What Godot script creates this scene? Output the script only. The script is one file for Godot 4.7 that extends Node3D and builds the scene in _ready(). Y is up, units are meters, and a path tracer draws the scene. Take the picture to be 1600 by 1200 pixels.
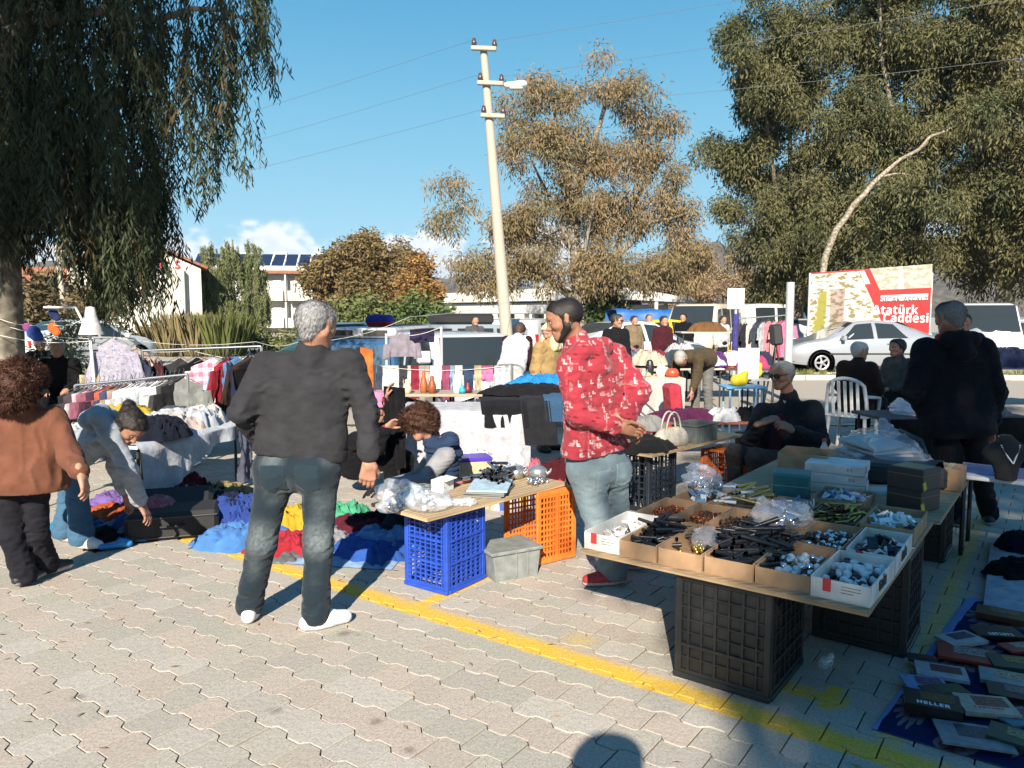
extends Node3D
# A flea market on a paved square in low winter sun: y up, metres, camera at eye height looking along -z.
func _ready() -> void:
	var cam := Camera3D.new()
	cam.name = "camera"
	cam.position = Vector3(0, 1.6, 0)
	cam.rotation = Vector3(-0.0914, 0, 0)
	cam.fov = 54.0
	cam.near = 0.05
	cam.far = 4000.0
	add_child(cam)
	cam.current = true
	make_sky()
	var sun := DirectionalLight3D.new()
	sun.name = "sun"
	sun.light_color = Color(1.0, 0.955, 0.88)
	sun.light_energy = 1.6
	sun.light_angular_distance = 0.5
	sun.shadow_enabled = true
	add_child(sun)
	sun.look_at_from_position(Vector3(-4.8, 23.4, 40.0), Vector3.ZERO)
	var t0 := Time.get_ticks_msec()
	make_ground()
	make_trees()
	make_buildings()
	make_vehicles()
	print("setting ", Time.get_ticks_msec() - t0)
	make_right_stall()
	make_middle_stall()
	make_left_stall()
	make_back_stalls()
	make_people()
	print("goods ", Time.get_ticks_msec() - t0)
	run_jobs()
	print("solids ", Time.get_ticks_msec() - t0)
# ---------------------------------------------------------------- mesh buffer
class MB:
	var v := PackedVector3Array()
	var n := PackedVector3Array()
	var c := PackedColorArray()
	var uv := PackedVector2Array()
	var ix := PackedInt32Array()
	var t := Transform3D()
	var col := Color(1, 1, 1)
	var use_col := false
	var use_uv := false
	func tint(k: Color) -> MB:
		col = k
		use_col = true
		return self
	func at(x: Transform3D) -> MB:
		t = x
		return self
	func vert(p: Vector3, nn: Vector3, w := Vector2.ZERO) -> int:
		v.append(t * p)
		n.append((t.basis * nn).normalized())
		c.append(col)
		uv.append(w)
		return v.size() - 1
	# corners run counter-clockwise seen from outside
	func quad(a: Vector3, b: Vector3, cc: Vector3, d: Vector3) -> void:
		var nn := (cc - a).cross(d - b)
		if nn.length_squared() < 1e-16:
			return
		nn = nn.normalized()
		var k := vert(a, nn, Vector2(0, 1))
		vert(b, nn, Vector2(1, 1))
		vert(cc, nn, Vector2(1, 0))
		vert(d, nn, Vector2(0, 0))
		ix.append_array([k, k + 2, k + 1, k, k + 3, k + 2])
	func tri(a: Vector3, b: Vector3, cc: Vector3) -> void:
		var nn := (b - a).cross(cc - a)
		if nn.length_squared() < 1e-18:
			return
		nn = nn.normalized()
		var k := vert(a, nn)
		vert(b, nn)
		vert(cc, nn)
		ix.append_array([k, k + 2, k + 1])
	# box with chamfered edges
	func box(o: Vector3, s: Vector3, bv := 0.004, bas := Basis()) -> MB:
		var h := s * 0.5
		var q := minf(bv, minf(h.x, minf(h.y, h.z)) * 0.45)
		var keep := t
		t = t * Transform3D(bas, o)
		for ax in 3:
			for sg in [-1.0, 1.0]:
				var e1 := (ax + 1) % 3
				var e2 := (ax + 2) % 3
				var p := []
				for cr in [[-1, -1], [1, -1], [1, 1], [-1, 1]]:
					var w := Vector3.ZERO
					w[ax] = h[ax] * sg
					w[e1] = (h[e1] - q) * cr[0]
					w[e2] = (h[e2] - q) * cr[1]
					p.append(w)
				if sg > 0:
					quad(p[0], p[1], p[2], p[3])
				else:
					quad(p[3], p[2], p[1], p[0])
		if q > 0.0004:
			for ax in 3:
				var e1 := (ax + 1) % 3
				var e2 := (ax + 2) % 3
				for s1 in [-1.0, 1.0]:
					for s2 in [-1.0, 1.0]:
						var a := Vector3.ZERO
						var b := Vector3.ZERO
						a[e1] = h[e1] * s1
						a[e2] = (h[e2] - q) * s2
						b[e1] = (h[e1] - q) * s1
						b[e2] = h[e2] * s2
						var lo := Vector3.ZERO
						lo[ax] = -(h[ax] - q)
						var hi := -lo
						if s1 * s2 > 0:
							quad(a + lo, b + lo, b + hi, a + hi) if false else quad(a + hi, b + hi, b + lo, a + lo)
						else:
							quad(a + lo, b + lo, b + hi, a + hi)
			for sx in [-1.0, 1.0]:
				for sy in [-1.0, 1.0]:
					for sz in [-1.0, 1.0]:
						var a := Vector3(h.x * sx, (h.y - q) * sy, (h.z - q) * sz)
						var b := Vector3((h.x - q) * sx, h.y * sy, (h.z - q) * sz)
						var d := Vector3((h.x - q) * sx, (h.y - q) * sy, h.z * sz)
						if sx * sy * sz > 0:
							tri(a, b, d)
						else:
							tri(b, a, d)
		t = keep
		return self
	func grid_faces(k: int, rows: int, cols: int, wrap: bool, flip := false) -> void:
		var m := cols if wrap else cols - 1
		for r in rows - 1:
			for q in m:
				var a := k + r * cols + q
				var b := k + r * cols + (q + 1) % cols
				var d := a + cols
				var e := b + cols
				if flip:
					ix.append_array([a, b, e, a, e, d])
				else:
					ix.append_array([a, e, b, a, d, e])
	# swept tube with smooth sides
	func tube(p: Array, r, sides := 8, caps := true) -> MB:
		var m := p.size()
		var up := Vector3.UP
		var d0: Vector3 = (p[1] - p[0]).normalized()
		if absf(d0.dot(up)) > 0.9:
			up = Vector3.RIGHT
		var x := d0.cross(up).normalized()
		var k := v.size()
		for i in m:
			var d: Vector3 = (p[mini(i + 1, m - 1)] - p[maxi(i - 1, 0)]).normalized()
			x = (x - d * x.dot(d)).normalized()
			var y := x.cross(d)
			var rr: float = r[i] if r is Array else r
			for q in sides:
				var a := TAU * q / sides
				var nn := x * cos(a) + y * sin(a)
				vert(p[i] + nn * rr, nn, Vector2(float(q) / sides, float(i) / (m - 1)))
		grid_faces(k, m, sides, true, true)
		if caps:
			for e in [0, m - 1]:
				var d: Vector3 = (p[1] - p[0]).normalized() * -1.0 if e == 0 else (p[m - 1] - p[m - 2]).normalized()
				var o := vert(p[e], d)
				var f := v.size()
				for q in sides:
					v.append(v[k + e * sides + q])
					n.append((t.basis * d).normalized())
					c.append(col)
					uv.append(Vector2.ZERO)
				for q in sides:
					if e == 0:
						ix.append_array([o, f + q, f + (q + 1) % sides])
					else:
						ix.append_array([o, f + (q + 1) % sides, f + q])
		return self
	# profile of (radius, height) pairs from bottom to top, turned about y
	func lathe(o: Vector3, prof: Array, sides := 16, sq := Vector2.ONE) -> MB:
		var k := v.size()
		var m := prof.size()
		for i in m:
			var a: Vector2 = prof[maxi(i - 1, 0)]
			var b: Vector2 = prof[mini(i + 1, m - 1)]
			var nr := Vector2(b.y - a.y, -(b.x - a.x)).normalized()
			for q in sides:
				var g := TAU * q / sides
				vert(o + Vector3(prof[i].x * cos(g) * sq.x, prof[i].y, prof[i].x * sin(g) * sq.y), Vector3(nr.x * cos(g), nr.y, nr.x * sin(g)), Vector2(float(q) / sides, float(i) / (m - 1)))
		grid_faces(k, m, sides, true, true)
		return self
	# closed 2D outline (counter-clockwise, x right, y up) pulled along -z/2..z/2
	func extrude(poly: PackedVector2Array, depth: float) -> MB:
		if Geometry2D.is_polygon_clockwise(poly):
			poly = poly.duplicate()
			poly.reverse()
		var tr := Geometry2D.triangulate_polygon(poly)
		var z := depth * 0.5
		for i in range(0, tr.size(), 3):
			var a := poly[tr[i]]
			var b := poly[tr[i + 1]]
			var d := poly[tr[i + 2]]
			if (b - a).cross(d - a) < 0:
				var w := b
				b = d
				d = w
			tri(Vector3(a.x, a.y, z), Vector3(b.x, b.y, z), Vector3(d.x, d.y, z))
			tri(Vector3(a.x, a.y, -z), Vector3(d.x, d.y, -z), Vector3(b.x, b.y, -z))
		for i in poly.size():
			var a := poly[i]
			var b := poly[(i + 1) % poly.size()]
			quad(Vector3(a.x, a.y, z), Vector3(a.x, a.y, -z), Vector3(b.x, b.y, -z), Vector3(b.x, b.y, z))
		return self
	# rows x cols of points; smooth; thick > 0 makes it a solid sheet
	func sheet(p: PackedVector3Array, cols: int, thick := 0.0) -> MB:
		var rows := p.size() / cols
		var nn := PackedVector3Array()
		nn.resize(p.size())
		for r in rows:
			for q in cols:
				var a := p[r * cols + mini(q + 1, cols - 1)] - p[r * cols + maxi(q - 1, 0)]
				var b := p[mini(r + 1, rows - 1) * cols + q] - p[maxi(r - 1, 0) * cols + q]
				nn[r * cols + q] = b.cross(a).normalized()
		var k := v.size()
		for i in p.size():
			vert(p[i], nn[i], Vector2(float(i % cols) / (cols - 1), float(i / cols) / (rows - 1)))
		grid_faces(k, rows, cols, false, true)
		if thick > 0.0:
			var k2 := v.size()
			for i in p.size():
				vert(p[i] - nn[i] * thick, -nn[i], Vector2(float(i % cols) / (cols - 1), float(i / cols) / (rows - 1)))
			grid_faces(k2, rows, cols, false, false)
			var rim := []
			for q in cols:
				rim.append(q)
			for r in range(1, rows):
				rim.append(r * cols + cols - 1)
			for q in range(cols - 2, -1, -1):
				rim.append((rows - 1) * cols + q)
			for r in range(rows - 2, 0, -1):
				rim.append(r * cols)
			for i in rim.size():
				var a: int = rim[i]
				var b: int = rim[(i + 1) % rim.size()]
				ix.append_array([k + a, k2 + a, k + b, k + b, k2 + a, k2 + b])
		return self
	func mesh() -> ArrayMesh:
		var m := ArrayMesh.new()
		var a := []
		a.resize(Mesh.ARRAY_MAX)
		a[Mesh.ARRAY_VERTEX] = v
		a[Mesh.ARRAY_NORMAL] = n
		if use_uv:
			a[Mesh.ARRAY_TEX_UV] = uv
		if use_col:
			a[Mesh.ARRAY_COLOR] = c
		a[Mesh.ARRAY_INDEX] = ix
		m.add_surface_from_arrays(Mesh.PRIMITIVE_TRIANGLES, a)
		return m
# ---------------------------------------------------------------- things and parts
var names := {}
func numbered(called: String) -> String:
	var k: int = names.get(called, 0)
	names[called] = k + 1
	return called if k == 0 else "%s_%03d" % [called, k]
func tag(o: Node, label: String, category := "", group := "", kind := "") -> void:
	if label:
		o.set_meta("label", label)
	if category:
		o.set_meta("category", category)
	if group:
		o.set_meta("group", group)
	if kind:
		o.set_meta("kind", kind)
func thing(called: String, label: String, category: String, pos := Vector3.ZERO, yaw := 0.0, group := "") -> Node3D:
	var o := Node3D.new()
	o.name = numbered(called)
	add_child(o)
	o.position = pos
	o.rotation.y = yaw
	tag(o, label, category, group)
	return o
func part(parent: Node, called: String, mb, m: Material) -> MeshInstance3D:
	var o := MeshInstance3D.new()
	o.name = called
	o.mesh = mb.mesh() if mb is MB else mb
	o.material_override = m
	parent.add_child(o, true)
	return o
func single(called: String, label: String, category: String, mb, m: Material, pos := Vector3.ZERO, yaw := 0.0, group := "") -> MeshInstance3D:
	var o := MeshInstance3D.new()
	o.name = numbered(called)
	o.mesh = mb.mesh() if mb is MB else mb
	o.material_override = m
	add_child(o)
	o.position = pos
	o.rotation.y = yaw
	tag(o, label, category, group)
	return o
func struct(called: String, mb, m: Material, label := "") -> MeshInstance3D:
	var o := single(called, label, "", mb, m)
	o.set_meta("kind", "structure")
	return o
# ---------------------------------------------------------------- materials
var mats := {}
var tex := {}
func lin(r: float, g: float, b: float) -> Color:
	return Color(r, g, b).linear_to_srgb()
func noise_img(size: int, freq: float, sd: int, octaves: int, lo: float, hi: float, kind := FastNoiseLite.TYPE_SIMPLEX_SMOOTH) -> Image:
	var f := FastNoiseLite.new()
	f.seed = sd
	f.frequency = freq
	f.noise_type = kind
	f.fractal_octaves = octaves
	var im := f.get_seamless_image(size, size)
	im.convert(Image.FORMAT_L8)
	var d := im.get_data()
	for i in d.size():
		d[i] = int(255.0 * (lo + (hi - lo) * d[i] / 255.0))
	return Image.create_from_data(size, size, false, Image.FORMAT_L8, d)
func T(called: String) -> Texture2D:
	if tex.has(called):
		return tex[called]
	var im: Image
	match called:
		"mottle":
			im = noise_img(256, 0.012, 3, 4, 0.8, 1.0)
		"grit":
			im = noise_img(512, 0.07, 5, 5, 0.8, 1.04)
		"bump":
			im = noise_img(256, 0.05, 7, 4, 0.0, 1.0)
		"wrinkle":
			im = noise_img(256, 0.018, 9, 3, 0.0, 1.0, FastNoiseLite.TYPE_PERLIN)
		"weave":
			im = Image.create(64, 64, false, Image.FORMAT_L8)
			for y in 64:
				for x in 64:
					var w := 0.5 + 0.25 * sin(x * TAU / 8.0) * (1.0 if (y / 4) % 2 == 0 else -1.0) + 0.2 * sin(y * TAU / 4.0)
					im.set_pixel(x, y, Color(w, w, w))
		"twill":
			im = Image.create(128, 128, false, Image.FORMAT_L8)
			var rg := RandomNumberGenerator.new()
			rg.seed = 4
			for y in 128:
				for x in 128:
					var w := 0.78 + 0.1 * sin((x + y) * TAU / 8.0) + rg.randf_range(-0.12, 0.12)
					im.set_pixel(x, y, Color(w, w, w))
		"wood":
			im = noise_img(256, 0.02, 11, 4, 0.0, 1.0)
			var w2 := Image.create(256, 256, false, Image.FORMAT_L8)
			for y in 256:
				for x in 256:
					var s := im.get_pixel((x / 8) % 256, y).r
					var g := 0.72 + 0.28 * (0.5 + 0.5 * sin(y * TAU / 256.0 * 21.0 + s * 9.0)) * (0.6 + 0.4 * im.get_pixel(x, (y * 3) % 256).r)
					w2.set_pixel(x, y, Color(g, g, g))
			im = w2
		"bark":
			im = noise_img(256, 0.022, 13, 4, 0.3, 1.0)
		"streak":
			im = noise_img(256, 0.03, 17, 4, 0.6, 1.0)
	var r := ImageTexture.create_from_image(im)
	tex[called] = r
	return r
# plain material; more: albedo texture, its scale, bump texture, bump depth in cm, bump scale
func M(c: Color, rough := 0.7, metal := 0.0, at := "", sc := 1.0, bt := "", bd := 0.0, spec := 0.5) -> StandardMaterial3D:
	var key := "%s %s %s %s %s %s %s %s" % [c.to_html(), rough, metal, at, sc, bt, bd, spec]
	if mats.has(key):
		return mats[key]
	var m := StandardMaterial3D.new()
	m.albedo_color = c
	m.roughness = rough
	m.metallic = metal
	m.metallic_specular = spec
	if at or bt:
		m.uv1_triplanar = true
		m.uv1_scale = Vector3.ONE * sc
	if at:
		m.albedo_texture = T(at)
	if bt:
		m.heightmap_enabled = true
		m.heightmap_texture = T(bt)
		m.heightmap_scale = bd
	mats[key] = m
	return m
func cloth(c: Color, shine := 0.25) -> StandardMaterial3D:
	var key := "cloth %s %s" % [c.to_html(), shine]
	if not mats.has(key):
		var m := StandardMaterial3D.new()
		m.albedo_color = Color.from_hsv(c.h, c.s * 0.84, c.v * 0.86)
		m.roughness = 0.92
		m.metallic_specular = 0.25
		m.uv1_triplanar = true
		m.uv1_scale = Vector3.ONE * 2.2
		m.albedo_texture = T("mottle")
		m.heightmap_enabled = true
		m.heightmap_texture = T("wrinkle")
		m.heightmap_scale = 0.9
		m.rim_enabled = true
		m.rim = shine
		m.rim_tint = 0.6
		mats[key] = m
	return mats[key]
func vcol(base: StandardMaterial3D) -> StandardMaterial3D:
	var key := "vc %d" % base.get_instance_id()
	if not mats.has(key):
		var m: StandardMaterial3D = base.duplicate()
		m.vertex_color_use_as_albedo = true
		mats[key] = m
	return mats[key]
func paint(c: Color, rough := 0.25) -> StandardMaterial3D:
	var m := M(c, rough, 0.0, "", 1.0, "", 0.0, 0.5)
	m.clearcoat_enabled = true
	m.clearcoat = 0.8
	m.clearcoat_roughness = 0.06
	return m
func glass(c: Color, alpha: float) -> StandardMaterial3D:
	var key := "glass %s %s" % [c.to_html(), alpha]
	if not mats.has(key):
		var m := StandardMaterial3D.new()
		m.transparency = BaseMaterial3D.TRANSPARENCY_ALPHA
		m.albedo_color = Color(c, alpha)
		m.roughness = 0.05
		m.metallic_specular = 0.6
		mats[key] = m
	return mats[key]
# ---------------------------------------------------------------- smooth solids from tapered capsules (surface nets)
# a program is a list of [op, a, b, ra, rb, blend, flatten axis, flatten]; op 0 adds, 1 cuts by the plane through a with normal b, 2 carves
class Solid:
	var pr := []
	var cell := 0.02
	var amp := 0.0
	var freq := Vector3.ONE
	var sd := 0
	var ridge := false
	var col := Color(1, 1, 1)
	var spots := []      # [centre, radius, colour, strength]
	var band := []       # [below this height, colour]
	var grainy := 0.0
	var rough_cut := false
	var focus := []      # folds gather round these points
	var strand := 0.0    # length of loose hairs standing off the surface
	var flow := Vector3.DOWN
	var curl := 0.3
	func add(a: Vector3, b: Vector3, ra: float, rb: float, k := 0.03, ax := Vector3.ZERO, fl := 0.0) -> Solid:
		pr.append([0, a, b, ra, rb, k, ax, fl])
		return self
	func cut(p: Vector3, nn: Vector3) -> Solid:
		pr.append([1, p, nn.normalized(), 0.0, 0.0, 0.0, Vector3.ZERO, 0.0])
		return self
	func carve(a: Vector3, b: Vector3, ra: float, rb: float, k := 0.01) -> Solid:
		pr.append([2, a, b, ra, rb, k, Vector3.ZERO, 0.0])
		return self
	var A := PackedVector3Array()
	var B := PackedVector3Array()
	var N := PackedVector3Array()
	var IL := PackedFloat32Array()
	var R0 := PackedFloat32Array()
	var R1 := PackedFloat32Array()
	var K := PackedFloat32Array()
	var FL := PackedFloat32Array()
	var OP := PackedInt32Array()
	func one(p: Vector3, i: int) -> float:
		var q := p - A[i]
		if OP[i] == 1:
			return q.dot(B[i])
		var t := clampf(q.dot(B[i]) * IL[i], 0.0, 1.0)
		q -= B[i] * t
		if FL[i] != 0.0:
			q += N[i] * (q.dot(N[i]) * FL[i])
		return q.length() - (R0[i] + R1[i] * t)
	func value(p: Vector3, act: PackedInt32Array) -> float:
		var d := 10.0
		for i in act:
			var q := p - A[i]
			var op := OP[i]
			if op == 1:
				d = maxf(d, q.dot(B[i]))
				continue
			var t := clampf(q.dot(B[i]) * IL[i], 0.0, 1.0)
			q -= B[i] * t
			if FL[i] != 0.0:
				q += N[i] * (q.dot(N[i]) * FL[i])
			var e := q.length() - (R0[i] + R1[i] * t)
			var k := K[i]
			if op == 0:
				var h := maxf(k - absf(d - e), 0.0)
				d = minf(d, e) - h * h / (4.0 * k)
			else:
				e = -e
				var h := maxf(k - absf(d - e), 0.0)
				d = maxf(d, e) + h * h / (4.0 * k)
		return d
	# appends the surface to a mesh buffer
	func into(mb: MB) -> void:
		var lo := Vector3.ONE * 1e9
		var hi := -lo
		var kmax := 0.0
		var fmax := 0.0
		for e in pr:
			OP.append(e[0])
			A.append(e[1])
			if e[0] == 1:
				B.append(e[2])
				IL.append(0)
			else:
				var d: Vector3 = e[2] - e[1]
				B.append(d)
				IL.append(1.0 / maxf(d.length_squared(), 1e-9))
			R0.append(e[3])
			R1.append(e[4] - e[3])
			K.append(maxf(e[5], 1e-4))
			N.append(e[6].normalized() if e[7] != 0.0 else Vector3.ZERO)
			FL.append(e[7])
			kmax = maxf(kmax, e[5])
			fmax = maxf(fmax, e[7])
			if e[0] == 0:
				var r: float = maxf(e[3], e[4]) * (1.0 if e[7] >= 0.0 else 1.0 / (1.0 + e[7]))
				lo = lo.min(e[1] - Vector3.ONE * r).min(e[2] - Vector3.ONE * r)
				hi = hi.max(e[1] + Vector3.ONE * r).max(e[2] + Vector3.ONE * r)
		var mg := cell * 2.0 + amp + kmax * 0.3
		lo -= Vector3.ONE * mg
		hi += Vector3.ONE * mg
		var BS := 5
		var nb := Vector3i(((hi - lo) / (cell * BS)).ceil()) + Vector3i.ONE
		var sx := nb.x * BS
		var sy := nb.y * BS
		var sz := nb.z * BS
		var g := PackedFloat32Array()
		g.resize(sx * sy * sz)
		g.fill(1.0)
		var all := PackedInt32Array(range(pr.size()))
		var live := []
		var planes := PackedInt32Array()
		for i in all:
			if OP[i] == 1 and not rough_cut:
				planes.append(i)
		var rad := cell * BS * 0.87 + cell
		var reach := rad * (1.0 + fmax) + amp + kmax * 0.3
		var fn := FastNoiseLite.new()
		fn.seed = sd
		fn.frequency = 1.0
		fn.fractal_octaves = 2
		for bz in nb.z:
			for by in nb.y:
				for bx in nb.x:
					var ctr := lo + Vector3(bx + 0.5, by + 0.5, bz + 0.5) * (cell * BS)
					var dv := value(ctr, all)
					var far := absf(dv) > reach
					var act := PackedInt32Array()
					if not far:
						var best := 1e9
						var ds := PackedFloat32Array()
						for i in all:
							var e := one(ctr, i)
							ds.append(e)
							if OP[i] == 0:
								best = minf(best, e)
						for i in all:
							if OP[i] == 1 or (OP[i] == 0 and ds[i] < best + 2.0 * reach + kmax) or (OP[i] == 2 and ds[i] < reach + kmax):
								act.append(i)
						live.append(Vector3i(bx, by, bz) * BS)
					elif dv > 0.0:
						continue
					for z in range(bz * BS, bz * BS + BS):
						for y in range(by * BS, by * BS + BS):
							var o := (z * sy + y) * sx + bx * BS
							if far:
								for x in BS:
									g[o + x] = -1.0
								continue
							for x in BS:
								var p := lo + Vector3(bx * BS + x, y, z) * cell
								var d := value(p, act)
								if amp > 0.0 and absf(d) < 3.0 * cell + amp:
									var w := fn.get_noise_3dv(p * freq)
									if ridge:
										w = 1.0 - 2.2 * absf(w)
									if focus.size():
										var near := 0.0
										for q in focus:
											near = maxf(near, exp(-p.distance_squared_to(q) * 48.0))
										w *= 0.15 + 0.9 * near
									for i in planes:
										w *= clampf(absf((p - A[i]).dot(B[i])) * 16.0, 0.0, 1.0)
									d -= amp * w
								g[o + x] = d
		var ids := {}
		var st := [0, 1, sx, sx + 1, sx * sy, sx * sy + 1, sx * sy + sx, sx * sy + sx + 1]
		var EA := PackedInt32Array([0, 2, 4, 6, 0, 1, 4, 5, 0, 1, 2, 3])
		var EB := PackedInt32Array([1, 3, 5, 7, 2, 3, 6, 7, 4, 5, 6, 7])
		var cells := PackedInt32Array()
		var f := PackedFloat32Array()
		f.resize(8)
		var base := mb.v.size()
		for b in live:
			for z in range(b.z, mini(b.z + BS, sz - 1)):
				for y in range(b.y, mini(b.y + BS, sy - 1)):
					for x in range(b.x, mini(b.x + BS, sx - 1)):
						var o := (z * sy + y) * sx + x
						var neg := 0
						for i in 8:
							var w := g[o + st[i]]
							f[i] = w
							if w < 0.0:
								neg += 1
						if neg == 0 or neg == 8:
							continue
						var s := Vector3.ZERO
						var cnt := 0
						for i in 12:
							var fa := f[EA[i]]
							var fb := f[EB[i]]
							if (fa < 0.0) != (fb < 0.0):
								var t := fa / (fa - fb)
								var a := EA[i]
								var pa := Vector3(a & 1, (a >> 1) & 1, a >> 2)
								var a2 := EB[i]
								s += pa.lerp(Vector3(a2 & 1, (a2 >> 1) & 1, a2 >> 2), t)
								cnt += 1
						var p := lo + (Vector3(x, y, z) + s / cnt) * cell
						var nn := Vector3(f[1] + f[3] + f[5] + f[7] - f[0] - f[2] - f[4] - f[6], f[2] + f[3] + f[6] + f[7] - f[0] - f[1] - f[4] - f[5], f[4] + f[5] + f[6] + f[7] - f[0] - f[1] - f[2] - f[3])
						ids[o] = mb.v.size()
						cells.append(o)
						mb.v.append(p)
						mb.n.append(nn.normalized())
						mb.uv.append(Vector2.ZERO)
						var cc := col
						for e in spots:
							var w: float = clampf(1.0 - (p - e[0]).length() / e[1], 0.0, 1.0)
							if w > 0.0:
								w = w * w * (3.0 - 2.0 * w) * e[3] * (0.75 + 0.5 * fn.get_noise_3dv(p * 60.0))
								cc = cc.lerp(e[2], clampf(w, 0.0, 1.0))
						if band.size() and p.y < band[0]:
							cc = band[1]
						if grainy > 0.0:
							cc *= 1.0 + grainy * fn.get_noise_3dv(p * 9.0)
						mb.c.append(cc)
		var dirs := [1, sx, sx * sy]
		for o in cells:
			for ax in 3:
				var fa := g[o]
				var fb := g[o + dirs[ax]]
				if (fa < 0.0) == (fb < 0.0):
					continue
				var u: int = dirs[(ax + 1) % 3]
				var w: int = dirs[(ax + 2) % 3]
				var c1 = ids.get(o - u)
				var c2 = ids.get(o - u - w)
				var c3 = ids.get(o - w)
				if c1 == null or c2 == null or c3 == null:
					continue
				var c0: int = ids[o]
				if fa < 0.0:
					mb.ix.append_array([c0, c2, c1, c0, c3, c2])
				else:
					mb.ix.append_array([c0, c1, c2, c0, c2, c3])
# solids are worked out together at the end, on all cores
var jobs := []
func solid(parent: Node, called: String, parts: Array, m: Material, coloured := false) -> MeshInstance3D:
	var o := MeshInstance3D.new()
	o.name = called
	o.material_override = vcol(m) if coloured else m
	parent.add_child(o, true)
	jobs.append([o, parts, coloured, null])
	return o
func work(i: int) -> void:
	var mb := MB.new()
	mb.use_col = jobs[i][2]
	for s in jobs[i][1]:
		s.into(mb)
		if s.strand > 0.0:
			hairs(mb, s)
	jobs[i][3] = mb
func hairs(mb: MB, s: Solid) -> void:
	var g := RandomNumberGenerator.new()
	g.seed = 17
	for i in mb.v.size():
		for q in 2:
			var n := mb.n[i]
			var r := Vector3(g.randf() - 0.5, g.randf() - 0.5, g.randf() - 0.5) * 2.0
			var d := s.flow - n * s.flow.dot(n) + r * s.curl
			d = (d.normalized() + n * g.randf_range(0.0, 0.3 + s.curl * 0.5)).normalized()
			var x := d.cross(n).normalized() * 0.0022
			var p := mb.v[i] + r * s.cell * 0.6 - n * 0.001
			var k := mb.v.size()
			mb.v.append_array(PackedVector3Array([p - x, p + x, p + d * s.strand * g.randf_range(0.5, 1.3)]))
			mb.n.append_array(PackedVector3Array([n, n, n]))
			mb.uv.append_array(PackedVector2Array([Vector2.ZERO, Vector2.ZERO, Vector2.ZERO]))
			var c := mb.c[i] * g.randf_range(0.5, 1.6)
			mb.c.append_array(PackedColorArray([c, c, c]))
			mb.ix.append_array([k, k + 2, k + 1])
func run_jobs() -> void:
	var id := WorkerThreadPool.add_group_task(work, jobs.size(), -1, true)
	WorkerThreadPool.wait_for_group_task_completion(id)
	for j in jobs:
		if j[3].ix.size():
			j[0].mesh = j[3].mesh()
		else:
			print("empty solid ", j[0].get_path())
	jobs.clear()
# ---------------------------------------------------------------- people
# joints of a standing figure: b = point between the feet, f = facing
func stand(b: Vector3, f: Vector3, hgt: float) -> Dictionary:
	f = f.normalized()
	var r := f.cross(Vector3.UP)
	var s := hgt / 1.72
	var P := func(x: float, y: float, z: float) -> Vector3: return b + (r * x + Vector3.UP * y + f * z) * s
	return {
		"b": b, "f": f, "hf": f, "hu": Vector3.UP, "s": s,
		"head": P.call(0, 1.6, 0.025), "neck": P.call(0, 1.43, -0.01),
		"shL": P.call(-0.18, 1.395, -0.01), "shR": P.call(0.18, 1.395, -0.01),
		"elL": P.call(-0.24, 1.12, -0.03), "elR": P.call(0.24, 1.12, -0.03),
		"wrL": P.call(-0.26, 0.87, 0.03), "wrR": P.call(0.26, 0.87, 0.03),
		"hL": Vector3.DOWN, "hR": Vector3.DOWN, "pnL": r, "pnR": -r,
		"hipL": P.call(-0.09, 0.92, 0), "hipR": P.call(0.09, 0.92, 0),
		"knL": P.call(-0.1, 0.5, 0.015), "knR": P.call(0.1, 0.5, 0.015),
		"anL": P.call(-0.11, 0.085, -0.02), "anR": P.call(0.11, 0.085, -0.02),
		"ftL": (f - r * 0.2).normalized(), "ftR": (f + r * 0.2).normalized(), "curl": 0.55,
	}
func hand_solid(wr: Vector3, h: Vector3, pn: Vector3, side: float, s: float, curl: float, cell: float) -> Solid:
	h = h.normalized()
	pn = (pn - h * pn.dot(h)).normalized()
	var x := h.cross(pn).normalized() * side        # towards the thumb
	var k := Solid.new()
	k.cell = cell
	k.add(wr - h * 0.05 * s, wr + h * 0.015 * s, 0.028 * s, 0.026 * s, 0.02, pn, 0.25)
	for i in 4:
		var o := (1.5 - i) * 0.0205 * s
		var kn := wr + h * (0.088 - absf(1.0 - i) * 0.004) * s + x * o
		k.add(wr + h * 0.012 * s + x * o * 0.6, kn, 0.0165 * s, 0.0125 * s, 0.014)
		var ln: float = [0.072, 0.08, 0.075, 0.058][i] * s
		var c := curl * (0.85 + 0.12 * i)
		var p := kn
		var d := h
		for q in 3:
			var a: float = c * [0.45, 0.75, 0.5][q]
			d = (d * cos(a) + (pn - d * pn.dot(d)).normalized() * sin(a)).normalized()
			var e: Vector3 = p + d * ln * [0.46, 0.31, 0.23][q]
			k.add(p, e, (0.0098 - q * 0.0008) * s, (0.0092 - q * 0.0008) * s, 0.003)
			p = e
	var tb := wr + h * 0.025 * s + x * 0.026 * s
	var tm := tb + (h * 0.7 + x * 0.55 + pn * 0.4).normalized() * 0.045 * s
	var te := tm + (h * 0.9 + x * 0.1 + pn * (0.3 + curl * 0.4)).normalized() * 0.042 * s
	k.add(wr + h * 0.02 * s, tb, 0.017 * s, 0.0155 * s, 0.014)
	k.add(tb, tm, 0.0145 * s, 0.0115 * s, 0.008)
	k.add(tm, te, 0.011 * s, 0.0085 * s, 0.004)
	return k
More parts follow.
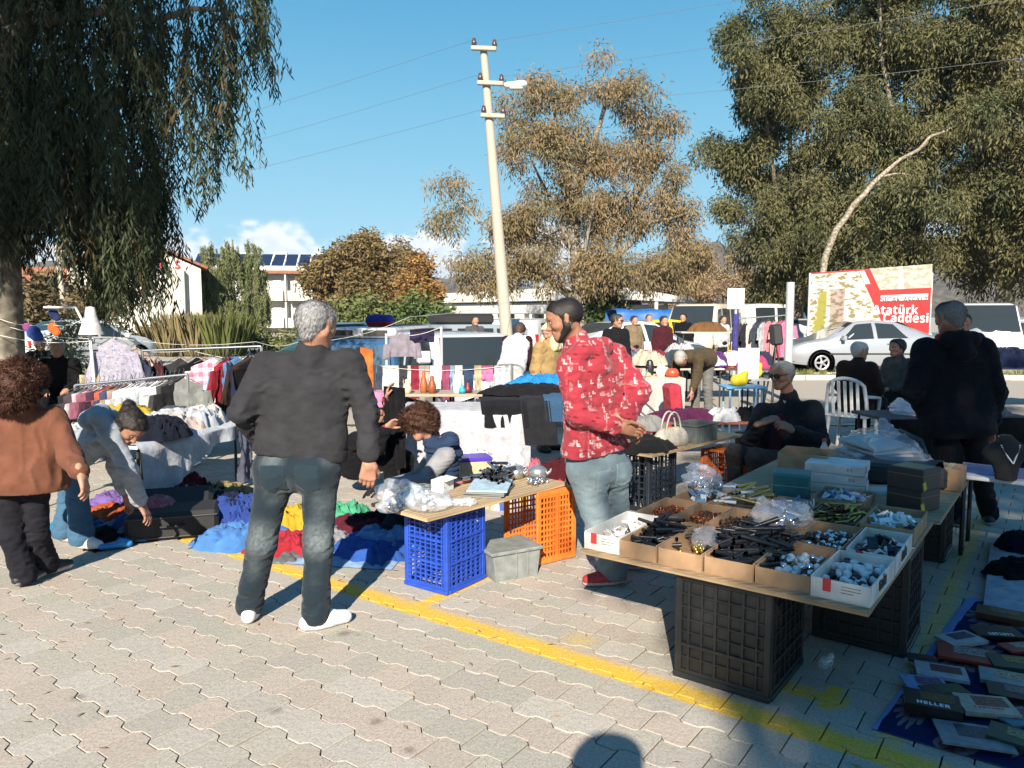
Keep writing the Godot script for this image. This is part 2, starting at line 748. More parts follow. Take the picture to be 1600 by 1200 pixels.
func head_solid(c: Vector3, f: Vector3, u: Vector3, s: float, cell: float, neck: Vector3) -> Solid:
	f = f.normalized()
	u = (u - f * u.dot(f)).normalized()
	var r := f.cross(u)
	var k := Solid.new()
	k.cell = cell
	var P := func(x: float, y: float, z: float) -> Vector3: return c + (r * x + u * y + f * z) * s
	k.add(P.call(0, 0.03, -0.03), P.call(0, 0.035, 0.022), 0.079 * s, 0.074 * s, 0.03)
	k.add(P.call(0, 0.0, 0.03), P.call(0, -0.06, 0.045), 0.062 * s, 0.044 * s, 0.03)
	k.add(P.call(0, -0.093, 0.06), P.call(0, -0.09, 0.055), 0.024 * s, 0.024 * s, 0.03)
	for e in [-1.0, 1.0]:
		k.add(P.call(e * 0.056, -0.04, -0.005), P.call(e * 0.018, -0.092, 0.055), 0.026 * s, 0.022 * s, 0.025)
		k.add(P.call(e * 0.04, -0.018, 0.06), P.call(e * 0.045, -0.02, 0.045), 0.024 * s, 0.024 * s, 0.02)
		k.add(P.call(e * 0.012, 0.03, 0.088), P.call(e * 0.042, 0.028, 0.072), 0.011 * s, 0.01 * s, 0.012)
		k.carve(P.call(e * 0.031, 0.006, 0.098), P.call(e * 0.036, 0.006, 0.096), 0.013 * s, 0.013 * s, 0.012)
		k.add(P.call(e * 0.031, 0.006, 0.074), P.call(e * 0.033, 0.006, 0.074), 0.0125 * s, 0.0125 * s, 0.004)
		k.add(P.call(e * 0.079, 0.018, -0.006), P.call(e * 0.076, -0.03, 0.004), 0.016 * s, 0.011 * s, 0.006, r, 1.6)
	k.add(P.call(0, 0.014, 0.088), P.call(0, -0.026, 0.106), 0.0085 * s, 0.0125 * s, 0.012)
	k.add(P.call(-0.011, -0.03, 0.096), P.call(0.011, -0.03, 0.096), 0.009 * s, 0.009 * s, 0.008)
	k.add(P.call(-0.019, -0.054, 0.083), P.call(0.019, -0.054, 0.083), 0.0075 * s, 0.0075 * s, 0.008)
	k.add(P.call(-0.016, -0.065, 0.082), P.call(0.016, -0.065, 0.082), 0.008 * s, 0.008 * s, 0.006)
	k.add(neck, P.call(0, -0.05, -0.02), 0.058 * s, 0.054 * s, 0.03)
	return k
# a piece of cloth lying on a garment: the same shape a little larger, kept only inside some planes
func patch(root: Node, called: String, src: Solid, off: float, planes: Array, m: Material, col := Color.WHITE) -> void:
	var k := Solid.new()
	k.cell = 0.009
	k.amp = src.amp
	k.freq = src.freq
	k.ridge = src.ridge
	k.sd = src.sd
	k.focus = src.focus
	k.rough_cut = true
	for e in src.pr:
		var c: Array = e.duplicate()
		if c[0] == 0:
			c[3] += off
			c[4] += off
		k.pr.append(c)
	for p in planes:
		k.cut(p[0], p[1])
	k.col = col
	solid(root, called, [k], m, col != Color.WHITE)
# S: top, legs, skin, hair, shoe colours and measures
func person(label: String, J: Dictionary, S: Dictionary, near := 1.0) -> Node3D:
	var b: Vector3 = J.b
	var root := thing("person", label, "person", b)
	var s: float = J.s
	var j := {}
	for key in J:
		j[key] = J[key]
	for key in ["head", "neck", "shL", "shR", "elL", "elR", "wrL", "wrR", "hipL", "hipR", "knL", "knR", "anL", "anR"]:
		j[key] = J[key] - b
	var f: Vector3 = j.f.normalized()
	var hf: Vector3 = j.hf.normalized()
	var hu: Vector3 = (j.hu - hf * j.hu.dot(hf)).normalized()
	var hr := hf.cross(hu)
	var pel: Vector3 = (j.hipL + j.hipR) * 0.5
	var shc: Vector3 = (j.shL + j.shR) * 0.5
	var up := (shc - pel).normalized()
	var lat: Vector3 = (j.shR - j.shL).normalized()
	var fw := lat.cross(up).normalized() * -1.0
	if fw.dot(f) < 0:
		fw = -fw
	var bulk: float = S.get("bulk", 1.0)
	var skin := M(S.get("skin", lin(0.42, 0.22, 0.15)), 0.55, 0.0, "mottle", 6.0, "bump", 0.08, 0.4)
	skin.subsurf_scatter_enabled = near <= 1.0
	skin.subsurf_scatter_strength = 0.08
	# body
	var bd := Solid.new()
	bd.cell = 0.022 * near
	bd.add(j.neck, pel, 0.07 * s, 0.08 * s, 0.05)
	bd.add(j.neck + (j.head - j.neck) * 0.3, j.neck, 0.05 * s, 0.06 * s, 0.05)
	for e in ["L", "R"]:
		bd.add(j["sh" + e], j["el" + e], 0.036 * s, 0.034 * s, 0.03)
		bd.add(j["el" + e], j["wr" + e], 0.034 * s, 0.026 * s, 0.03)
		bd.add(j["hip" + e], j["kn" + e], 0.055 * s, 0.045 * s, 0.03)
		bd.add(j["kn" + e], j["an" + e], 0.045 * s, 0.032 * s, 0.03)
		bd.add(shc, j["sh" + e], 0.05 * s, 0.04 * s, 0.03)
	var all := [bd, head_solid(j.head, hf, hu, s * S.get("head_scale", 1.0), 0.0045 * near, j.neck)]
	for e in ["L", "R"]:
		if S.get("hands", true):
			all.append(hand_solid(j["wr" + e], j["h" + e], j["pn" + e], 1.0 if e == "R" else -1.0, s, j.get("curl" + e, j.curl), 0.0042 * near))
	solid(root, "body", all, skin)
	# top garment
	var tp := Solid.new()
	tp.cell = 0.0108 * near
	tp.amp = S.get("folds", 0.013)
	tp.freq = S.get("fold_freq", Vector3(7, 11, 7))
	if not S.has("fold_freq"):
		tp.focus = [j.elL, j.elR, j.shL - up * 0.1, j.shR - up * 0.1, j.elL.lerp(j.wrL, 0.7), j.elR.lerp(j.wrR, 0.7), pel + up * 0.06 + lat * 0.1, pel + up * 0.06 - lat * 0.1]
	tp.ridge = true
	tp.sd = S.get("seed", 1)
	var hw: float = (j.shR - j.shL).length() * 0.5
	var hem: float = S.get("hem", 0.1)              # how far below the hip joints the garment ends
	var hemp := pel - up * hem
	var wst: float = S.get("waist", 1.0)
	var fl: float = S.get("flat", 0.28)
	for e in [-1.0, 1.0]:
		var p0: Vector3 = shc + lat * e * hw * 0.46 - up * 0.115 * s
		var p1: Vector3 = pel + lat * e * hw * 0.44 * wst + up * 0.14 * s + fw * 0.012
		var p2: Vector3 = hemp + lat * e * hw * 0.5 * S.get("flare", 1.0) - up * 0.03
		tp.add(p0, p1, 0.122 * s * bulk, 0.113 * s * bulk * wst, 0.06, fw, fl)
		tp.add(p1, p2, 0.113 * s * bulk * wst, 0.11 * s * bulk * S.get("flare", 1.0), 0.06, fw, fl * 0.5)
		tp.add(shc - up * 0.01, (j.shR if e > 0 else j.shL) - lat * e * 0.03, 0.07 * s * bulk, 0.066 * s * bulk, 0.06)
	tp.add(shc - up * 0.1, pel + up * 0.1, 0.12 * s * bulk, 0.115 * s * bulk * wst, 0.05, fw, 0.1)
	if hem > -0.05:
		tp.add(pel - fw * 0.05 * s + lat * 0.075 * s - up * 0.02, pel - fw * 0.05 * s - lat * 0.075 * s - up * 0.02, 0.118 * s * bulk, 0.118 * s * bulk, 0.06)
		tp.add(hemp - fw * 0.035 * s + lat * 0.08 * s, hemp - fw * 0.035 * s - lat * 0.08 * s, 0.124 * s * bulk, 0.124 * s * bulk, 0.06)
	if S.has("belly"):
		tp.add(pel + up * 0.16 + fw * 0.06, pel + up * 0.1 + fw * 0.06, S.belly, S.belly, 0.08)
	tp.cut(hemp, -up)
	tp.add(j.neck + (j.head - j.neck) * S.get("collar", 0.25), j.neck - up * 0.03, S.get("collar_r", 0.07) * s, 0.085 * s, 0.04)
	if S.has("hood"):
		tp.add(j.neck - fw * 0.1 + lat * 0.085 + up * 0.005, j.neck - fw * 0.1 - lat * 0.085 + up * 0.005, 0.06, 0.06, 0.02)
		tp.add(j.neck - fw * 0.135 - up * 0.1 + lat * 0.04, j.neck - fw * 0.135 - up * 0.1 - lat * 0.04, 0.05, 0.05, 0.025, fw, 0.2)
		tp.add(j.neck - fw * 0.11 + up * 0.0, j.neck - fw * 0.135 - up * 0.1, 0.065, 0.055, 0.02)
		for e in [-1.0, 1.0]:
			tp.add(j.neck - fw * 0.07 + lat * e * 0.08, j.neck + fw * 0.05 + lat * e * 0.06 - up * 0.02, 0.04, 0.035, 0.03)
	if S.has("band"):
		patch(root, "waistband", tp, 0.003, [[hemp + up * 0.055, up]], S.top)
	var ar: float = S.get("arm", 1.0)
	var sl: float = S.get("sleeve", 0.93)
	var arms := tp
	if S.has("sleeves"):                            # a vest over another garment
		arms = Solid.new()
		arms.cell = tp.cell
		arms.amp = 0.008
		arms.freq = tp.freq
		arms.ridge = true
	for e in ["L", "R"]:
		arms.add(j["sh" + e], j["el" + e], 0.068 * s * bulk * ar, 0.057 * s * bulk * ar, 0.05)
		arms.add(j["el" + e], j["el" + e].lerp(j["wr" + e], sl - 0.12), 0.057 * s * bulk * ar, 0.047 * s * ar, 0.03)
		arms.add(j["el" + e].lerp(j["wr" + e], sl - 0.12), j["el" + e].lerp(j["wr" + e], sl - 0.05), 0.046 * s * ar, 0.041 * s * ar, 0.02)
	if S.has("top_col"):
		tp.col = S.top_col
		tp.spots = []
		for e in S.get("top_spots", []):
			tp.spots.append([e[0] - b, e[1], e[2], e[3]])
	solid(root, S.get("top_name", "jacket"), [tp], S.top, S.has("top_col"))
	if S.has("sleeves"):
		solid(root, "sweater", [arms], S.sleeves)
	# trousers
	if S.get("trousers", true):
		var tr := Solid.new()
		tr.cell = 0.0108 * near
		tr.amp = 0.012
		tr.freq = Vector3(7, 13, 7)
		tr.focus = [j.knL, j.knR, pel - Vector3.UP * 0.1, j.anL + Vector3.UP * 0.05, j.anR + Vector3.UP * 0.05]
		tr.ridge = true
		tr.sd = S.get("seed", 1) + 7
		var lw: float = S.get("leg", 1.0)
		var back := -fw
		tr.add(j.hipL + Vector3.UP * 0.03, j.hipR + Vector3.UP * 0.03, 0.105 * s * lw, 0.105 * s * lw, 0.05)
		tr.add(pel + up * 0.02, pel + up * 0.1, 0.125 * s, 0.12 * s, 0.05, fw, 0.1)
		for e in ["L", "R"]:
			tr.add(j["hip" + e] + back * 0.05 * s, j["hip" + e] + back * 0.04 * s - Vector3.UP * 0.03, 0.085 * s, 0.085 * s, 0.05)
			tr.add(j["hip" + e], j["kn" + e], 0.094 * s * lw, 0.068 * s * lw, 0.03)
			var cuff: Vector3 = j["an" + e] + (j["an" + e] - j["kn" + e]).normalized() * S.get("cuff", 0.02)
			tr.add(j["kn" + e], cuff, 0.067 * s * lw, S.get("cuff_r", 0.058) * s, 0.03)
		if S.has("leg_col"):
			tr.col = S.leg_col
			tr.grainy = 0.12
			for e in S.get("leg_spots", []):
				tr.spots.append([e[0] - b, e[1], e[2], e[3]])
		if S.has("pockets"):
			for e in [-1.0, 1.0]:
				var o: Vector3 = pel - Vector3.UP * 0.015 + lat * e * 0.088
				patch(root, "back_pocket", tr, 0.0045, [[o, fw], [o + lat * 0.062, lat], [o - lat * 0.062, -lat], [o + Vector3.UP * 0.065, Vector3.UP], [o - Vector3.UP * 0.075, Vector3.DOWN + lat * 0.3], [o - Vector3.UP * 0.075, Vector3.DOWN - lat * 0.3]], S.legs, S.leg_col * 1.25)
		tr.cut(Vector3(0, S.get("leg_end", 0.035), 0), Vector3.DOWN)
		solid(root, "trousers", [tr], S.legs, S.has("leg_col"))
	# shoes
	if S.get("shoes", true):
		for e in ["L", "R"]:
			var sh := Solid.new()
			sh.cell = 0.008 * maxf(1.0, near * 0.8)
			var an: Vector3 = j["an" + e]
			var d: Vector3 = j["ft" + e]
			var o := an - Vector3.UP * (0.085 * s - 0.04)
			var x := d.cross(Vector3.UP)
			sh.add(o - d * 0.045 * s, o + d * 0.07 * s, 0.041 * s, 0.044 * s, 0.02, x, 0.1)
			sh.add(o + d * 0.06 * s, o + d * 0.155 * s - Vector3.UP * 0.008, 0.046 * s, 0.036 * s, 0.02)
			sh.add(o + d * 0.01, an + Vector3.UP * 0.02 - d * 0.005, 0.045 * s, 0.042 * s, 0.03)
			var gy: float = an.y - 0.083 * s
			sh.cut(Vector3(0, gy, 0), Vector3.DOWN)
			sh.col = S.get("shoe", Color(0.02, 0.02, 0.02))
			sh.band = [gy + 0.026, S.get("sole", sh.col)]
			solid(root, "shoe", [sh], M(Color.WHITE, 0.6, 0.0, "mottle", 8.0), true)
	# hair
	if S.has("hair"):
		var k := Solid.new()
		k.rough_cut = true
		var hs: float = s * S.get("head_scale", 1.0)
		k.cell = 0.005 * near
		k.sd = 5
		k.amp = S.get("hair_amp", 0.0045)
		k.freq = Vector3.ONE * S.get("hair_freq", 28.0)
		k.ridge = S.get("hair_ridge", false)
		var hh: float = S.get("hair_len", 0.008)
		var c: Vector3 = j.head
		k.add(c + (hu * 0.032 - hf * 0.034) * hs, c + (hu * 0.038 + hf * 0.02) * hs, 0.081 * hs + hh, 0.073 * hs + hh, 0.03)
		if S.get("nape", true):
			k.add(c + (hu * 0.0 - hf * 0.045) * hs, c + (-hu * 0.045 - hf * 0.04) * hs, 0.062 * hs + hh, 0.05 * hs + hh, 0.03)
		k.cut(c + (hf * 0.05 + hu * S.get("hairline", 0.048)) * hs, hf * 0.72 - hu * 0.7)
		k.cut(c - hu * 0.085 * hs, -hu)
		for e in [-1.0, 1.0]:
			k.add(c + (hr * e * 0.066 + hu * 0.03 + hf * 0.012) * hs, c + (hr * e * 0.069 - hu * 0.022 + hf * 0.012) * hs, 0.017 * hs, 0.008 * hs, 0.012)
		for e in S.get("hair_more", []):
			k.add(c + hr * e[0].x + hu * e[0].y + hf * e[0].z, c + hr * e[1].x + hu * e[1].y + hf * e[1].z, e[2], e[3], 0.03)
		k.col = S.hair
		if near <= 1.1:
			k.strand = S.get("strand", 0.014)
			k.flow = -hu - hf * 0.5
			k.curl = S.get("curl", 0.35)
		for e in S.get("hair_spots", []):
			k.spots.append([c + hr * e[0].x + hu * e[0].y + hf * e[0].z, e[1], e[2], e[3]])
		solid(root, "hair", [k], M(Color.WHITE, 0.65, 0.0, "grit", 14.0, "grit", 0.15), true)
	# eyes, brows
	if S.get("face", near <= 1.0):
		for e in [-1.0, 1.0]:
			var P := func(x: float, y: float, z: float) -> Vector3: return j.head + (hr * x + hu * y + hf * z) * s
			var m := MB.new()
			var q := SphereMesh.new()
			q.radius = 0.0118 * s
			q.height = 0.0236 * s
			q.radial_segments = 12
			q.rings = 6
			var eye := part(root, "eye", q, M(Color(0.75, 0.72, 0.7), 0.2))
			eye.position = P.call(e * 0.032, 0.006, 0.0765)
			part(root, "iris", m.tube([P.call(e * 0.031, 0.005, 0.086), P.call(e * 0.031, 0.005, 0.0895)], [0.0058 * s, 0.0045 * s], 10), M(Color(0.12, 0.07, 0.05), 0.2))
			if S.has("brow"):
				part(root, "eyebrow", MB.new().tube([P.call(e * 0.012, 0.03, 0.098), P.call(e * 0.03, 0.035, 0.092), P.call(e * 0.05, 0.028, 0.073)], [0.003 * s, 0.0045 * s, 0.002 * s], 6), M(S.brow, 0.9))
	return root
func seat_joints(b: Vector3, f: Vector3, seat: float, s := 0.97) -> Dictionary:
	# b: ground point under the hips
	f = f.normalized()
	var r := f.cross(Vector3.UP)
	var P := func(x: float, y: float, z: float) -> Vector3: return b + r * x * s + Vector3.UP * y + f * z * s
	var h := seat + 0.09
	var kh := maxf(0.3, h)
	return {
		"b": b, "f": f, "hf": f, "hu": Vector3.UP, "s": s,
		"head": P.call(0, h + 0.66, 0.06), "neck": P.call(0, h + 0.5, 0.02),
		"shL": P.call(-0.18, h + 0.46, 0.01), "shR": P.call(0.18, h + 0.46, 0.01),
		"elL": P.call(-0.24, h + 0.2, 0.08), "elR": P.call(0.24, h + 0.2, 0.08),
		"wrL": P.call(-0.12, h + 0.14, 0.3), "wrR": P.call(0.12, h + 0.14, 0.3),
		"hL": f - Vector3.UP * 0.3, "hR": f - Vector3.UP * 0.3, "pnL": Vector3.DOWN, "pnR": Vector3.DOWN,
		"hipL": P.call(-0.09, h, 0), "hipR": P.call(0.09, h, 0),
		"knL": P.call(-0.13, kh + 0.02, 0.4), "knR": P.call(0.13, kh + 0.02, 0.4),
		"anL": P.call(-0.13, 0.085, 0.42), "anR": P.call(0.13, 0.085, 0.42),
		"ftL": f, "ftR": f, "curl": 0.6,
	}
func lean(J: Dictionary, ang: float) -> Dictionary:
	var o: Vector3 = (J.hipL + J.hipR) * 0.5
	var ax: Vector3 = J.f.cross(Vector3.UP).normalized() * -1.0
	for k in ["head", "neck", "shL", "shR", "elL", "elR", "wrL", "wrR"]:
		J[k] = o + (J[k] - o).rotated(ax, ang)
	J.hf = J.hf.rotated(ax, ang)
	J.hu = J.hu.rotated(ax, ang)
	# the arms hang
	for e in ["L", "R"]:
		J["el" + e] = J["sh" + e] + Vector3.DOWN * 0.27 + J.f * 0.05
		J["wr" + e] = J["el" + e] + Vector3.DOWN * 0.2 + J.f * 0.14
	return J
func shades(root: Node3D, J: Dictionary, m: Material, clear := false) -> void:
	var hf: Vector3 = J.hf.normalized()
	var hu: Vector3 = (J.hu - hf * J.hu.dot(hf)).normalized()
	var hr := hf.cross(hu)
	var P := func(x: float, y: float, z: float) -> Vector3: return J.head - J.b + (hr * x + hu * y + hf * z) * J.s
	var mb := MB.new()
	for e in [-1.0, 1.0]:
		var ring := []
		for i in 13:
			var a := TAU * i / 12.0
			ring.append(P.call(e * 0.034 + cos(a) * 0.027, 0.006 + sin(a) * 0.02, 0.104 - absf(e * 0.034 + cos(a) * 0.027) * 0.25))
		mb.tube(ring, 0.0028, 6)
		mb.tube([P.call(e * 0.06, 0.014, 0.09), P.call(e * 0.078, 0.016, 0.04), P.call(e * 0.082, 0.012, -0.015)], 0.003, 6)
		if not clear:
			for i in 12:
				mb.tri(P.call(e * 0.034, 0.006, 0.098), ring[i] + root.position * 0.0, ring[i + 1])
	mb.tube([P.call(-0.01, 0.012, 0.103), P.call(0.01, 0.012, 0.103)], 0.003, 6)
	part(root, "glasses", mb, m)
func make_people() -> void:
	var white := Color(0.78, 0.78, 0.8)
	var dj := Color(0.028, 0.048, 0.068)
	var fade := Color(0.36, 0.42, 0.45)
	# ---- grey haired man seen from behind
	var J := stand(V(-1.184, 0, -3.764), V(0.2, 0, -1), 1.72)
	J.merge({"head": V(-0.965, 1.55, -3.74), "hf": V(0.5, -0.2, -0.85), "neck": V(-0.999, 1.422, -3.76), "shL": V(-1.248, 1.342, -3.8), "shR": V(-0.807, 1.357, -3.78), "elL": V(-1.353, 1.119, -3.74), "wrL": V(-1.339, 0.938, -3.95), "hL": V(0.3, -0.5, -0.6), "elR": V(-0.729, 1.129, -3.74), "wrR": V(-0.702, 0.879, -3.66), "hR": V(-0.15, -1, -0.1), "pnR": V(-0.3, 0, -1), "hipL": V(-1.211, 0.808, -3.8), "hipR": V(-0.974, 0.812, -3.78), "knL": V(-1.285, 0.425, -3.77), "knR": V(-0.985, 0.434, -3.74), "anL": V(-1.379, 0, -3.813) + V(0, 0.085, -0.03), "anR": V(-1.004, 0, -3.709) + V(0, 0.085, -0.02), "ftL": V(-0.15, 0, -1), "ftR": V(0.85, 0, -0.52), "curl": 0.75}, true)
	var o := person("grey haired man in dark grey jacket and faded jeans, seen from behind", J, {"top": cloth(Color("38383e"), 0.15), "band": true, "pockets": true, "hem": -0.08, "bulk": 1.0, "flare": 1.06, "waist": 1.06, "flat": 0.3, "collar": 0.4, "collar_r": 0.068, "arm": 0.98,
		"legs": denim(Color.WHITE), "leg_col": dj, "leg": 1.0, "cuff_r": 0.066, "leg_spots": [[V(-1.27, 0.47, -3.7), 0.15, fade, 0.75], [V(-0.964, 0.482, -3.66), 0.15, fade, 0.85], [V(-1.16, 0.72, -3.68), 0.12, fade, 0.4], [V(-0.918, 0.66, -3.66), 0.13, fade, 0.4], [V(-1.196, 0.901, -3.66), 0.10, fade, 0.75], [V(-0.881, 0.917, -3.66), 0.10, fade, 0.75], [V(-1.31, 0.302, -3.66), 0.12, fade, 0.6], [V(-0.975, 0.291, -3.6), 0.1, fade, 0.35], [V(-1.373, 0.748, -3.7), 0.1, fade, 0.4]],
		"shoe": white, "sole": Color(0.72, 0.72, 0.74), "hair": Color(0.30, 0.30, 0.315), "hair_amp": 0.004, "hair_freq": 34.0, "hair_len": 0.004, "skin": lin(0.42, 0.21, 0.14), "brow": Color(0.4, 0.4, 0.4), "seed": 3})
	# seams and pockets of the jeans
	# ---- man in the red printed hoodie
	J = stand(V(0.584, 0, -4.455), V(-0.75, 0, -0.65), 1.74)
	J.merge({"head": V(0.301, 1.574, -4.34), "hf": V(-0.93, -0.3, 0.05), "hu": V(-0.2, 1, 0), "neck": V(0.398, 1.404, -4.38), "shL": V(0.321, 1.313, -4.24), "shR": V(0.619, 1.356, -4.5), "elL": V(0.37, 1.042, -4.2), "wrL": V(0.605, 0.969, -4.2), "hL": V(0.9, -0.1, 0.1), "pnL": V(0, -0.3, 1), "elR": V(0.754, 1.149, -4.42), "wrR": V(0.641, 0.987, -4.28), "hR": V(0.7, -0.5, 0.35), "pnR": V(-0.3, -0.4, 0.8), "hipL": V(0.43, 0.684, -4.34), "hipR": V(0.597, 0.662, -4.5), "knL": V(0.515, 0.325, -4.3), "knR": V(0.651, 0.311, -4.55), "anL": V(0.604, 0, -4.379) + V(0, 0.085, 0), "anR": V(0.763, 0, -4.605) + V(0, 0.085, -0.05), "ftL": V(-0.97, 0, 0.2), "ftR": V(-0.9, 0, -0.3), "curl": 0.9}, true)
	var lj := Color(0.30, 0.41, 0.48)
	person("dark haired man in red printed hoodie, hands clasped behind his back", J, {"top": printed(Color("a03642"), [Color("e4d4d4"), Color("d8c4c4"), Color("5a1c28")], 44, 2.9, 8), "top_name": "hoodie", "hem": -0.13, "bulk": 1.0, "flare": 1.12, "waist": 1.1, "flat": 0.15, "band": true, "pockets": true, "collar": 0.3, "collar_r": 0.075, "hood": true,
		"legs": denim(Color.WHITE), "leg_col": lj, "leg": 1.08, "cuff_r": 0.078, "leg_spots": [[V(0.471, 0.632, -4.2), 0.2, Color(0.46, 0.55, 0.6), 0.6], [V(0.456, 0.373, -4.2), 0.2, Color(0.46, 0.55, 0.6), 0.5], [V(0.587, 0.111, -4.2), 0.14, Color(0.14, 0.22, 0.3), 0.5]],
		"shoe": Color(0.42, 0.035, 0.04), "sole": Color(0.7, 0.66, 0.64), "hair": Color(0.012, 0.010, 0.010), "hair_amp": 0.001, "hair_freq": 30.0, "strand": 0.006, "nape": false, "hair_len": 0.003, "hairline": 0.045, "brow": Color(0.02, 0.015, 0.01), "skin": lin(0.33, 0.16, 0.10), "seed": 11, "hair_more": [[V(-0.058, -0.042, 0.0), V(-0.019, -0.095, 0.058), 0.027, 0.0245], [V(0.058, -0.042, 0.0), V(0.019, -0.095, 0.058), 0.027, 0.0245]]})
	# ---- woman in the rust coat at the left edge
	J = stand(V(-2.85, 0, -4.422), V(0.5, 0, -0.85), 1.5)
	J.merge({"head": V(-2.756, 1.213, -4.22), "hf": V(0.5, -0.45, -0.7), "neck": V(-2.795, 1.075, -4.28), "shL": V(-3.043, 0.979, -4.28), "shR": V(-2.636, 1.002, -4.3), "elL": V(-3.185, 0.722, -4.3), "wrL": V(-3.177, 0.54, -4.6), "hL": V(0.5, -0.3, -0.5), "elR": V(-2.493, 0.798, -4.2), "wrR": V(-2.349, 0.731, -4.05), "hR": V(0.25, -0.8, 0.1), "pnR": V(-1, 0, 0), "hipL": V(-2.914, 0.697, -4.28), "hipR": V(-2.77, 0.688, -4.32), "knL": V(-2.907, 0.319, -4.28), "knR": V(-2.809, 0.311, -4.36), "anL": V(-2.889, 0, -4.315) + V(0, 0.085, -0.02), "anR": V(-2.856, 0, -4.455) + V(0, 0.085, -0.05), "ftL": V(0.2, 0, -1), "ftR": V(0.5, 0, -0.8)}, true)
	person("woman in rust brown coat with curly brown hair at the left edge", J, {"top": cloth(Color("7a4632")), "top_name": "coat", "hem": 0.1, "bulk": 1.1, "flare": 1.28, "waist": 1.18, "flat": 0.15, "folds": 0.011, "fold_freq": V(6.5, 2.0, 6.5), "collar": 0.3, "collar_r": 0.085, "legs": cloth(Color("23232c")), "leg": 0.92, "cuff_r": 0.076, "leg_end": 0.02, "cuff": 0.03, "shoe": Color(0.015, 0.015, 0.017), "sole": Color(0.3, 0.3, 0.3), "hair": Color(0.075, 0.026, 0.013), "strand": 0.03, "curl": 1.3, "hair_amp": 0.022, "hair_freq": 15.0, "hair_ridge": true, "hair_len": 0.018, "hairline": 0.03, "hair_more": [[V(-0.04, -0.02, -0.05), V(0.04, -0.02, -0.05), 0.085, 0.085], [V(-0.04, -0.1, -0.05), V(0.05, -0.09, -0.05), 0.065, 0.065], [V(0.075, -0.01, 0.0), V(0.075, -0.08, 0.0), 0.045, 0.04]], "seed": 21, "face": false})
	# ---- woman bending over the suitcase
	J = stand(V(-3.044, 0, -5.133), V(0.95, 0, 0.3), 1.6)
	J.merge({"head": V(-2.486, 0.87, -4.86), "hf": V(0.55, -0.75, 0.35), "hu": V(0.75, 0.65, 0.15), "neck": V(-2.622, 0.878, -4.92), "shL": V(-2.742, 0.891, -5.1), "shR": V(-2.585, 0.846, -4.8), "elL": V(-2.714, 0.568, -5.1), "wrL": V(-2.687, 0.368, -5.15), "hL": V(0.3, -1, 0), "elR": V(-2.481, 0.599, -4.8), "wrR": V(-2.469, 0.345, -4.92), "hR": V(0.5, -0.8, 0.1), "pnR": V(-0.8, -0.3, 0), "hipL": V(-3.087, 0.635, -5.22), "hipR": V(-2.973, 0.65, -5.04), "knL": V(-3.159, 0.291, -5.28), "knR": V(-2.979, 0.318, -5.08), "anL": V(-3.168, 0, -5.222) + V(0, 0.085, 0), "anR": V(-2.958, 0, -5.061) + V(0, 0.085, 0), "ftL": V(0.95, 0, 0.2), "ftR": V(0.95, 0, 0.3)}, true)
	person("dark haired woman in pale grey blue sweater bending over the suitcase", J, {"top": cloth(Color("a3adba")), "top_name": "sweater", "hem": 0.0, "bulk": 0.98, "hood": true, "legs": denim(Color("4a7ca6")), "leg": 1.0, "cuff_r": 0.085, "shoe": Color(0.75, 0.72, 0.72), "hair": Color(0.012, 0.008, 0.007), "hair_len": 0.01, "hair_amp": 0.007, "hair_freq": 20.0, "hair_more": [[V(0, 0.06, -0.11), V(0, 0.07, -0.13), 0.045, 0.035]], "skin": lin(0.3, 0.15, 0.10), "brow": Color(0.02, 0.015, 0.01), "seed": 31})
	# ---- seated woman in the blue quilted vest
	J = seat_joints(V(-0.496, 0, -5.443), V(-1, 0, 0.15), 0.14, 0.95)
	J.merge({"head": V(-0.691, 0.788, -5.6), "hf": V(-0.88, -0.42, 0.22), "hu": V(-0.35, 1, 0), "neck": V(-0.576, 0.626, -5.64), "shL": V(-0.488, 0.571, -5.46), "shR": V(-0.578, 0.527, -5.8), "elL": V(-0.629, 0.403, -5.36), "wrL": V(-0.88, 0.416, -5.2), "hL": V(-1, -0.25, 0.2), "pnL": V(0, -1, 0.3), "elR": V(-0.725, 0.34, -5.8), "wrR": V(-0.969, 0.323, -5.5), "hR": V(-1, -0.2, 0.3), "hipL": V(-0.48, 0.199, -5.55), "hipR": V(-0.517, 0.149, -5.75), "knL": V(-0.809, 0.212, -5.5), "knR": V(-0.875, 0.157, -5.78)}, true)
	o = person("seated woman in blue quilted vest with curly hair and white glasses", J, {"top": cloth(Color("22385c")), "top_name": "vest", "sleeves": cloth(Color("9a9aa2")), "hem": 0.02, "bulk": 1.08, "folds": 0.014, "fold_freq": V(1.5, 17, 1.5), "hood": true, "legs": cloth(Color("1c2433")), "shoe": Color(0.02, 0.02, 0.02), "hair": Color(0.07, 0.026, 0.014), "strand": 0.026, "curl": 1.3, "hair_amp": 0.018, "hair_freq": 17.0, "hair_ridge": true, "hair_len": 0.026, "hairline": 0.04, "skin": lin(0.40, 0.2, 0.14), "brow": Color(0.06, 0.03, 0.02), "seed": 41, "hair_more": [[V(0, 0.03, 0.05), V(0, 0.05, 0.06), 0.06, 0.055]], "leg_end": 0.03})
	shades(o, J, M(lin(0.7, 0.68, 0.64), 0.4), true)
	single("low_stool", "low dark stool under the seated woman in the vest", "stool", MB.new().box(V(0, 0.065, 0), V(0.34, 0.13, 0.34), 0.02), M(lin(0.03, 0.03, 0.035), 0.6), V(-0.482, 0, -5.443) + V(0, 0, 0))
	# ---- woman in the pink hat holding up black trousers
	J = seat_joints(V(-1.353, 0.057, -6.7) * V(1, 0, 1), V(0.9, 0, 0.4), 0.2, 0.96)
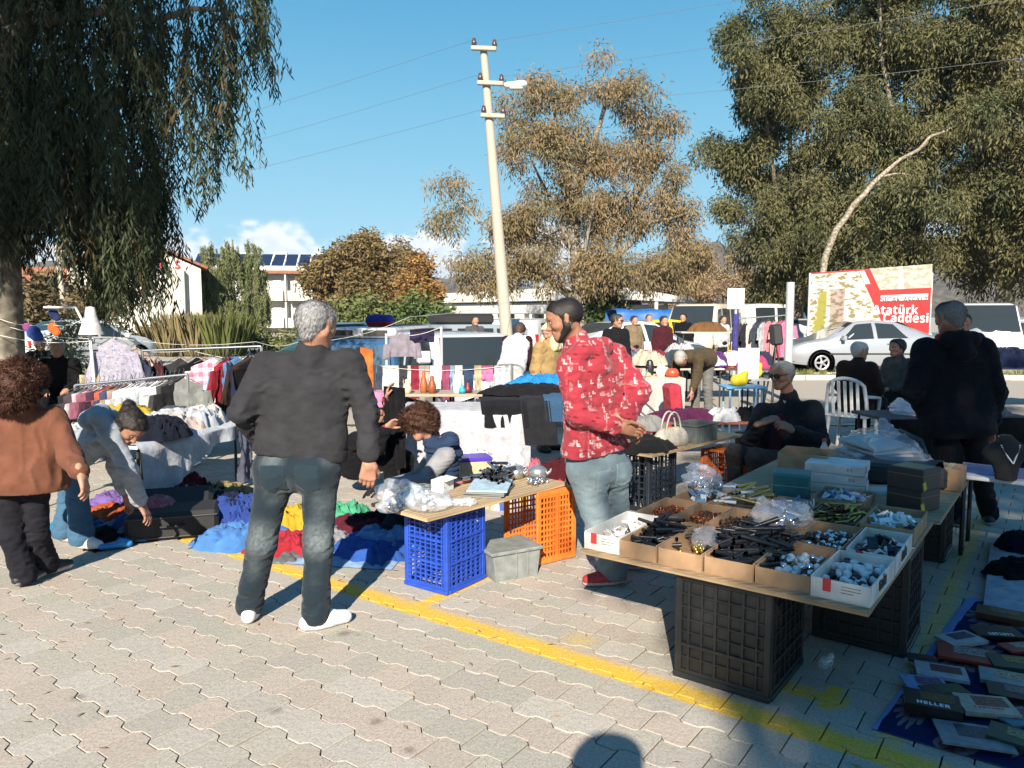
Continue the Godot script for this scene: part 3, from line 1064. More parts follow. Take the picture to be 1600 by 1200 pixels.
	J.merge({"head": V(-1.191, 0.78, -6.6), "hf": V(0.9, -0.3, 0.3), "neck": V(-1.242, 0.613, -6.65), "shR": V(-1.351, 0.519, -6.45), "shL": V(-1.264, 0.488, -6.85), "elR": V(-1.129, 0.497, -6.2), "wrR": V(-1.041, 0.669, -6.2), "hR": V(0.7, 0.5, 0), "pnR": V(0.5, -0.3, 0.5), "elL": V(-1.095, 0.596, -6.8), "wrL": V(-1.08, 0.887, -6.45), "hL": V(0.2, 1, 0.1), "pnL": V(0.9, 0, 0)}, true)
	o = person("seated woman in pink bucket hat and black coat holding up trousers", J, {"top": cloth(Color("15151a")), "top_name": "coat", "bulk": 1.1, "hem": 0.1, "legs": cloth(Color("121217")), "shoe": Color(0.02, 0.02, 0.02), "hair": Color(0.02, 0.015, 0.012), "skin": lin(0.38, 0.2, 0.14), "brow": Color(0.02, 0.015, 0.01), "seed": 43}, 1.3)
	var hat := Solid.new()
	hat.cell = 0.008
	var hc: Vector3 = J.head - J.b + V(0, 0.06, 0)
	hat.add(hc + V(-0.02, 0.03, 0), hc + V(0.02, 0.03, 0), 0.1, 0.1, 0.03)
	hat.add(hc + V(-0.03, -0.03, 0), hc + V(0.03, -0.03, 0), 0.12, 0.12, 0.03, Vector3.UP, 2.4)
	hat.amp = 0.004
	hat.freq = Vector3.ONE * 12
	hat.cut(hc + V(0, 0.09, 0), Vector3.UP)
	solid(o, "hat", [hat], cloth(Color("c87aa8")))
	for e in ["wrL", "wrR"]:
		part(o, "cuff", MB.new().tube([J[e] - J.b - V(0.0, 0.0, 0.0), J[e] - J.b + J["h" + e[2]].normalized() * -0.03], 0.036, 10), cloth(Color("a01828")))
	hung("black trousers held up by the woman in the pink hat", V(-1.092, 0.986, -6.4), V(-0.917, 0.969, -6.4), 0.72, cloth(Color("16171b")), 843, "held_trousers", "trousers")
	shirt("lilac grey shirt hanging from the short line before the minibus", V(-1.431, 1.36, -9.82), 0.1, 0.34, 0.3, 0.26, cloth(Color("958c9c")), 662, "", 0.08)
	single("line_post", "thin post carrying the lilac shirt's short line", "post", MB.new().tube([Vector3.ZERO, V(0, 1.36, 0)], 0.018, 8), M(lin(0.4, 0.4, 0.42), 0.4), V(-1.632, 1.036, -9.8) * V(1, 0, 1))
	single("line_post", "thin post at the navy skirt's end of the short line", "post", MB.new().tube([Vector3.ZERO, V(0, 1.45, 0)], 0.018, 8), M(lin(0.4, 0.4, 0.42), 0.4), V(-0.916, 1.036, -9.8) * V(1, 0, 1))
	# ---- seated man with sunglasses
	J = seat_joints(V(2.316, 0.114, -6.45) * V(1, 0, 1), V(-0.75, 0, 0.65), 0.4, 0.98)
	J.merge({"head": V(2.293, 1.091, -6.38), "hf": V(-0.88, -0.12, 0.45), "neck": V(2.379, 0.89, -6.42), "shR": V(2.185, 0.752, -6.55), "shL": V(2.543, 0.806, -6.3), "elR": V(2.044, 0.517, -6.4), "wrR": V(2.048, 0.726, -6.1), "hR": V(0.75, 0.35, 0.2), "pnR": V(0.2, -0.8, -0.4), "elL": V(2.524, 0.567, -6.1), "wrL": V(2.245, 0.681, -5.98), "hL": V(-0.8, 0.45, 0.0), "pnL": V(-0.1, -0.6, -0.6), "hipR": V(2.26, 0.319, -6.5), "hipL": V(2.413, 0.338, -6.4), "knR": V(1.855, 0.454, -6.2), "knL": V(1.955, 0.458, -5.98), "anR": V(1.892, 0.023, -6.25) * V(1, 0, 1) + V(0, 0.085, 0), "anL": V(2.031, 0.047, -6.05) * V(1, 0, 1) + V(0, 0.085, 0), "curl": 1.0}, true)
	o = person("seated older man in sunglasses and dark jacket with burgundy sweater", J, {"top": cloth(Color("26272e")), "bulk": 1.12, "hem": 0.06, "belly": 0.13, "collar": 0.1, "collar_r": 0.075, "legs": cloth(Color("4a4442")), "leg": 1.05, "shoe": Color(0.03, 0.02, 0.015), "hair": Color(0.24, 0.24, 0.24), "hair_amp": 0.002, "hair_len": 0.001, "hairline": 0.06, "skin": lin(0.30, 0.15, 0.10), "seed": 51})
	shades(o, J, M(lin(0.008, 0.008, 0.009), 0.1))
	var ff := V(-0.75, 0, 0.65).normalized()
	var sw := Solid.new()
	sw.cell = 0.01
	var cz: Vector3 = (J.shL + J.shR) * 0.5 - J.b
	sw.add(cz + ff * 0.1 - V(0, 0.06, 0), cz + ff * 0.165 - V(0, 0.3, 0), 0.05, 0.06, 0.03)
	solid(o, "sweater", [sw], cloth(Color("4c1a26")))
	var nk2: Vector3 = J.neck - J.b
	part(o, "shirt_collar", MB.new().tube([nk2 + V(-0.06, 0.025, -0.03), nk2 + ff * 0.085 - V(0, 0.03, 0), nk2 + V(0.06, 0.025, 0.03)], 0.012, 8), cloth(Color("cfd2d8")))
	var seat := thing("stool", "dark square stool under the seated man in sunglasses", "stool", V(2.346, 0.109, -6.47) * V(1, 0, 1), 0.6)
	part(seat, "seat", MB.new().box(V(0, 0.385, 0), V(0.36, 0.04, 0.36), 0.01), M(lin(0.05, 0.04, 0.035), 0.6))
	for x in [-0.15, 0.15]:
		for z in [-0.15, 0.15]:
			part(seat, "leg", MB.new().tube([V(x, 0, z), V(x, 0.37, z)], 0.016, 8), M(lin(0.05, 0.05, 0.05), 0.5))
	# ---- standing man in the dark jacket, from behind
	J = stand(V(3.625, 0, -5.793), V(-0.1, 0, -1), 1.75)
	J.merge({"head": V(3.285, 1.581, -5.68), "hf": V(-0.35, -0.2, -0.9), "neck": V(3.335, 1.417, -5.7), "shL": V(3.127, 1.339, -5.72), "shR": V(3.571, 1.34, -5.7), "elL": V(3.054, 1.029, -5.7), "wrL": V(3.273, 0.78, -5.9), "hL": V(0.3, -0.6, -0.6), "elR": V(3.664, 1.021, -5.68), "wrR": V(3.696, 0.736, -5.75), "hipL": V(3.301, 0.79, -5.72), "hipR": V(3.505, 0.793, -5.7), "knL": V(3.374, 0.378, -5.74), "knR": V(3.596, 0.387, -5.7), "anL": V(3.37, 0, -5.648) + V(0, 0.085, 0), "anR": V(3.672, 0, -5.684) + V(0, 0.085, 0), "ftL": V(-0.3, 0, -0.9), "ftR": V(0.5, 0, -0.8)}, true)
	o = person("standing man in dark navy jacket with red lined collar, seen from behind", J, {"top": cloth(Color("14161f")), "bulk": 1.2, "hem": 0.1, "flare": 1.12, "waist": 1.12, "collar": 0.2, "collar_r": 0.08, "legs": cloth(Color("1c2026")), "leg": 1.05, "shoe": Color(0.02, 0.02, 0.022), "sole": Color(0.5, 0.5, 0.5), "hair": Color(0.20, 0.20, 0.21), "hair_len": 0.002, "hair_amp": 0.002, "skin": lin(0.3, 0.15, 0.1), "seed": 61, "hood": true})
	var cl := Solid.new()
	cl.cell = 0.009
	var nk: Vector3 = J.neck - J.b
	cl.add(nk + V(-0.13, 0.015, 0.03), nk + V(0.0, 0.035, 0.09), 0.028, 0.032, 0.02)
	cl.add(nk + V(0.0, 0.035, 0.09), nk + V(0.15, 0.01, 0.03), 0.032, 0.026, 0.02)
	solid(o, "collar", [cl], cloth(Color("a82a20")))
	# ---- people farther away
	J = seat_joints(V(4.15, 0, -9.05), V(0.75, 0, -0.6), 0.42)
	J.hf = V(0.95, -0.1, -0.1)
	person("white haired man in brown jacket seated on the plastic chair", J, {"top": cloth(Color("3a241c")), "legs": cloth(Color("1d1d22")), "bulk": 1.1, "hem": 0.06, "hair": Color(0.4, 0.39, 0.37), "hair_len": 0.002, "skin": lin(0.36, 0.19, 0.13), "seed": 65}, 1.7)
	J = seat_joints(V(5.1, 0, -9.9), V(-0.9, 0, 0.3), 0.42)
	person("dark haired person in grey sweater seated facing the brown jacket man", J, {"top": cloth(Color("5a5654")), "legs": cloth(Color("17171c")), "hem": 0.06, "hair": Color(0.015, 0.012, 0.012), "hair_len": 0.014, "skin": lin(0.34, 0.18, 0.12), "seed": 66}, 1.7)
	single("cafe_stool", "dark stool under the person in the grey sweater", "stool", MB.new().box(V(0, 0.205, 0), V(0.34, 0.41, 0.34), 0.02), M(lin(0.03, 0.03, 0.035), 0.6), V(5.1, 0, -9.9))
	J = stand(V(5.5, 0, -9.2), V(-0.5, 0, 0.8), 1.62)
	person("dark clothed person half hidden behind the standing man's shoulder", J, {"top": cloth(Color("101116")), "legs": cloth(Color("131318")), "hair": Color(0.012, 0.01, 0.01), "hair_len": 0.01, "skin": lin(0.3, 0.16, 0.11), "seed": 67}, 1.7)
	J = lean(stand(V(2.862, 0.078, -11.3) * V(1, 0, 1), V(-0.65, 0, 0.75), 1.72), 1.45)
	person("balding man in olive brown jacket bending low over bric a brac", J, {"top": cloth(Color("54452f")), "legs": cloth(Color("7a7876")), "bulk": 1.12, "hem": 0.02, "hair": Color(0.3, 0.29, 0.28), "hair_len": 0.001, "hairline": 0.075, "skin": lin(0.38, 0.19, 0.13), "shoe": Color(0.03, 0.02, 0.02), "seed": 68}, 1.5)
	J = lean(stand(V(0, 0.592, -11) * V(1, 0, 1), V(0.3, 0, -0.95), 1.6), 0.62)
	person("woman in white vest with maroon sleeves leaning over a stall", J, {"top": cloth(Color("e0e0e6")), "top_name": "vest", "sleeves": cloth(Color("3c1420")), "legs": cloth(Color("d8d4d4")), "bulk": 1.1, "hem": 0.06, "hair": Color(0.04, 0.02, 0.014), "hair_len": 0.02, "shoe": Color(0.1, 0.1, 0.1), "seed": 69}, 1.7)
	J = stand(V(0.42, 0.793, -8.8) * V(1, 0, 1), V(0.6, 0, 0.5), 1.5)
	J.hf = V(-0.5, -0.3, 0.6)
	person("woman in pale yellow headscarf and tan dress behind the hooded man", J, {"top": cloth(Color("b08d54")), "top_name": "dress", "hem": 0.35, "flare": 1.3, "bulk": 1.1, "legs": cloth(Color("b08d54")), "hair": Color(0.80, 0.66, 0.36), "hair_len": 0.022, "hair_amp": 0.006, "hair_freq": 18.0, "hairline": 0.03, "hair_more": [[V(0, -0.04, -0.04), V(0, -0.16, -0.03), 0.085, 0.1], [V(0.07, -0.08, 0.02), V(0.06, -0.16, 0.05), 0.06, 0.05], [V(-0.07, -0.08, 0.02), V(-0.06, -0.16, 0.05), 0.06, 0.05]], "seed": 70}, 1.6)
	J = stand(V(1.657, 0.5, -12) * V(1, 0, 1), V(0.4, 0, 0.9), 1.62)
	J.hf = V(0.9, -0.1, 0.4)
	o = person("man in dark sunglasses and black jacket behind the hooded man's shoulder", J, {"top": cloth(Color("1a1b20")), "legs": cloth(Color("20242c")), "hair": Color(0.02, 0.017, 0.015), "hair_len": 0.005, "skin": lin(0.38, 0.2, 0.14), "seed": 71}, 1.6)
	shades(o, J, M(lin(0.008, 0.008, 0.009), 0.1))
	J = stand(V(3.434, -0.142, -19) * V(1, 0, 1), V(0.2, 0, 1), 1.62)
	person("far man in navy top standing beside the yellow taxi", J, {"top": cloth(Color("161c30")), "legs": cloth(Color("22262e")), "hair": Color(0.1, 0.05, 0.02), "hair_len": 0.008, "seed": 72}, 2.6)
	J = stand(V(4.535, -0.234, -20) * V(1, 0, 1), V(-0.5, 0, 0.8), 1.64)
	person("far person in black before the cream minibus", J, {"top": cloth(Color("131317")), "legs": cloth(Color("1d1d22")), "hair": Color(0.015, 0.012, 0.012), "hair_len": 0.012, "seed": 73}, 2.6)
	for e in [["far shopper in grey coat between the market hall and the lamp pole", 742.0, 17.0, "55565c"], ["far shopper in burgundy jacket behind the heap of clothes", 1036.0, 16.0, "4c1622"], ["far shopper in white top near the far dress rail", 1128.0, 20.0, "c8c8cc"], ["far shopper in beige coat before the white saloon", 990.0, 17.5, "8a7658"]]:
		J = stand(px(e[1], 600, e[2]) * V(1, 0, 1), V(0.4, 0, 0.9), 1.58)
		person(e[0], J, {"top": cloth(Color(e[3])), "legs": cloth(Color("20242c")), "hair": Color(0.03, 0.02, 0.015), "hair_len": 0.01, "seed": int(e[1])}, 2.6)
	J = stand(V(-0.387, 0.445, -12.6) * V(1, 0, 1), V(0.1, 0, -1), 1.3)
	person("child in bright blue top standing before the grey van", J, {"top": cloth(Color("1f4fb4")), "legs": cloth(Color("2a3044")), "hair": Color(0.02, 0.015, 0.012), "hair_len": 0.012, "seed": 74}, 2.0)
	J = seat_joints(V(-5.9, 0.365, -9.8) * V(1, 0, 1), V(0.35, 0, 0.9), 0.42)
	person("seated person in black behind the rust coated woman, hands folded", J, {"top": cloth(Color("121215")), "legs": cloth(Color("15151a")), "hair": Color(0.3, 0.27, 0.24), "hair_len": 0.006, "seed": 75}, 1.7)
	single("low_stool", "dark stool under the person in black by the trunk", "stool", MB.new().box(V(0, 0.205, 0), V(0.34, 0.41, 0.34), 0.02), M(lin(0.03, 0.03, 0.035), 0.6), V(-5.9, 0.365, -9.8) * V(1, 0, 1))
	J = stand(V(-6.635, 0.264, -10.6) * V(1, 0, 1), V(0.6, 0, 0.7), 1.28)
	person("pale haired child in dark coat beside the tree trunk", J, {"top": cloth(Color("1b1b20")), "legs": cloth(Color("1a1a20")), "hair": Color(0.52, 0.46, 0.38), "hair_len": 0.016, "seed": 76}, 1.8)
	# ---- the photographer, whose shadow falls on the pavers
	J = stand(V(0.0, 0, 0.42), V(0, 0, -1), 1.76)
	J.merge({"elL": V(-0.3, 1.28, 0.3), "elR": V(0.3, 1.28, 0.3), "wrL": V(-0.1, 1.5, 0.13), "wrR": V(0.1, 1.5, 0.13), "hL": V(0.1, 1, -0.2), "hR": V(-0.1, 1, -0.2), "pnL": V(1, 0, 0), "pnR": V(-1, 0, 0)}, true)
	o = person("photographer in flat cap holding up a phone, out of frame", J, {"top": cloth(Color("30343c")), "legs": cloth(Color("22242a")), "hair": Color(0.05, 0.04, 0.03), "hair_len": 0.01, "seed": 80, "bulk": 1.1}, 1.6)
	part(o, "cap", MB.new().lathe(J.head - J.b + V(0, 0.06, 0), [W(0.1, 0), W(0.115, 0.02), W(0.118, 0.075), W(0.11, 0.09), W(0, 0.092)], 20).box(J.head - J.b + V(0, 0.07, -0.12), V(0.18, 0.012, 0.1), 0.004), cloth(Color("2a2a2e")))
	single("phone", "phone held up by the photographer, out of frame", "phone", MB.new().box(V(0, 0, 0), V(0.155, 0.074, 0.009), 0.003), M(lin(0.02, 0.02, 0.02), 0.2), V(0.03, 1.585, 0.07))
# ---------------------------------------------------------------- sky, ground, paving
var rng := RandomNumberGenerator.new()
var fnz := FastNoiseLite.new()
func make_sky() -> void:
	var we := WorldEnvironment.new()
	we.name = "world_environment"
	var e := Environment.new()
	e.background_mode = Environment.BG_SKY
	var W := 2400
	var H := 1200
	var im := Image.create(W, H, false, Image.FORMAT_RGB8)
	var zen := Color(0.19, 0.45, 0.69)
	var mid := Color(0.298, 0.635, 0.81)
	var low := Color(0.70, 0.875, 0.94)
	var fn := FastNoiseLite.new()
	fn.seed = 21
	fn.frequency = 1.0
	fn.fractal_octaves = 5
	# cumulus banks on the horizon: [azimuth, elevation of the base, width, height] in degrees
	var banks := [[-18.6, 2.8, 3.2, 4.4], [-15.2, 3.0, 3.0, 4.2], [-10.6, 2.6, 3.4, 4.6], [-6.2, 2.8, 3.4, 4.4], [-2.6, 2.6, 3.0, 4.4], [-17.0, 2.6, 4.6, 4.9], [-21.5, 2.6, 3.0, 2.6], [-8.5, 2.0, 5.0, 5.2], [-4.0, 2.2, 4.2, 4.6], [-12.5, 2.2, 3.0, 2.2], [0.5, 2.0, 3.5, 3.2], [15.5, 3.0, 4.5, 4.4], [20.0, 2.4, 4.0, 3.6]]
	var rg := RandomNumberGenerator.new()
	rg.seed = 8
	var az := 34.0
	while az < 326.0:
		banks.append([az, rg.randf_range(2.0, 3.2), rg.randf_range(2.6, 5.0), rg.randf_range(1.8, 4.4)])
		az += rg.randf_range(4.0, 11.0)
	for y in H:
		var el := 90.0 - 180.0 * (y + 0.5) / H
		var t := clampf(el / 90.0, 0.0, 1.0)
		var c := low.lerp(mid, clampf(pow(t / 0.26, 0.85), 0.0, 1.0)).lerp(zen, clampf((t - 0.16) / 0.6, 0.0, 1.0))
		if el < 0.0:
			c = low.lerp(Color(0.5, 0.48, 0.44), clampf(-el / 2.0, 0.0, 1.0))
		im.fill_rect(Rect2i(0, y, W, 1), c)
		if el < 0.0 or el > 11.0:
			continue
		for x in W:
			var a := 360.0 * (x + 0.5) / W - 180.0
			var d := V(sin(deg_to_rad(a)), 0, -cos(deg_to_rad(a))) * 7.0
			var n1 := fn.get_noise_3d(d.x * 1.6, el * 0.5, d.z * 1.6)
			var n2 := fn.get_noise_3d(d.x * 6.0 + 9.0, el * 1.4, d.z * 6.0)
			var best := 0.0
			var body := 0.0
			for b in banks:
				var da: float = absf(fposmod(a - b[0] + 180.0, 360.0) - 180.0)
				if da > b[2] * 1.7:
					continue
				var q: float = da / b[2]
				var v: float = (el - b[1]) / b[3]
				var m: float = 1.22 - sqrt(q * q * 0.9 + (v * v if v > 0.0 else v * v * 2.6)) + n1 * 0.3 + n2 * 0.45
				if m > best:
					best = m
					body = v
			var cov := clampf((best + 0.02) * 4.0, 0.0, 1.0) * 0.95 if best > 0.0 else 0.0
			var veil := clampf(0.55 - absf(el - 2.5) / 4.5 + n1 * 0.9, 0.0, 1.0) * 0.5
			var white := Color(0.80, 0.86, 0.92).lerp(Color(0.97, 0.97, 0.97), clampf(0.35 + body * 0.7 + n2 * 0.9, 0.0, 1.0))
			im.set_pixel(x, y, c.lerp(Color(0.80, 0.88, 0.94), veil).lerp(white, cov))
	var s := Sky.new()
	var p := PanoramaSkyMaterial.new()
	p.panorama = ImageTexture.create_from_image(im)
	p.energy_multiplier = 1.0
	s.sky_material = p
	e.sky = s
	e.background_energy_multiplier = 0.45
	e.tonemap_mode = Environment.TONE_MAPPER_LINEAR
	e.tonemap_exposure = 2.6
	e.sdfgi_enabled = true
	e.ssao_enabled = true
	e.ssil_enabled = true
	e.fog_enabled = true
	e.fog_density = 0.0002
	e.fog_light_color = Color(0.74, 0.82, 0.9)
	we.environment = e
	add_child(we)
const RU := Vector3(0.809, 0, 0.588)     # along a course of pavers
const RW := Vector3(0.588, 0, -0.809)    # across the courses, away from the camera
const PL := 0.195
const PW := 0.165
const ORG := Vector3(-0.56, 0, -3.96)    # on the near edge of the painted course
# the course's edge: two straight halves with a slanted step between
func zig(s: float) -> float:
	s = fposmod(s, 1.0)
	if s > 0.5:
		return -zig(s - 0.5)
	return 0.0145 * clampf(minf(s, 0.5 - s) / 0.07, 0.0, 1.0)
# how much yellow spray paint lies at a point of the square
func sprayed(p: Vector3) -> float:
	var q := p - ORG
	var a := q.dot(RU)
	var b := q.dot(RW)
	var n := fnz.get_noise_2d(p.x * 40.0, p.z * 40.0) * 0.5 + fnz.get_noise_2d(p.x * 9.0, p.z * 9.0) * 0.5
	var y := 0.0
	if a > -2.8 and a < 9.0:
		y = clampf((0.135 - b) / 0.06, 0.0, 1.0) * clampf((b + 0.035) / 0.01, 0.0, 1.0)
	for l in [-0.02, 2.32]:
		if b > 0.0 and b < 4.6:
			var w := clampf((0.06 - absf(a - l - 0.02)) / 0.03, 0.0, 1.0) * (0.95 if l < 1.0 else 0.5)
			if l < 1.0 and b > 0.75:
				w = 0.0
			y = maxf(y, w)
	var z := (p - V(1.258, 0, -3.075))
	if absf(z.dot(RU)) < 0.16 and absf(z.dot(RW)) < 0.05:
		y = maxf(y, 0.8)
	var z2 := (p - V(1.343, 0, -3.032))
	if absf(z2.dot(RU)) < 0.035 and absf(z2.dot(RW)) < 0.12:
		y = maxf(y, 0.9)
	var z3 := (p - V(0.332, 0, -3.595))
	y = maxf(y, clampf(0.5 - z3.length() / 0.25, 0.0, 1.0))
	return clampf(y * (1.0 + n * 0.7), 0.0, 1.0)
# drips and spots on the blocks: [where, radius]
var SPOTS := [[V(-0.845, 0, -3.67), 0.034], [V(-0.771, 0, -3.655), 0.012], [V(-0.536, 0, -2.842), 0.026], [V(-1.378, 0, -3.322), 0.018], [V(-1.871, 0, -3.915), 0.025], [V(-0.283, 0, -3.2), 0.016], [V(-1.827, 0, -3.032), 0.028], [V(0.049, 0, -2.742), 0.02], [V(-0.378, 0, -2.648), 0.02], [V(-0.962, 0, -2.929), 0.025]]
func stained(p: Vector3) -> float:
	var y := 0.0
	for e in SPOTS:
		var d: float = (p - e[0]).length() / e[1] + fnz.get_noise_2d(p.x * 70.0, p.z * 70.0) * 0.5
		y = maxf(y, clampf(1.4 - d, 0.0, 1.0) * 0.55)
	return y
func paver_mesh(mb: MB, o: Vector3, off: float, base: Color, fine: bool, tilt: Vector2) -> void:
	var ss := [0.0, 0.07, 0.43, 0.57, 0.93, 1.0]
	var tt := [0.0, 1.0]
	if fine:
		ss = []
		for i in 13:
			ss.append(i / 12.0)
		tt = []
		for i in 10:
			tt.append(i / 9.0)
	var g := 0.003
	var bv := 0.0014
	var rows := []
	var prof := [[g, -0.02], [g, -0.0022], [g + bv, 0.0]]
	var yel := Color(0.66, 0.42, 0.06)
	var put := func(s: float, t: float, h: float, inset: float) -> Vector3:
		var a: float = inset + s * (PL - 2.0 * inset)
		var z := zig(a / PL + off)
		var b: float = z + inset + t * (PW - 2.0 * inset)
		return o + RU * a + RW * b + Vector3.UP * (h + tilt.x * (s - 0.5) + tilt.y * (t - 0.5))
	var k := mb.v.size()
	# top
	for t in tt:
		for s in ss:
			var p: Vector3 = put.call(s, t, 0.0, g + bv)
			mb.col = base
			if fine:
				mb.col = base.lerp(Color(0.09, 0.05, 0.035), stained(p)).lerp(yel, sprayed(p))
			mb.vert(p, Vector3.UP)
	mb.grid_faces(k, tt.size(), ss.size(), false, false)
	# bevel and side
	var ring := []
	for s in ss:
		ring.append([s, 0.0])
	for t in tt.slice(1):
		ring.append([1.0, t])
	for i in range(ss.size() - 2, -1, -1):
		ring.append([ss[i], 1.0])
	for i in range(tt.size() - 2, 0, -1):
		ring.append([0.0, tt[i]])
	for i in ring.size():
		var a = ring[i]
		var b = ring[(i + 1) % ring.size()]
		for q in 2:
			var lo = prof[q]
			var hi = prof[q + 1]
			var p0: Vector3 = put.call(a[0], a[1], lo[1], lo[0])
			var p1: Vector3 = put.call(b[0], b[1], lo[1], lo[0])
			mb.col = base.lerp(yel, sprayed(p0)) if fine else base
			mb.quad(p0, p1, put.call(b[0], b[1], hi[1], hi[0]), put.call(a[0], a[1], hi[1], hi[0]))
func make_ground() -> void:
	rng.seed = 77
	fnz.seed = 3
	fnz.frequency = 1.0
	var stone := M(Color.WHITE, 0.9, 0.0, "grit", 1.7, "bump", 0.12, 0.3)
	stone.uv1_world_triplanar = true
	stone = vcol(stone)
	var joint := M(lin(0.11, 0.09, 0.05), 0.95, 0.0, "bark", 0.8, "bump", 0.5)
	joint.uv1_world_triplanar = true
	# joints between the pavers: sand and moss
	var x0 := -9.0
	var x1 := 9.0
	var z0 := -11.0
	var z1 := 1.0
	var mb := MB.new()
	mb.quad(V(x0, -0.0075, z1), V(x1, -0.0075, z1), V(x1, -0.0075, z0), V(x0, -0.0075, z0))
	var sq := struct("pavement", mb, joint, "paved market square of interlocking grey concrete blocks")
	# pavers
	var list := []
	for r in range(-40, 60):
		for q in range(-60, 70):
			var sh := 0.5 * PL if r % 2 else 0.0
			var o := ORG + RU * (q * PL + sh - 0.02) + RW * (r * PW)
			var c := o + RU * PL * 0.5 + RW * PW * 0.5
			if c.x < x0 + 0.2 or c.x > x1 - 0.2 or c.z < z0 + 0.2 or c.z > z1 - 0.2:
				continue
			var seen: bool = c.z < -2.3 and absf(c.x) < -c.z * 0.7 + 0.15
			list.append([c.length() if seen else 100.0 + c.length(), o, c, 0.5 if r % 2 else 0.0])
	list.sort_custom(func(a, b): return a[0] < b[0])
	var tones := [Color(0.40, 0.365, 0.315), Color(0.385, 0.355, 0.31), Color(0.42, 0.36, 0.31), Color(0.37, 0.35, 0.30), Color(0.40, 0.35, 0.30), Color(0.41, 0.38, 0.335)]
	var shapes := []
	for i in 12:
		var m := MB.new()
		m.use_col = true
		paver_mesh(m, Vector3.ZERO, 0.5 * (i % 2), tones[i % 6] * (0.94 + 0.01 * i), false, W(rng.randf_range(-0.0015, 0.0015), rng.randf_range(-0.0015, 0.0015)))
		shapes.append(m.mesh())
	var rest := MB.new()
	rest.use_col = true
	for i in list.size():
		var e = list[i]
		var paint_here := false
		for s in [0.1, 0.5, 0.9]:
			for t in [0.1, 0.5, 0.9]:
				if sprayed(e[1] + RU * PL * s + RW * PW * t) > 0.05 or stained(e[1] + RU * PL * s + RW * PW * t) > 0.02:
					paint_here = true
		var k := (rng.randi() % 6) * 2 + (1 if e[3] > 0.1 else 0)
		if i < 300:
			var o: MeshInstance3D
			if paint_here:
				var m := MB.new()
				m.use_col = true
				paver_mesh(m, e[1], e[3], tones[k % 6], true, Vector2.ZERO)
				o = part(sq, "paver", m, stone)
			else:
				o = part(sq, "paver", shapes[k], stone)
				o.position = e[1] + Vector3.UP * rng.randf_range(-0.0025, 0.0005)
		else:
			if e[0] > 100.0 and paint_here == false and e[0] > 108.0:
				pass
			paver_mesh(rest, e[1], e[3], tones[k % 6] * rng.randf_range(0.93, 1.04), paint_here and e[0] < 12.0, W(rng.randf_range(-0.0015, 0.0015), rng.randf_range(-0.0015, 0.0015)))
	var rs := part(sq, "paver_field", rest, stone)
	rs.set_meta("kind", "stuff")
	# the ground beyond the blocks
	mb = MB.new()
	for b in [[-700.0, x0, -700.0, 300.0], [x1, 700.0, -700.0, 300.0], [x0, x1, -700.0, z0], [x0, x1, z1, 300.0]]:
		mb.quad(V(b[0], -0.003, b[3]), V(b[1], -0.003, b[3]), V(b[1], -0.003, b[2]), V(b[0], -0.003, b[2]))
	var far := M(lin(0.36, 0.325, 0.275), 0.95, 0.0, "grit", 0.7, "bump", 0.3)
	far.uv1_world_triplanar = true
	struct("ground", mb, far)
	# road beyond the market, with a raised kerb strip
	mb = MB.new()
	mb.quad(V(3.0, 0.002, -11.2), V(60, 0.002, -11.2), V(60, 0.002, -18.4), V(3.0, 0.002, -18.4))
	mb.quad(V(1.0, 0.002, -19.4), V(60, 0.002, -19.4), V(60, 0.002, -27.0), V(1.0, 0.002, -27.0))
	var asp := M(lin(0.35, 0.315, 0.265), 0.9, 0.0, "grit", 1.1, "bump", 0.4)
	asp.uv1_world_triplanar = true
	struct("road", mb, asp)
	var kb := Node3D.new()
	kb.name = "kerb"
	kb.set_meta("kind", "structure")
	add_child(kb)
	var stn := M(lin(0.5, 0.47, 0.4), 0.9, 0.0, "grit", 1.5, "bump", 0.4)
	var km := MB.new().box(V(0, 0.06, 0), V(0.99, 0.14, 0.16), 0.02).mesh()
	for i in 22:
		for z in [-18.48, -19.32]:
			var o := part(kb, "kerb_stone", km, stn)
			o.position = V(6.7 + i, rng.randf_range(-0.006, 0.006), z + rng.randf_range(-0.008, 0.008))
	mb = MB.new().box(V(17.2, 0.05, -18.9), V(22, 0.1, 0.68), 0.0)
	struct("verge", mb, M(lin(0.2, 0.17, 0.09), 0.95, 0.0, "grit", 0.9, "bump", 0.5))
	var gr := MultiMesh.new()
	gr.transform_format = MultiMesh.TRANSFORM_3D
	gr.use_colors = true
	gr.mesh = blade_tuft(0.16, 9, 31)
	gr.instance_count = 900
	for i in 900:
		var b := Basis(Vector3.UP, rng.randf() * TAU).scaled(Vector3.ONE * rng.randf_range(0.5, 1.2))
		gr.set_instance_transform(i, Transform3D(b, V(rng.randf_range(6.4, 28.0), 0.1, rng.randf_range(-19.2, -18.6))))
		gr.set_instance_color(i, Color(0.10, 0.16, 0.04).lerp(Color(0.25, 0.22, 0.08), rng.randf()))
	var go := MultiMeshInstance3D.new()
	go.name = "grass"
	go.multimesh = gr
	go.material_override = leaf_mat()
	add_child(go)
	tag(go, "short grass growing on the kerbed verge", "grass", "", "stuff")
	# hills
	hill("hills", -470.0, [[-700, 30], [-420, 46], [-240, 40], [-110, 34], [-40, 30], [40, 20], [90, 40], [140, 56], [195, 68], [250, 60], [330, 52], [460, 80], [700, 60]], lin(0.16, 0.12, 0.085), 71)
	hill("mountains", -1000.0, [[-1600, 80], [-930, 100], [-530, 62], [-280, 46], [-105, 70], [40, 54], [280, 100], [530, 113], [1000, 150], [1600, 130]], lin(0.12, 0.13, 0.12), 72)
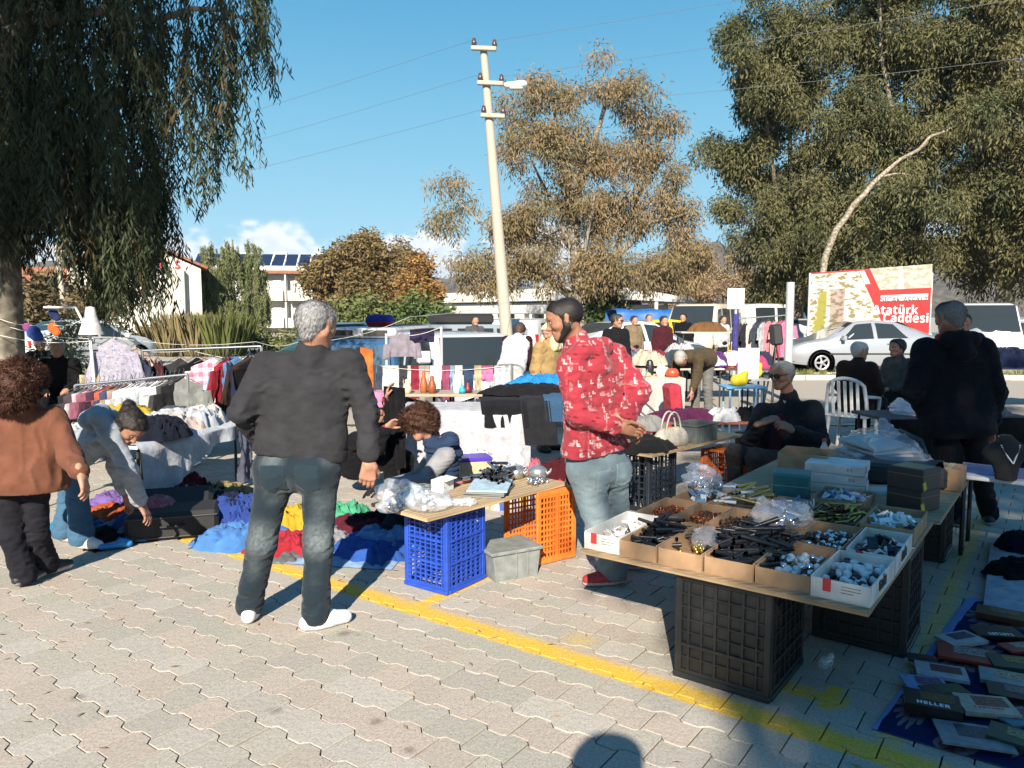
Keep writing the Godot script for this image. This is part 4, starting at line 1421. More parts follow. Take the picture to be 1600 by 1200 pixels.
func hill(called: String, z: float, crest: Array, c: Color, sd: int) -> void:
	fnz.seed = sd
	var p := PackedVector3Array()
	var cols := 240
	var w: float = crest[-1][0] - crest[0][0]
	for r in 14:
		for q in cols:
			var x: float = crest[0][0] + w * q / (cols - 1.0)
			var h := 0.0
			for i in crest.size() - 1:
				if x >= crest[i][0] and x <= crest[i + 1][0]:
					h = lerpf(crest[i][1], crest[i + 1][1], smoothstep(0.0, 1.0, (x - crest[i][0]) / (crest[i + 1][0] - crest[i][0])))
			var t := r / 13.0
			var n := fnz.get_noise_2d(x * 0.02, t * 3.0) * 0.25 + fnz.get_noise_2d(x * 0.09, t * 8.0) * 0.1
			p.append(V(x, -2.0 + h * pow(t, 0.8) * (1.0 + n), z - t * absf(z) * 0.35))
	var o := struct(called, MB.new().sheet(p, cols), M(c, 0.95, 0.0, "bark", 0.02))
	o.set_meta("kind", "structure")
	fnz.seed = 3
# ---------------------------------------------------------------- plants
func leaf_mat() -> StandardMaterial3D:
	if not mats.has("leaf"):
		var m := StandardMaterial3D.new()
		m.albedo_color = Color.WHITE
		m.vertex_color_use_as_albedo = true
		m.roughness = 0.7
		m.metallic_specular = 0.3
		m.backlight_enabled = true
		m.backlight = Color(0.5, 0.55, 0.3)
		mats["leaf"] = m
	return mats["leaf"]
func leaf(mb: MB, p: Vector3, d: Vector3, side: Vector3, ln: float, w: float) -> void:
	var nn := d.cross(side).normalized()
	var a := mb.vert(p, nn)
	mb.vert(p + d * ln * 0.45 + side * w * 0.5 + nn * ln * 0.04, nn)
	mb.vert(p + d * ln, nn)
	mb.vert(p + d * ln * 0.45 - side * w * 0.5 + nn * ln * 0.04, nn)
	mb.ix.append_array([a, a + 1, a + 2, a, a + 2, a + 3])
func rdir(g: RandomNumberGenerator) -> Vector3:
	return V(g.randfn(), g.randfn(), g.randfn()).normalized()
# a hanging twig with narrow leaves
func strand(ln: float, count: int, leaf_len: float, sd: int) -> ArrayMesh:
	var g := RandomNumberGenerator.new()
	g.seed = sd
	var mb := MB.new()
	mb.use_col = true
	var bend := rdir(g) * 0.25
	bend.y = 0
	for i in count:
		var t := g.randf()
		var p := V(bend.x * t * t, -t, bend.z * t * t) * ln + rdir(g) * 0.05
		var d := (Vector3.DOWN * 1.6 + rdir(g)).normalized()
		mb.col = Color.WHITE * g.randf_range(0.6, 1.25)
		leaf(mb, p, d, d.cross(rdir(g)).normalized(), leaf_len * g.randf_range(0.7, 1.3), leaf_len * 0.19)
	return mb.mesh()
# a rounded spray of leaves
func spray(r: float, count: int, leaf_len: float, wide: float, droop: float, sd: int) -> ArrayMesh:
	var g := RandomNumberGenerator.new()
	g.seed = sd
	var mb := MB.new()
	mb.use_col = true
	for i in count:
		var o := rdir(g) * r * pow(g.randf(), 0.5)
		var d := (o.normalized() * 0.6 + rdir(g) + Vector3.DOWN * droop).normalized()
		mb.col = Color.WHITE * g.randf_range(0.6, 1.25)
		leaf(mb, o, d, d.cross(rdir(g)).normalized(), leaf_len * g.randf_range(0.7, 1.3), leaf_len * wide)
	return mb.mesh()
func blade_tuft(h: float, count: int, sd: int) -> ArrayMesh:
	var g := RandomNumberGenerator.new()
	g.seed = sd
	var mb := MB.new()
	mb.use_col = true
	for i in count:
		var a := g.randf() * TAU
		var d := V(cos(a) * 0.4, 1, sin(a) * 0.4).normalized()
		mb.col = Color.WHITE * g.randf_range(0.7, 1.2)
		leaf(mb, V(cos(a), 0, sin(a)) * h * 0.15, d, d.cross(rdir(g)).normalized(), h * g.randf_range(0.6, 1.2), h * 0.08)
	return mb.mesh()
func foliage(parent: Node, called: String, mesh: Mesh, xf: Array, cols: Array) -> void:
	var mm := MultiMesh.new()
	mm.transform_format = MultiMesh.TRANSFORM_3D
	mm.use_colors = true
	mm.mesh = mesh
	mm.instance_count = xf.size()
	for i in xf.size():
		mm.set_instance_transform(i, xf[i])
		mm.set_instance_color(i, cols[i])
	var o := MultiMeshInstance3D.new()
	o.name = called
	o.multimesh = mm
	o.material_override = leaf_mat()
	o.set_meta("kind", "stuff")
	parent.add_child(o, true)
# limbs: list of [points, radii]; blobs: [centre, radius (Vector3), how many sprays]
func tree(label: String, base: Vector3, limbs: Array, blobs: Array, meshes: Array, ca: Color, cb: Color, bark: Material, sd: int, group := "", called := "tree", size := Vector2(0.7, 1.3), shell := 0.33, tuft := 1.0) -> Node3D:
	var g := RandomNumberGenerator.new()
	g.seed = sd
	var root := thing(called, label, "tree", base, 0.0, group)
	var mb := MB.new()
	for l in limbs:
		var p := []
		for q in l[0]:
			p.append(q - base)
		mb.tube(p, l[1], 10)
	if limbs.size():
		part(root, "trunk", mb, bark)
	var xf := []
	var cl := []
	for m in meshes:
		xf.append([])
		cl.append([])
	for b in blobs:
		var tone := g.randf()
		var sub := Vector3.ZERO
		for i in b[2]:
			# sprays sit in tufts at the ends of twigs, with gaps between the tufts
			if i % 9 == 0:
				var d := rdir(g)
				sub = V(d.x * b[1].x, d.y * b[1].y, d.z * b[1].z) * pow(g.randf(), shell)
				tone = g.randf()
			var o: Vector3 = b[0] - base + sub + rdir(g) * g.randf() * 0.42 * tuft * V(1, 0.75, 1)
			if o.y < 0.15:
				continue
			var k := g.randi() % meshes.size()
			xf[k].append(Transform3D(Basis(Vector3.UP, g.randf() * TAU).scaled(Vector3.ONE * g.randf_range(size.x, size.y)), o))
			cl[k].append(ca.lerp(cb, clampf(tone * 0.5 + g.randf() * 0.5, 0.0, 1.0)))
	for k in meshes.size():
		if xf[k].size():
			foliage(root, "crown", meshes[k], xf[k], cl[k])
	return root
func limb(a: Vector3, b: Vector3, r0: float, r1: float, bow := Vector3.ZERO, n := 6) -> Array:
	var p := []
	var r := []
	for i in n + 1:
		var t := float(i) / n
		var w := V(fnz.get_noise_2d(a.x * 3.0 + t * 4.0, b.y), fnz.get_noise_2d(a.z * 3.0 + t * 4.0, b.x), fnz.get_noise_2d(b.z * 3.0 + t * 4.0, a.y)) * 0.25 * (b - a).length() * 0.15
		p.append(a.lerp(b, t) + bow * sin(t * PI) + (w if i > 0 and i < n else Vector3.ZERO))
		r.append(lerpf(r0, r1, t))
	return [p, r]
func make_trees() -> void:
	var g := RandomNumberGenerator.new()
	g.seed = 5
	var pale := M(lin(0.46, 0.40, 0.32), 0.85, 0.0, "bark", 0.9, "bark", 2.0)
	var dull := M(lin(0.2, 0.15, 0.11), 0.9, 0.0, "bark", 1.2, "bark", 2.5)
	# --- weeping eucalyptus over the clothes stall
	var st := []
	for i in 5:
		st.append(strand(1.1, 64, 0.105, 100 + i))
	var base := V(-6.495, -0.002, -9)
	base.y = 0.0
	var root := thing("eucalyptus_tree", "tall weeping eucalyptus with pale trunk and hanging dark strands above clothes stall", "tree", base)
	var mb := MB.new()
	var up := [V(-6.448, -0.473, -9), V(-6.119, 1.082, -9), V(-6.049, 2.441, -9), V(-6.041, 4.124, -9), V(-5.854, 6.337, -9.2), V(-5.462, 8.892, -9.4)]
	up[0] = base + V(0.1, -0.02, 0)
	for i in up.size():
		up[i] -= base
	mb.tube(up, [0.36, 0.26, 0.215, 0.2, 0.17, 0.1], 14)
	for e in [[V(-5.978, 4.767, -9), V(-4.04, 4.98, -9), 0.09, 0.04], [V(-4.04, 4.98, -9), V(-2.908, 4.886, -8.9), 0.04, 0.012], [V(-5.903, 5.656, -9.1), V(-4.756, 7.344, -9.6), 0.12, 0.04], [V(-6.041, 4.124, -9), V(-7.517, 6.323, -9.6), 0.1, 0.04], [V(-5.903, 5.656, -9.1), V(-3.248, 6.225, -8.6), 0.09, 0.02], [V(-5.854, 6.337, -9.2), V(-5.397, 8.916, -10.2), 0.1, 0.03]]:
		var l := limb(e[0] - base, e[1] - base, e[2], e[3], Vector3.UP * 0.15)
		mb.tube(l[0], l[1], 8)
	part(root, "trunk", mb, pale)
	var xf := [[], [], [], [], []]
	var cl := [[], [], [], [], []]
	# how far down the strands hang, as (x, lowest y) at nine metres
	var prof := [[-8.0, 2.2], [-6.5, 2.2], [-6.1, 2.1], [-5.75, 2.55], [-5.45, 2.6], [-5.15, 1.9], [-4.9, 1.55], [-4.45, 1.6], [-4.2, 2.2], [-3.95, 2.35], [-3.8, 2.9], [-3.6, 3.1], [-3.45, 2.75], [-3.3, 3.0], [-3.1, 3.5], [-2.95, 3.75], [-2.78, 4.1]]
	for i in 4600:
		var x := g.randf_range(-8.2, -2.78)
		var dep := g.randf_range(8.1, 10.6)
		if x > -4.15 and g.randf() < 0.8:
			continue
		var low := 3.0
		for k in prof.size() - 1:
			if x >= prof[k][0] and x <= prof[k + 1][0]:
				low = lerpf(prof[k][1], prof[k + 1][1], (x - prof[k][0]) / (prof[k + 1][0] - prof[k][0]))
		var sc := g.randf_range(0.7, 1.25)
		var top: float = low + 1.05 * sc + absf(g.randfn()) * 0.35
		if x > -4.15:
			# strands hang in curtains with gaps between
			var cur := sin(x * 23.0) * 0.5 + sin(x * 9.0 + 1.0) * 0.5
			if cur < -0.35:
				continue
		if g.randf() < 0.72:
			top = g.randf_range(top, 8.6 if x < -4.0 else 5.9)
		elif x > -4.15 and g.randf() < 0.5:
			continue
		var k2 := i % 5
		var zz := dep * (1.0 if x > -4.2 else g.randf_range(0.97, 1.06))
		xf[k2].append(Transform3D(Basis(Vector3.UP, g.randf() * TAU).scaled(V(1, 1, 1) * sc), V(x * dep / 9.0, 1.6 + (top - 1.6) * dep / 9.0, -zz) - base))
		cl[k2].append(Color(0.03, 0.042, 0.02).lerp(Color(0.095, 0.1, 0.055), g.randf() * g.randf()).lerp(Color(0.16, 0.07, 0.03), 0.35 if g.randf() < 0.05 else 0.0))
	for k in 5:
		foliage(root, "crown", st[k], xf[k], cl[k])
	# --- big autumn eucalyptus behind the lamp pole
	var sp := []
	for i in 4:
		sp.append(spray(0.6, 40, 0.2, 0.24, 1.3, 200 + i))
	var D0 := 32.0
	var b2 := V(2.849, 0.573, -32)
	b2.y = 0
	var fork := V(2.836, 2.192, -32)
	var limbs := [limb(b2, fork, 0.5, 0.42), limb(fork, V(2.538, 5.91, -32), 0.34, 0.22), limb(V(2.538, 5.91, -32), V(4.207, 11.341, -32), 0.2, 0.05), limb(V(2.538, 5.91, -32), V(1.631, 10.856, -33), 0.16, 0.04), limb(fork, V(0, 4.113, -31), 0.2, 0.05), limb(fork, V(5.531, 5.325, -31.5), 0.22, 0.08), limb(V(5.531, 5.325, -31.5), V(7.376, 5.775, -31), 0.08, 0.03), limb(V(2.686, 4.061, -32), V(0.797, 8, -32), 0.14, 0.04), limb(V(4.271, 4.045, -31.8), V(6.448, 9.413, -32.5), 0.14, 0.03), limb(V(0, 4.113, -31), V(-2.582, 6.537, -31), 0.06, 0.02), limb(V(2.741, 2.952, -31), V(3.249, 6.378, -30), 0.12, 0.04)]
	var blobs := [[V(1.978, 10.32, -32), V(1.9, 1.5, 1.8), 130], [V(0, 9.674, -32.5), V(1.1, 1.3, 1.3), 36], [V(4.477, 10.831, -32), V(1.6, 1.5, 1.6), 90], [V(5.816, 9.55, -32), V(1.2, 1.4, 1.5), 62], [V(1.044, 8.41, -31.5), V(1.7, 1.3, 1.7), 110], [V(3.45, 8.259, -32), V(2.4, 1.5, 2.0), 210], [V(5.851, 7.48, -32), V(1.5, 1.0, 1.5), 85], [V(2.102, 6.101, -31.5), V(2.3, 1.5, 2.0), 230], [V(4.278, 5.647, -32), V(1.7, 1.4, 1.7), 150], [V(0.259, 5.138, -31), V(1.2, 0.8, 1.2), 95], [V(-1.562, 3.726, -31), V(1.3, 0.7, 1.0), 52], [V(-2.456, 6.157, -31), V(0.8, 0.9, 0.8), 40], [V(-2.855, 4.882, -31), V(0.6, 0.5, 0.6), 14], [V(0.782, 3.469, -31), V(1.7, 1.0, 1.4), 140], [V(3.909, 3.469, -31), V(2.1, 1.1, 1.6), 210], [V(6.58, 5.584, -31.5), V(1.2, 1.2, 1.2), 80], [V(7.408, 4.369, -31), V(1.0, 1.0, 1.0), 70], [V(6.255, 3.469, -31), V(1.6, 0.8, 1.2), 120], [V(-1.305, 2.952, -31), V(1.0, 0.5, 0.8), 30]]
	tree("tall sparse eucalyptus with golden brown leaves standing behind the concrete lamp pole", b2, limbs, blobs, sp, Color(0.14, 0.12, 0.06), Color(0.26, 0.18, 0.1), pale, 301, "", "eucalyptus_tree", W(0.7, 1.2), 0.5, 1.1)
	# --- the dark eucalyptus grove on the far side of the road
	var sg := []
	for i in 4:
		sg.append(spray(0.55, 60, 0.19, 0.27, 1.1, 240 + i))
	var ga := Color(0.046, 0.062, 0.026)
	var gb := Color(0.155, 0.14, 0.066)
	var spots := [
		["dark eucalyptus at the edge of the grove beside the golden tree", 1235.0, 33.0, [[1210, 60, 2.0, 1.4], [1170, 130, 1.5, 1.3], [1250, 150, 2.2, 1.6], [1150, 250, 1.4, 1.2], [1240, 270, 2.2, 1.4], [1190, 330, 1.8, 1.2], [1270, 390, 2.0, 1.4], [1220, 430, 1.5, 1.2]]],
		["dense eucalyptus in the grove right behind the red billboard", 1400.0, 31.0, [[1400, 0, 2.4, 2.0], [1340, 90, 1.7, 1.5], [1470, 90, 2.2, 1.8], [1400, 200, 2.4, 1.7], [1320, 320, 1.9, 1.5], [1450, 320, 2.3, 1.6], [1370, 400, 2.0, 1.1], [1480, -100, 2.4, 2.0], [1330, -60, 1.6, 1.6]]],
		["olive brown eucalyptus in the grove above the grey van", 1560.0, 30.0, [[1560, 60, 2.2, 2.0], [1620, 200, 2.2, 2.0], [1540, 210, 1.8, 1.6], [1580, 340, 2.0, 1.5], [1650, 380, 2.0, 1.6], [1520, 400, 1.6, 1.0], [1600, -120, 2.4, 2.0]]]]
	for i in spots.size():
		var e = spots[i]
		var dd: float = e[2]
		var bx: float = (e[1] - 800.0) / 1178.0 * dd
		var bb := V(bx, 0, -dd)
		var at := func(u: float, v: float, z: float) -> Vector3: return V((u - 800.0) / 1178.0 * z, 1.6 + (492.0 - v) / 1178.0 * z, -z)
		var ll := []
		var bl := []
		var fk: Vector3 = bb + V(0.2, 2.6, 0)
		ll.append(limb(bb, fk, 0.42, 0.34))
		for b in e[3]:
			var z := dd + g.randf_range(-1.6, 1.2)
			var c: Vector3 = at.call(b[0], b[1], z)
			ll.append(limb(fk, c, 0.15, 0.03, V(0, 0.3, 0)))
			bl.append([c, V(b[2], b[3], b[2]) * 1.24, int(b[2] * b[3] * 92)])
		tree(e[0], bb, ll, bl, sg, ga.lerp(Color(0.10, 0.085, 0.035), 0.6 if i == 2 else 0.0), gb, dull if i == 0 else pale, 310 + i, "eucalyptus grove beyond the road", "eucalyptus_tree", W(0.8, 1.35), 0.45, 1.5)
	var lean := V((1262.0 - 800.0) / 1178.0 * 26.0, 0, -26.0)
	tree("bare leaning eucalyptus trunk with pale bark crossing the dark grove", lean, [limb(lean, V(10.694, 3.599, -26), 0.13, 0.11), limb(V(10.694, 3.599, -26), V(12.129, 6.025, -25.8), 0.11, 0.08, V(-0.12, 0.1, 0)), limb(V(12.129, 6.025, -25.8), V(14.804, 7.96, -25.6), 0.075, 0.03, V(0, 0.15, 0)), limb(V(12.273, 6.172, -25.8), V(13.676, 6.196, -25.7), 0.04, 0.015, V(0, 0.12, 0))], [[V(15.209, 8.268, -25.6), V(0.8, 0.5, 0.6), 24], [V(13.662, 6.489, -25.7), V(0.4, 0.3, 0.4), 8]], sg, ga, gb, M(lin(0.55, 0.47, 0.36), 0.85, 0.0, "bark", 1.5, "bark", 1.0), 330, "eucalyptus grove beyond the road", "eucalyptus_tree")
	# --- two weeping evergreens before the hotel
	var wv := []
	for i in 3:
		wv.append(strand(1.3, 70, 0.2, 400 + i))
	for e in [["broad weeping evergreen beside the white hall", 345.0, 44.0, [[340, 425, 1.1, 1.3], [335, 465, 1.6, 1.2], [345, 490, 1.7, 0.9], [352, 405, 0.7, 0.8]]], ["slim weeping evergreen between the hall and the hotel", 398.0, 45.0, [[395, 415, 0.6, 1.0], [398, 450, 0.8, 1.2], [402, 485, 1.0, 1.0]]]]:
		var dd: float = e[2]
		var at := func(u: float, v: float, z: float) -> Vector3: return V((u - 800.0) / 1178.0 * z, 1.6 + (492.0 - v) / 1178.0 * z, -z)
		var bb := V((e[1] - 800.0) / 1178.0 * dd, 0, -dd)
		var bl := []
		for b in e[3]:
			bl.append([at.call(b[0], b[1], dd) + Vector3.UP * 0.5, V(b[2], b[3], b[2]), int(b[2] * b[3] * 120)])
		tree(e[0], bb, [limb(bb, at.call(e[1] + 4, 420, dd), 0.2, 0.05)], bl, wv, Color(0.10, 0.125, 0.05), Color(0.19, 0.20, 0.09), dull, int(e[1]), "weeping evergreens", "evergreen_tree")
	# --- brown broadleaf trees and green shrubs behind the parking
	var sb := []
	for i in 3:
		sb.append(spray(0.75, 44, 0.26, 0.45, 0.3, 420 + i))
	var more := [
		["wide brown leaved tree behind the grey haired man", "broadleaf_tree", 565.0, 52.0, [[530, 420, 2.0, 1.6], [580, 405, 2.2, 1.5], [560, 450, 3.0, 1.6], [610, 430, 1.8, 1.6], [500, 450, 1.3, 1.2], [560, 480, 2.6, 1.0]], Color(0.11, 0.09, 0.035), Color(0.24, 0.16, 0.075), 0.33],
		["half bare grey brown tree between two brown trees", "broadleaf_tree", 622.0, 55.0, [[620, 415, 1.5, 1.6], [640, 440, 1.4, 1.5]], Color(0.17, 0.14, 0.10), Color(0.27, 0.21, 0.15), 0.5],
		["rusty orange tree left of the white market hall", "broadleaf_tree", 655.0, 50.0, [[652, 425, 1.0, 1.2], [655, 455, 1.6, 1.3], [650, 480, 1.6, 1.0]], Color(0.17, 0.09, 0.03), Color(0.33, 0.19, 0.07), 0.33],
		["round green shrub before the white market hall", "shrub", 640.0, 38.0, [[635, 490, 1.4, 1.2], [670, 500, 1.0, 0.8]], Color(0.05, 0.09, 0.03), Color(0.15, 0.19, 0.06), 0.3],
		["low green shrub behind the jacket shoulder of the grey haired man", "shrub", 560.0, 36.0, [[545, 505, 1.2, 0.9], [585, 500, 1.0, 0.9]], Color(0.07, 0.10, 0.035), Color(0.18, 0.19, 0.07), 0.3],
		["dark green bush at the foot of the golden eucalyptus", "shrub", 935.0, 33.0, [[938, 470, 0.8, 0.9], [942, 495, 0.9, 0.7]], Color(0.025, 0.045, 0.015), Color(0.06, 0.085, 0.03), 0.3],
		["bare brown tree in front of the hill", "broadleaf_tree", 1060.0, 75.0, [[1050, 440, 3.0, 2.0], [1030, 460, 2.6, 1.4], [1085, 445, 2.2, 1.6]], Color(0.20, 0.145, 0.09), Color(0.32, 0.22, 0.13), 0.6],
		["hazy bare brown tree beside the white sign", "broadleaf_tree", 1130.0, 80.0, [[1125, 430, 2.6, 2.2], [1165, 445, 2.2, 1.8], [1105, 455, 2.2, 1.4], [1150, 462, 2.6, 1.2]], Color(0.20, 0.14, 0.09), Color(0.30, 0.21, 0.13), 0.6],
		["green brown bush left of the hall near the light pole", "shrub", 110.0, 30.0, [[105, 470, 1.3, 0.9], [75, 480, 1.0, 0.9], [112, 495, 1.3, 0.8], [60, 505, 0.9, 0.8]], Color(0.09, 0.075, 0.035), Color(0.19, 0.14, 0.08), 0.4],
		["pale leaved oleander bush behind the woman in the rust coat", "shrub", 92.0, 11.5, [[92, 540, 0.32, 0.35], [96, 570, 0.35, 0.4], [85, 590, 0.3, 0.35]], Color(0.12, 0.15, 0.06), Color(0.36, 0.36, 0.24), 0.4],
		["dark green tree beyond the road behind the white sign", "broadleaf_tree", 1225.0, 46.0, [[1225, 455, 1.6, 1.2], [1250, 475, 1.8, 1.0]], Color(0.045, 0.065, 0.025), Color(0.11, 0.12, 0.05), 0.33]]
	for e in more:
		var dd: float = e[3]
		var at := func(u: float, v: float, z: float) -> Vector3: return V((u - 800.0) / 1178.0 * z, 1.6 + (492.0 - v) / 1178.0 * z, -z)
		var bb := V((e[2] - 800.0) / 1178.0 * dd, 0, -dd)
		var bl := []
		var ll := []
		for b in e[4]:
			var z := dd + g.randf_range(-0.8, 0.8)
			bl.append([at.call(b[0], b[1], z), V(b[2], b[3], b[2]), int(b[2] * b[3] * (52 if e[7] < 0.45 else 24) * (9.0 if dd < 15.0 else 1.0))])
			ll.append(limb(bb, at.call(b[0], b[1], z), 0.14 if dd > 15 else 0.03, 0.03 if dd > 15 else 0.01))
		var o := tree(e[0], bb, ll, bl, sb, e[5], e[6], dull, int(e[2]), "", e[1], W(0.7, 1.3) if dd > 15.0 else W(0.16, 0.28), e[7])
		if e[1] == "shrub":
			o.set_meta("category", "shrub")
	# palm behind the hotel
	var pb := V(-24.742, 1.074, -78)
	pb.y = 0
	var ptop := V(-24.575, 6.821, -78)
	var pm := thing("palm_tree", "palm tree whose top shows above the hotel solar panels", "tree", pb)
	part(pm, "trunk", MB.new().tube([Vector3.ZERO, (ptop - pb) * 0.5, ptop - pb], [0.3, 0.22, 0.2], 8), dull)
	mb = MB.new()
	mb.use_col = true
	for i in 22:
		var a := i * 2.4
		var el := g.randf_range(-0.2, 0.9)
		for q in 26:
			var t := q / 25.0
			var p := ptop - pb + V(cos(a), 0, sin(a)) * t * 2.0 + Vector3.UP * (el * t * 1.6 - t * t * 1.1)
			mb.col = Color(0.11, 0.13, 0.05) * g.randf_range(0.7, 1.3)
			for sd in [-1.0, 1.0]:
				leaf(mb, p, (V(-sin(a), -0.35, cos(a)) * sd + V(cos(a), 0, sin(a)) * 0.6).normalized(), Vector3.UP, 0.55, 0.06)
	part(pm, "crown", mb, leaf_mat())
	# reeds and the hedge behind the racks
	var tuft := blade_tuft(1.5, 60, 61)
	for e in [["clump of tall dry pampas reeds before the white hall", V(-12.552, 0, -29.551), 46, Color(0.24, 0.185, 0.10), Color(0.16, 0.15, 0.07), 1.0], ["green reeds right of the pampas clump", V(-11.247, 0, -29.551), 40, Color(0.07, 0.10, 0.03), Color(0.14, 0.15, 0.05), 0.8]]:
		var o := thing("reed_clump", e[0], "plant", e[1])
		var xs := []
		var cs := []
		for i in e[2]:
			xs.append(Transform3D(Basis(Vector3.UP, g.randf() * TAU).scaled(Vector3.ONE * g.randf_range(0.7, 1.15)), V(g.randfn() * 0.5, 0, g.randfn() * 0.4) * e[5]))
			cs.append(e[3].lerp(e[4], g.randf()))
		foliage(o, "blades", tuft, xs, cs)
	var hg := thing("hedge", "long unkempt green hedge running behind the clothes racks", "hedge", V(-12.586, 0, -31.531))
	var xs := []
	var cs := []
	for i in 520:
		var x := g.randf_range(-14.0, 13.0)
		xs.append(Transform3D(Basis(Vector3.UP, g.randf() * TAU).scaled(Vector3.ONE * g.randf_range(0.5, 0.85)), V(x, g.randf_range(0.35, 0.9) + 0.25 * sin(x * 1.7), g.randf_range(-1.4, 0.5))))
		cs.append(Color(0.055, 0.085, 0.022).lerp(Color(0.15, 0.15, 0.055), g.randf()))
	foliage(hg, "foliage", sb[0], xs, cs)
	# --- the tree behind the photographer that shades the right-hand stalls
	var tb := V(4.6, 0, 7.4)
	var lm := [limb(tb, tb + V(-0.3, 5.4, 0.3), 0.4, 0.26)]
	var bl2 := []
	for e in [[1.75, -2.1, 0.9, 9.0], [2.6, -2.6, 1.0, 8.6], [1.95, -3.6, 0.85, 9.2], [3.0, -4.1, 1.0, 9.0], [2.2, -5.2, 0.95, 9.4], [3.5, -5.8, 1.1, 9.0], [2.5, -6.8, 0.95, 9.6], [4.1, -7.4, 1.1, 9.6], [3.1, -8.4, 1.0, 10.2], [4.9, -9.2, 1.2, 10.4], [4.1, -10.4, 1.0, 10.8], [6.1, -10.8, 1.3, 11.0], [5.6, -12.6, 1.1, 11.6], [7.6, -12.4, 1.3, 11.4], [5.4, -5.8, 1.2, 9.0], [6.6, -8.2, 1.2, 10.0], [1.55, -4.6, 0.45, 9.2], [2.3, -3.1, 0.9, 9.6], [1.9, -2.7, 0.7, 9.8], [2.9, -3.4, 0.9, 9.4], [4.4, -3.0, 1.2, 8.4], [3.4, -1.2, 1.2, 8.4]]:
		# a clump at height h throws its shade this far along the sun's rays
		var c := V(e[0] - 0.13 * e[3] / 0.6, e[3], e[1] + e[3] / 0.6)
		lm.append(limb(tb + V(-0.3, 5.4, 0.3), c, 0.1, 0.02, V(0, 0.3, 0)))
		bl2.append([c, V(e[2], e[2] * 0.6, e[2]), int(30 * e[2] * e[2])])
	tree("leafy tree behind the photographer shading the bric a brac stalls", tb, lm, bl2, sg, ga, gb, dull, 350, "", "shade_tree", W(0.7, 1.2), 0.45)
	# --- the tall tree left behind the photographer that keeps the weeping eucalyptus in shade
	tb = V(-7.6, 0, 6.2)
	lm = [limb(tb, tb + V(0.4, 7.0, -1.0), 0.42, 0.28)]
	bl2 = []
	for e in [[-4.9, 5.6, -9.2, 1.1], [-3.9, 4.6, -9.2, 1.0], [-5.0, 3.9, -9.0, 1.1], [-3.6, 6.2, -9.4, 1.1], [-4.6, 7.2, -9.4, 1.2], [-4.3, 2.9, -9.0, 0.9], [-5.3, 2.4, -9.0, 0.8], [-5.9, 6.8, -9.4, 1.0]]:
		# clumps stand on the sun's rays towards the points that lie in shade
		var c := V(e[0], e[1], e[2]) + V(-0.12, 0.585, 1.0) * 12.6
		lm.append(limb(tb + V(0.4, 7.0, -1.0), c, 0.1, 0.02, V(0, 0.3, 0)))
		bl2.append([c, V(e[3], e[3] * 0.7, e[3]), int(64 * e[3] * e[3])])
	tree("tall leafy tree left behind the photographer, out of frame", tb, lm, bl2, sg, ga, gb, dull, 351, "", "shade_tree", W(0.7, 1.2), 0.45)
	# --- fallen leaves and scraps on the pavers
	var lf := []
	var lc := []
	for i in 120:
		var q := V(g.randf_range(-3.4, 2.6), 0.003, g.randf_range(-6.0, -2.3))
		lf.append(Transform3D(Basis(Vector3.UP, g.randf() * TAU) * Basis(Vector3.RIGHT, g.randf_range(-0.25, 0.25)), q))
		lc.append(Color(0.20, 0.11, 0.05).lerp(Color(0.4, 0.33, 0.24), g.randf()))
	var lm2 := MB.new()
	lm2.use_col = true
	leaf(lm2, V(-0.02, 0.002, 0), Vector3.RIGHT, Vector3.FORWARD, 0.045, 0.012)
	var ll2 := Node3D.new()
	ll2.name = "fallen_leaves"
	add_child(ll2)
	tag(ll2, "fallen leaves and scraps scattered on the pavers", "leaves", "", "stuff")
	foliage(ll2, "litter", lm2.mesh(), lf, lc)
# ---------------------------------------------------------------- buildings and vehicles
func px(u: float, v: float, d: float) -> Vector3:
	return V((u - 800.0) / 1178.0 * d, 1.6 + (492.0 - v) / 1178.0 * d, -d)
func text_mesh(s: String, h: float, depth: float, bold := false) -> TextMesh:
	var t := TextMesh.new()
	var f := SystemFont.new()
	f.font_names = PackedStringArray(["Droid Sans"])
	f.font_weight = 700 if bold else 400
	t.font = f
	t.text = s
	t.font_size = 64
	t.pixel_size = h / 46.0
	t.depth = depth
	return t
